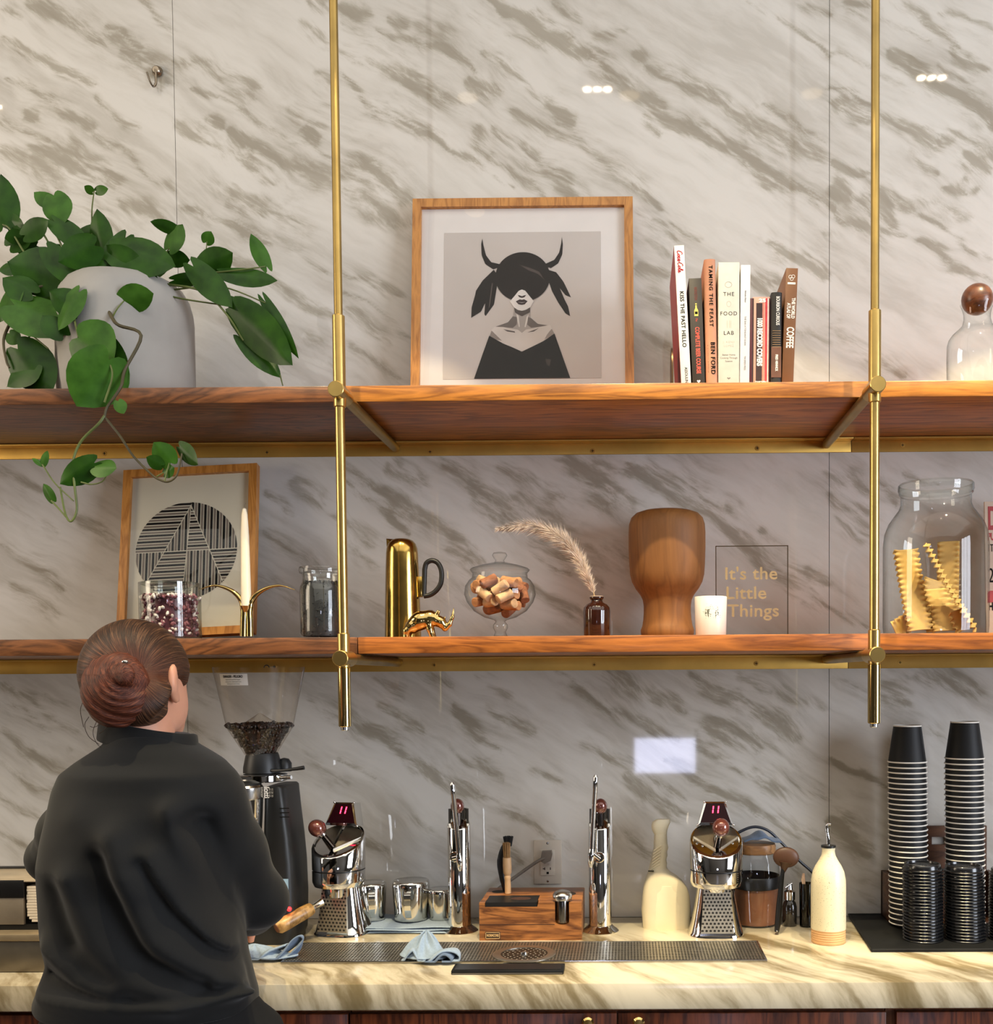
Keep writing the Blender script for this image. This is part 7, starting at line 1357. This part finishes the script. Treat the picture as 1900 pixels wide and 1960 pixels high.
for sg in (-1, 1):
    f.egg(Hd(sg*0.030, 0.094, -0.004), (0.016, 0.012, 0.010), 0.006, RY, sub=True)
    f.egg(Hd(sg*0.0755, -0.004, -0.012), (0.009, 0.020, 0.032), 0.005, Matrix.Rotation(-yw+sg*0.5, 3, 'Z')); f.egg(Hd(sg*0.0835, 0.004, -0.006), (0.004, 0.010, 0.018), 0.003, Matrix.Rotation(-yw+sg*0.5, 3, 'Z'), sub=True); f.egg(Hd(sg*0.0735, 0.006, -0.040), (0.006, 0.010, 0.011), 0.005)
f.egg(Hd(0, 0.098, -0.058), (0.024, 0.010, 0.003), 0.003, RY, sub=True)
nb = Q(285, 1445, -0.865); f.limb(nb-UP*0.02, Hd(0.004, -0.022, -0.06), 0.056, 0.054, 0.02)
f.limb(shL+Vector((0.04, 0.01, -0.03)), shR+Vector((-0.04, 0.01, -0.03)), 0.046, 0.046, 0.03); f.chain([nb-UP*0.14, Q(265, 1650, -0.86), Q(275, 1800, -0.86), Q(285, 1930, -0.86)], [0.075, 0.085, 0.085, 0.10], 0.03)
for sg, sh, el, wr in ((1, shR, elbR, wrR), (-1, shL, elbL, wrL)):
    md_ = Q(444, 1628, -0.81) if sg > 0 else Q(128, 1592, -0.80); s0_ = Q(402, 1535, -0.865) if sg > 0 else Q(172, 1540, -0.865); f.chain([s0_, md_, el, wr], [0.040, 0.036, 0.032, 0.026], 0.02); d = (wr-el).normalized(); side = Vector((sg*1.0, 0, 0)); side = (side-d*side.dot(d)).normalized(); dn = side.cross(d)*sg
    if dn.z > 0: dn = -dn
    palm = wr+d*0.048; f.chain([wr, wr+d*0.03, wr+d*0.085], [0.026, 0.030, 0.030], 0.015); 
    for k, (o_, ln) in enumerate(((0.030, 0.062), (0.010, 0.074), (-0.010, 0.070), (-0.029, 0.054))):
        b0 = wr+d*0.088-side*o_*1.0; b1 = b0+d*ln*0.48+dn*0.006; b2 = b1+d*ln*0.26+dn*ln*0.30; b3 = b2+d*0.004+dn*ln*0.28; f.chain([b0-d*0.02, b0, b1, b2, b3], [0.010, 0.0098, 0.0090, 0.0084, 0.0072], 0.004)
    b0 = wr+d*0.030-side*0.026; b1 = b0+d*0.030-side*0.022+dn*0.012; b2 = b1+d*0.028-side*0.004+dn*0.016; f.chain([b0, b1, b2], [0.014, 0.0105, 0.0085], 0.008)
hipz = Q(285, 1945, -0.86)
for sg in (-1, 1):
    hp = Vector((hipz.x+sg*0.085, hipz.y, 0.88)); kn = Vector((hipz.x+sg*0.095, hipz.y+0.02, 0.47)); an = Vector((hipz.x+sg*0.10, hipz.y-0.01, 0.09)); f.chain([hp, kn, an], [0.088, 0.055, 0.036], 0.03); f.chain([an-UP*0.04, an+Vector((0.01*sg, 0.10, -0.055)), an+Vector((0.015*sg, 0.16, -0.062))], [0.036, 0.032, 0.025], 0.02)
f.egg(Vector((hipz.x, hipz.y, 0.93)), (0.165, 0.115, 0.12), 0.04)
P, Fq = f.mesh(); P[:, 2] = np.maximum(P[:, 2], 0.004); body = np_mesh('person', P, Fq, SKIN); body.location = root
tag(body, 'person from behind in black jacket, auburn hair in a low bun, working at the grinder', 'person')
for sg in (-1, 1):
    e = MB().ball(Hd(sg*0.030, 0.079, -0.004), 0.0125, 16).build('eye', mat('eye_white', (230, 226, 220), 0.2), body); MB().ball(Hd(sg*0.030, 0.0888, -0.004), 0.0042, 10).build('iris', mat('brown_iris', (60, 40, 28), 0.2), e)
MB().ball(Hd(0, 0.0945, -0.058), 0.020, 16, (1.0, 0.32, 0.30), RY).build('lips', mat('lips', (176, 100, 92), 0.4), body)

# jacket
JK = mat('black_jacket', (12, 13, 14), 0.8, spec=0.25, var=0.10, scale=6, sheen=0.10)
t_ = bpy.data.materials['black_jacket'].node_tree; nz_ = N(t_, 'ShaderNodeTexNoise', Scale=700.0, Detail=2.0); tc_ = N(t_, 'ShaderNodeTexCoord'); L(t_, tc_.outputs['Object'], nz_.inputs['Vector']); bp_ = N(t_, 'ShaderNodeBump', Strength=0.12, Distance=0.001); L(t_, nz_.outputs['Fac'], bp_.inputs['Height']); L(t_, bp_.outputs[0], bsdf(t_).inputs['Normal'])
SIL = [(1404, 216, 352, .070), (1424, 206, 366, .078), (1440, 180, 394, .088), (1456, 154, 420, .096), (1478, 128, 442, .102), (1510, 110, 455, .106), (1550, 98, 456, .118), (1600, 88, 450, .126), (1650, 81, 444, .130), (1700, 78, 450, .132), (1760, 81, 460, .132), (1800, 85, 466, .130), (1832, 92, 471, .126), (1860, 84, 478, .128), (1885, 74, 484, .131), (1905, 66, 490, .133), (1918, 66, 491, .131), (1928, 75, 492, .126)]
Yt = -0.87; zs, cxs, cys, as_, bs = [], [], [], [], []
for y, l, r, b_ in SIL:
    k_ = min(1.0, max(0.0, (y-1450)/100)); l += 15*k_; r -= 4*k_
    a0, a1 = Q(l, y, Yt), Q(r, y, Yt); zs.append((a0.z+a1.z)/2); cxs.append((a0.x+a1.x)/2); as_.append((a1.x-a0.x)/2); bs.append(b_); cys.append(0.004 if y < 1470 else (-0.010 if y < 1700 else 0.0))
hJ = 0.0046; f = Field((-0.30, -0.20, min(zs)-0.03), (0.37, 0.44, max(zs)+0.03), hJ)
f.loft(zs, cxs, cys, as_, bs, 0.0, 2.25)
f.chain([Q(402, 1532, -0.865), Q(444, 1628, -0.81), Q(496, 1722, -0.745), elbR*0.4+wrR*0.6, wrR*0.85+elbR*0.15], [0.056, 0.054, 0.047, 0.044, 0.040], 0.03)
f.chain([Q(172, 1535, -0.865), Q(128, 1592, -0.80), elbL, elbL*0.4+wrL*0.6, wrL*0.85+elbL*0.15], [0.054, 0.046, 0.040, 0.042, 0.040], 0.02)
FOLDS = [([(238, 1600), (262, 1690), (300, 1790), (370, 1862), (478, 1910)], .016, .013), ([(300, 1640), (345, 1740), (400, 1812), (474, 1886)], .013, .012), ([(328, 1550), (372, 1650), (420, 1745), (466, 1838)], .012, .011), ([(148, 1680), (196, 1795), (256, 1868), (345, 1912)], .015, .010), ([(90, 1815), (160, 1866), (230, 1895)], .011, .009),
 ([(70, 1908), (200, 1918), (350, 1922), (488, 1912)], .010, .008), ([(364, 1582), (384, 1660), (410, 1742), (440, 1802), (468, 1850)], .014, -.022), ([(210, 1640), (244, 1745), (292, 1832), (380, 1888)], .013, -.010), ([(85, 1872), (200, 1902), (345, 1909), (470, 1900)], .007, -.006), ([(288, 1650), (326, 1735), (382, 1812), (455, 1884)], .009, -.010),
 ([(480, 1640), (500, 1665), (535, 1672)], .009, -.009), ([(470, 1690), (505, 1690), (540, 1684)], .010, .007), ([(430, 1780), (470, 1760), (520, 1735)], .010, -.008), ([(110, 1700), (130, 1760), (150, 1800)], .012, -.006), ([(160, 1560), (220, 1600), (280, 1690)], .02, .005), ([(405, 1462), (432, 1500), (440, 1560), (425, 1620)], .004, -.0025)]
sl, (X, Y, Z) = f.block(f.lo, f.lo+f.n*f.h)
mask = np.clip((-0.005-Y)/0.06, 0, 1)
for pts, w_, amp in FOLDS:
    pq = [Q(x, y, -0.975) for x, y in pts]; d2 = np.full(X.shape, 1e9, np.float32)
    for a0, a1 in zip(pq[:-1], pq[1:]):
        dx, dz = a1.x-a0.x, a1.z-a0.z; tt = np.clip(((X-a0.x)*dx+(Z-a0.z)*dz)/(dx*dx+dz*dz), 0, 1); d2 = np.minimum(d2, (X-a0.x-tt*dx)**2+(Z-a0.z-tt*dz)**2)
    w_ = w_*1.55 if amp > 0 else w_*1.25; f.v[sl] -= amp*1.55*np.exp(-d2/(w_*w_))*mask
P, Fq = f.mesh(); jk = np_mesh('jacket', P, Fq, JK, body)
md = jk.modifiers.new('relax', 'SMOOTH'); md.iterations = 9; md.factor = 0.5
# collar
b = MB(); cc = Q(284, 1420, -0.866)
def colr(u, v):
    a = PI/2+0.35+(2*PI-0.7)*u; tilt = -0.016*math.cos(a)+0.004; r = 1.0+0.05*(1-v); return (cc.x+0.0745*math.cos(a)*r, cc.y+0.066*math.sin(a)*r+0.004*v, cc.z+tilt-0.014+0.040*v-0.012*max(0, math.sin(a)))
b.grid(colr, 48, 7); o = b.build('collar', JK, body, 180); md = o.modifiers.new('thickness', 'SOLIDIFY'); md.thickness = 0.005; md.offset = 1
md = o.modifiers.new('round', 'SUBSURF'); md.levels = 1; md.render_levels = 1
# trousers and shoes
TR = mat('black_trousers', (13, 13, 14), 0.85, spec=0.3, var=0.12, scale=8); f = Field((-0.30, -0.22, 0.0), (0.36, 0.26, 1.03), 0.008)
T_ = [(1900, 98, 474, .110), (1935, 94, 484, .115), (1948, 88, 504, .125), (1962, 86, 524, .132), (2010, 88, 540, .138)]; zs, cxs, as_, bs = [], [], [], []
for y, l, r, b_ in T_: a0, a1 = Q(l, y, Yt), Q(r, y, Yt); zs.append((a0.z+a1.z)/2); cxs.append((a0.x+a1.x)/2); as_.append((a1.x-a0.x)/2); bs.append(b_)
f.loft(zs, cxs, [0]*5, as_, bs, 0.0, 2.2); cxm = cxs[-1]
for sg in (-1, 1): f.chain([(cxm+sg*0.095, 0.0, 0.87), (cxm+sg*0.10, 0.02, 0.47), (cxm+sg*0.10, -0.005, 0.07)], [0.105, 0.075, 0.062], 0.03)
P, Fq = f.mesh(); np_mesh('trousers', P, Fq, TR, body)
for sg in (-1, 1):
    f = Field((cxm+sg*0.105-0.08, -0.11, -0.01), (cxm+sg*0.105+0.08, 0.27, 0.13), 0.006); f.chain([(cxm+sg*0.10, -0.03, 0.045), (cxm+sg*0.105, 0.06, 0.045), (cxm+sg*0.11, 0.175, 0.035)], [0.050, 0.048, 0.040], 0.02); f.limb((cxm+sg*0.10, -0.01, 0.06), (cxm+sg*0.10, -0.01, 0.11), 0.05, 0.048, 0.02)
    P, Fq = f.mesh(); P[:, 2] = np.maximum(P[:, 2], 0.0); np_mesh('shoe', P, Fq, BLACK, body)
# hair
m = bpy.data.materials.new('auburn_hair'); tt = nt(m); s_ = bsdf(tt); at_ = N(tt, 'ShaderNodeAttribute', attribute_name='flow'); ar = N(tt, 'ShaderNodeAttribute', attribute_name='reach'); cmb = N(tt, 'ShaderNodeCombineXYZ'); L(tt, at_.outputs['Fac'], cmb.inputs[0]); L(tt, ar.outputs['Fac'], cmb.inputs[1])
n1 = N(tt, 'ShaderNodeTexNoise', Scale=9.0, Detail=5.0, Roughness=0.7); L(tt, cmb.outputs[0], n1.inputs['Vector']); n2 = N(tt, 'ShaderNodeTexNoise', Scale=9.0, Detail=2.0); tc_ = N(tt, 'ShaderNodeTexCoord'); L(tt, tc_.outputs['Object'], n2.inputs['Vector'])
rd_ = N(tt, 'ShaderNodeAttribute', attribute_name='red'); mx = N(tt, 'ShaderNodeMix', data_type='RGBA'); L(tt, rd_.outputs['Fac'], mx.inputs[0])
L(tt, ramp(tt, n1.outputs['Fac'], [(0.36, lin((23, 13, 9))), (0.52, lin((58, 36, 23))), (0.66, lin((110, 77, 53)))]), mx.inputs[6]); L(tt, ramp(tt, n1.outputs['Fac'], [(0.36, lin((38, 15, 10))), (0.52, lin((92, 44, 28))), (0.66, lin((146, 80, 54)))]), mx.inputs[7]); L(tt, mx.outputs[2], s_.inputs['Base Color'])
s_.inputs['Roughness'].default_value = 0.45; s_.inputs['Specular IOR Level'].default_value = 0.3; bp = N(tt, 'ShaderNodeBump', Strength=0.5, Distance=0.003); L(tt, n1.outputs['Fac'], bp.inputs['Height']); L(tt, bp.outputs[0], s_.inputs['Normal']); HAIR = m
knob = Q(238, 1291, -0.985)
def hairmesh(name, f, bun):
    P, Fq = f.mesh(); o = np_mesh(name, P, Fq, HAIR, body); me = o.data; co = np.empty(len(me.vertices)*3); me.vertices.foreach_get('co', co); co = co.reshape(-1, 3)
    dx, dz, dy = co[:, 0]-knob.x, co[:, 2]-knob.z, co[:, 1]-knob.y; a = np.arctan2(dz, dx); r = np.sqrt(dx*dx+dz*dz+0.6*dy*dy)
    if bun: point_attr(me, 'flow', r*75+a*0.9); point_attr(me, 'reach', a*0.35)
    else: point_attr(me, 'flow', a*4.2); point_attr(me, 'reach', r*2.0)
    rdv = np.clip(1.2-np.sqrt((dx+0.03)**2+(dz+0.01)**2)/0.065, 0, 1); point_attr(me, 'red', np.maximum(rdv, 0.85 if bun else 0)); return o
f = Field(HC-Vector((0.13, 0.15, 0.15)), HC+Vector((0.13, 0.15, 0.13)), 0.0034)
f.egg(HC+UP*0.004-FW*0.004, (0.0785, 0.104, 0.0935), 0.0, RY); f.egg(Q(262, 1340, -0.915), (0.066, 0.045, 0.045), 0.02)
f.egg(Hd(0.0, 0.105, -0.055), (0.092, 0.085, 0.095), 0.008, RY, sub=True); f.egg(Hd(0.085, 0.022, -0.045), (0.035, 0.042, 0.045), 0.006, RY, sub=True); f.egg(Hd(-0.085, 0.022, -0.045), (0.035, 0.042, 0.045), 0.006, RY, sub=True); f.limb(Q(372, 1312, -0.885), Q(352, 1352, -0.90), 0.026, 0.030, 0.008, sub=True); f.limb(Q(352, 1352, -0.90), Q(318, 1412, -0.93), 0.030, 0.032, 0.008, sub=True)
hairmesh('hair', f, False)
f = Field(Q(222, 1318, -0.95)-Vector((0.085, 0.06, 0.095)), Q(222, 1318, -0.95)+Vector((0.085, 0.07, 0.095)), 0.0026); pc = lambda x, y, Y=-0.972: Q(x, y, Y)
f.egg(pc(222, 1320, -0.945), (0.0555, 0.040, 0.064), 0.0)
f.egg(pc(238, 1292, -.982), (.0165, .012, .0200), 0.005)
sl, (X, Y, Z) = f.block(f.lo, f.lo+f.n*f.h); dx_, dz_ = X-knob.x, Z-knob.z; rr_ = np.sqrt(dx_*dx_+dz_*dz_); an_ = np.arctan2(dz_, dx_)
f.v[sl] += 0.0042*(0.5-0.5*np.cos(an_*1.0-rr_*118.0+1.0))**3*np.clip((rr_-0.012)/0.012, 0, 1)*np.clip((-0.075-Y)/0.02+0.6, 0, 1)+0.0010*np.sin(rr_*520+an_*2)*np.clip((rr_-0.015)/0.01, 0, 1)
hairmesh('hair_bun', f, True)
b = MB(); r = random.Random(8)
for pts in ([(170, 1372, -.93), (162, 1388, -.93), (170, 1410, -.925), (190, 1425, -.92)], [(160, 1340, -.93), (154, 1360, -.935), (160, 1392, -.93)], [(185, 1380, -.93), (178, 1402, -.93), (186, 1424, -.925), (200, 1434, -.92)], [(210, 1388, -.94), (196, 1400, -.935), (190, 1404, -.935)], [(240, 1194, -.86), (250, 1187, -.86), (262, 1189, -.86)], [(196, 1384, -.935), (180, 1392, -.93), (172, 1390, -.93)]):
    b.tube(catmull([Q(*p) for p in pts], 6), 0.0005, 5)
o = b.build('stray_hair', HAIR, body); o['kind'] = 'stuff'
MB().ball(Q(239, 1267, -0.985), 0.004, 10, (1.4, 0.6, 0.8)).build('hair_pin', CHROME, body)
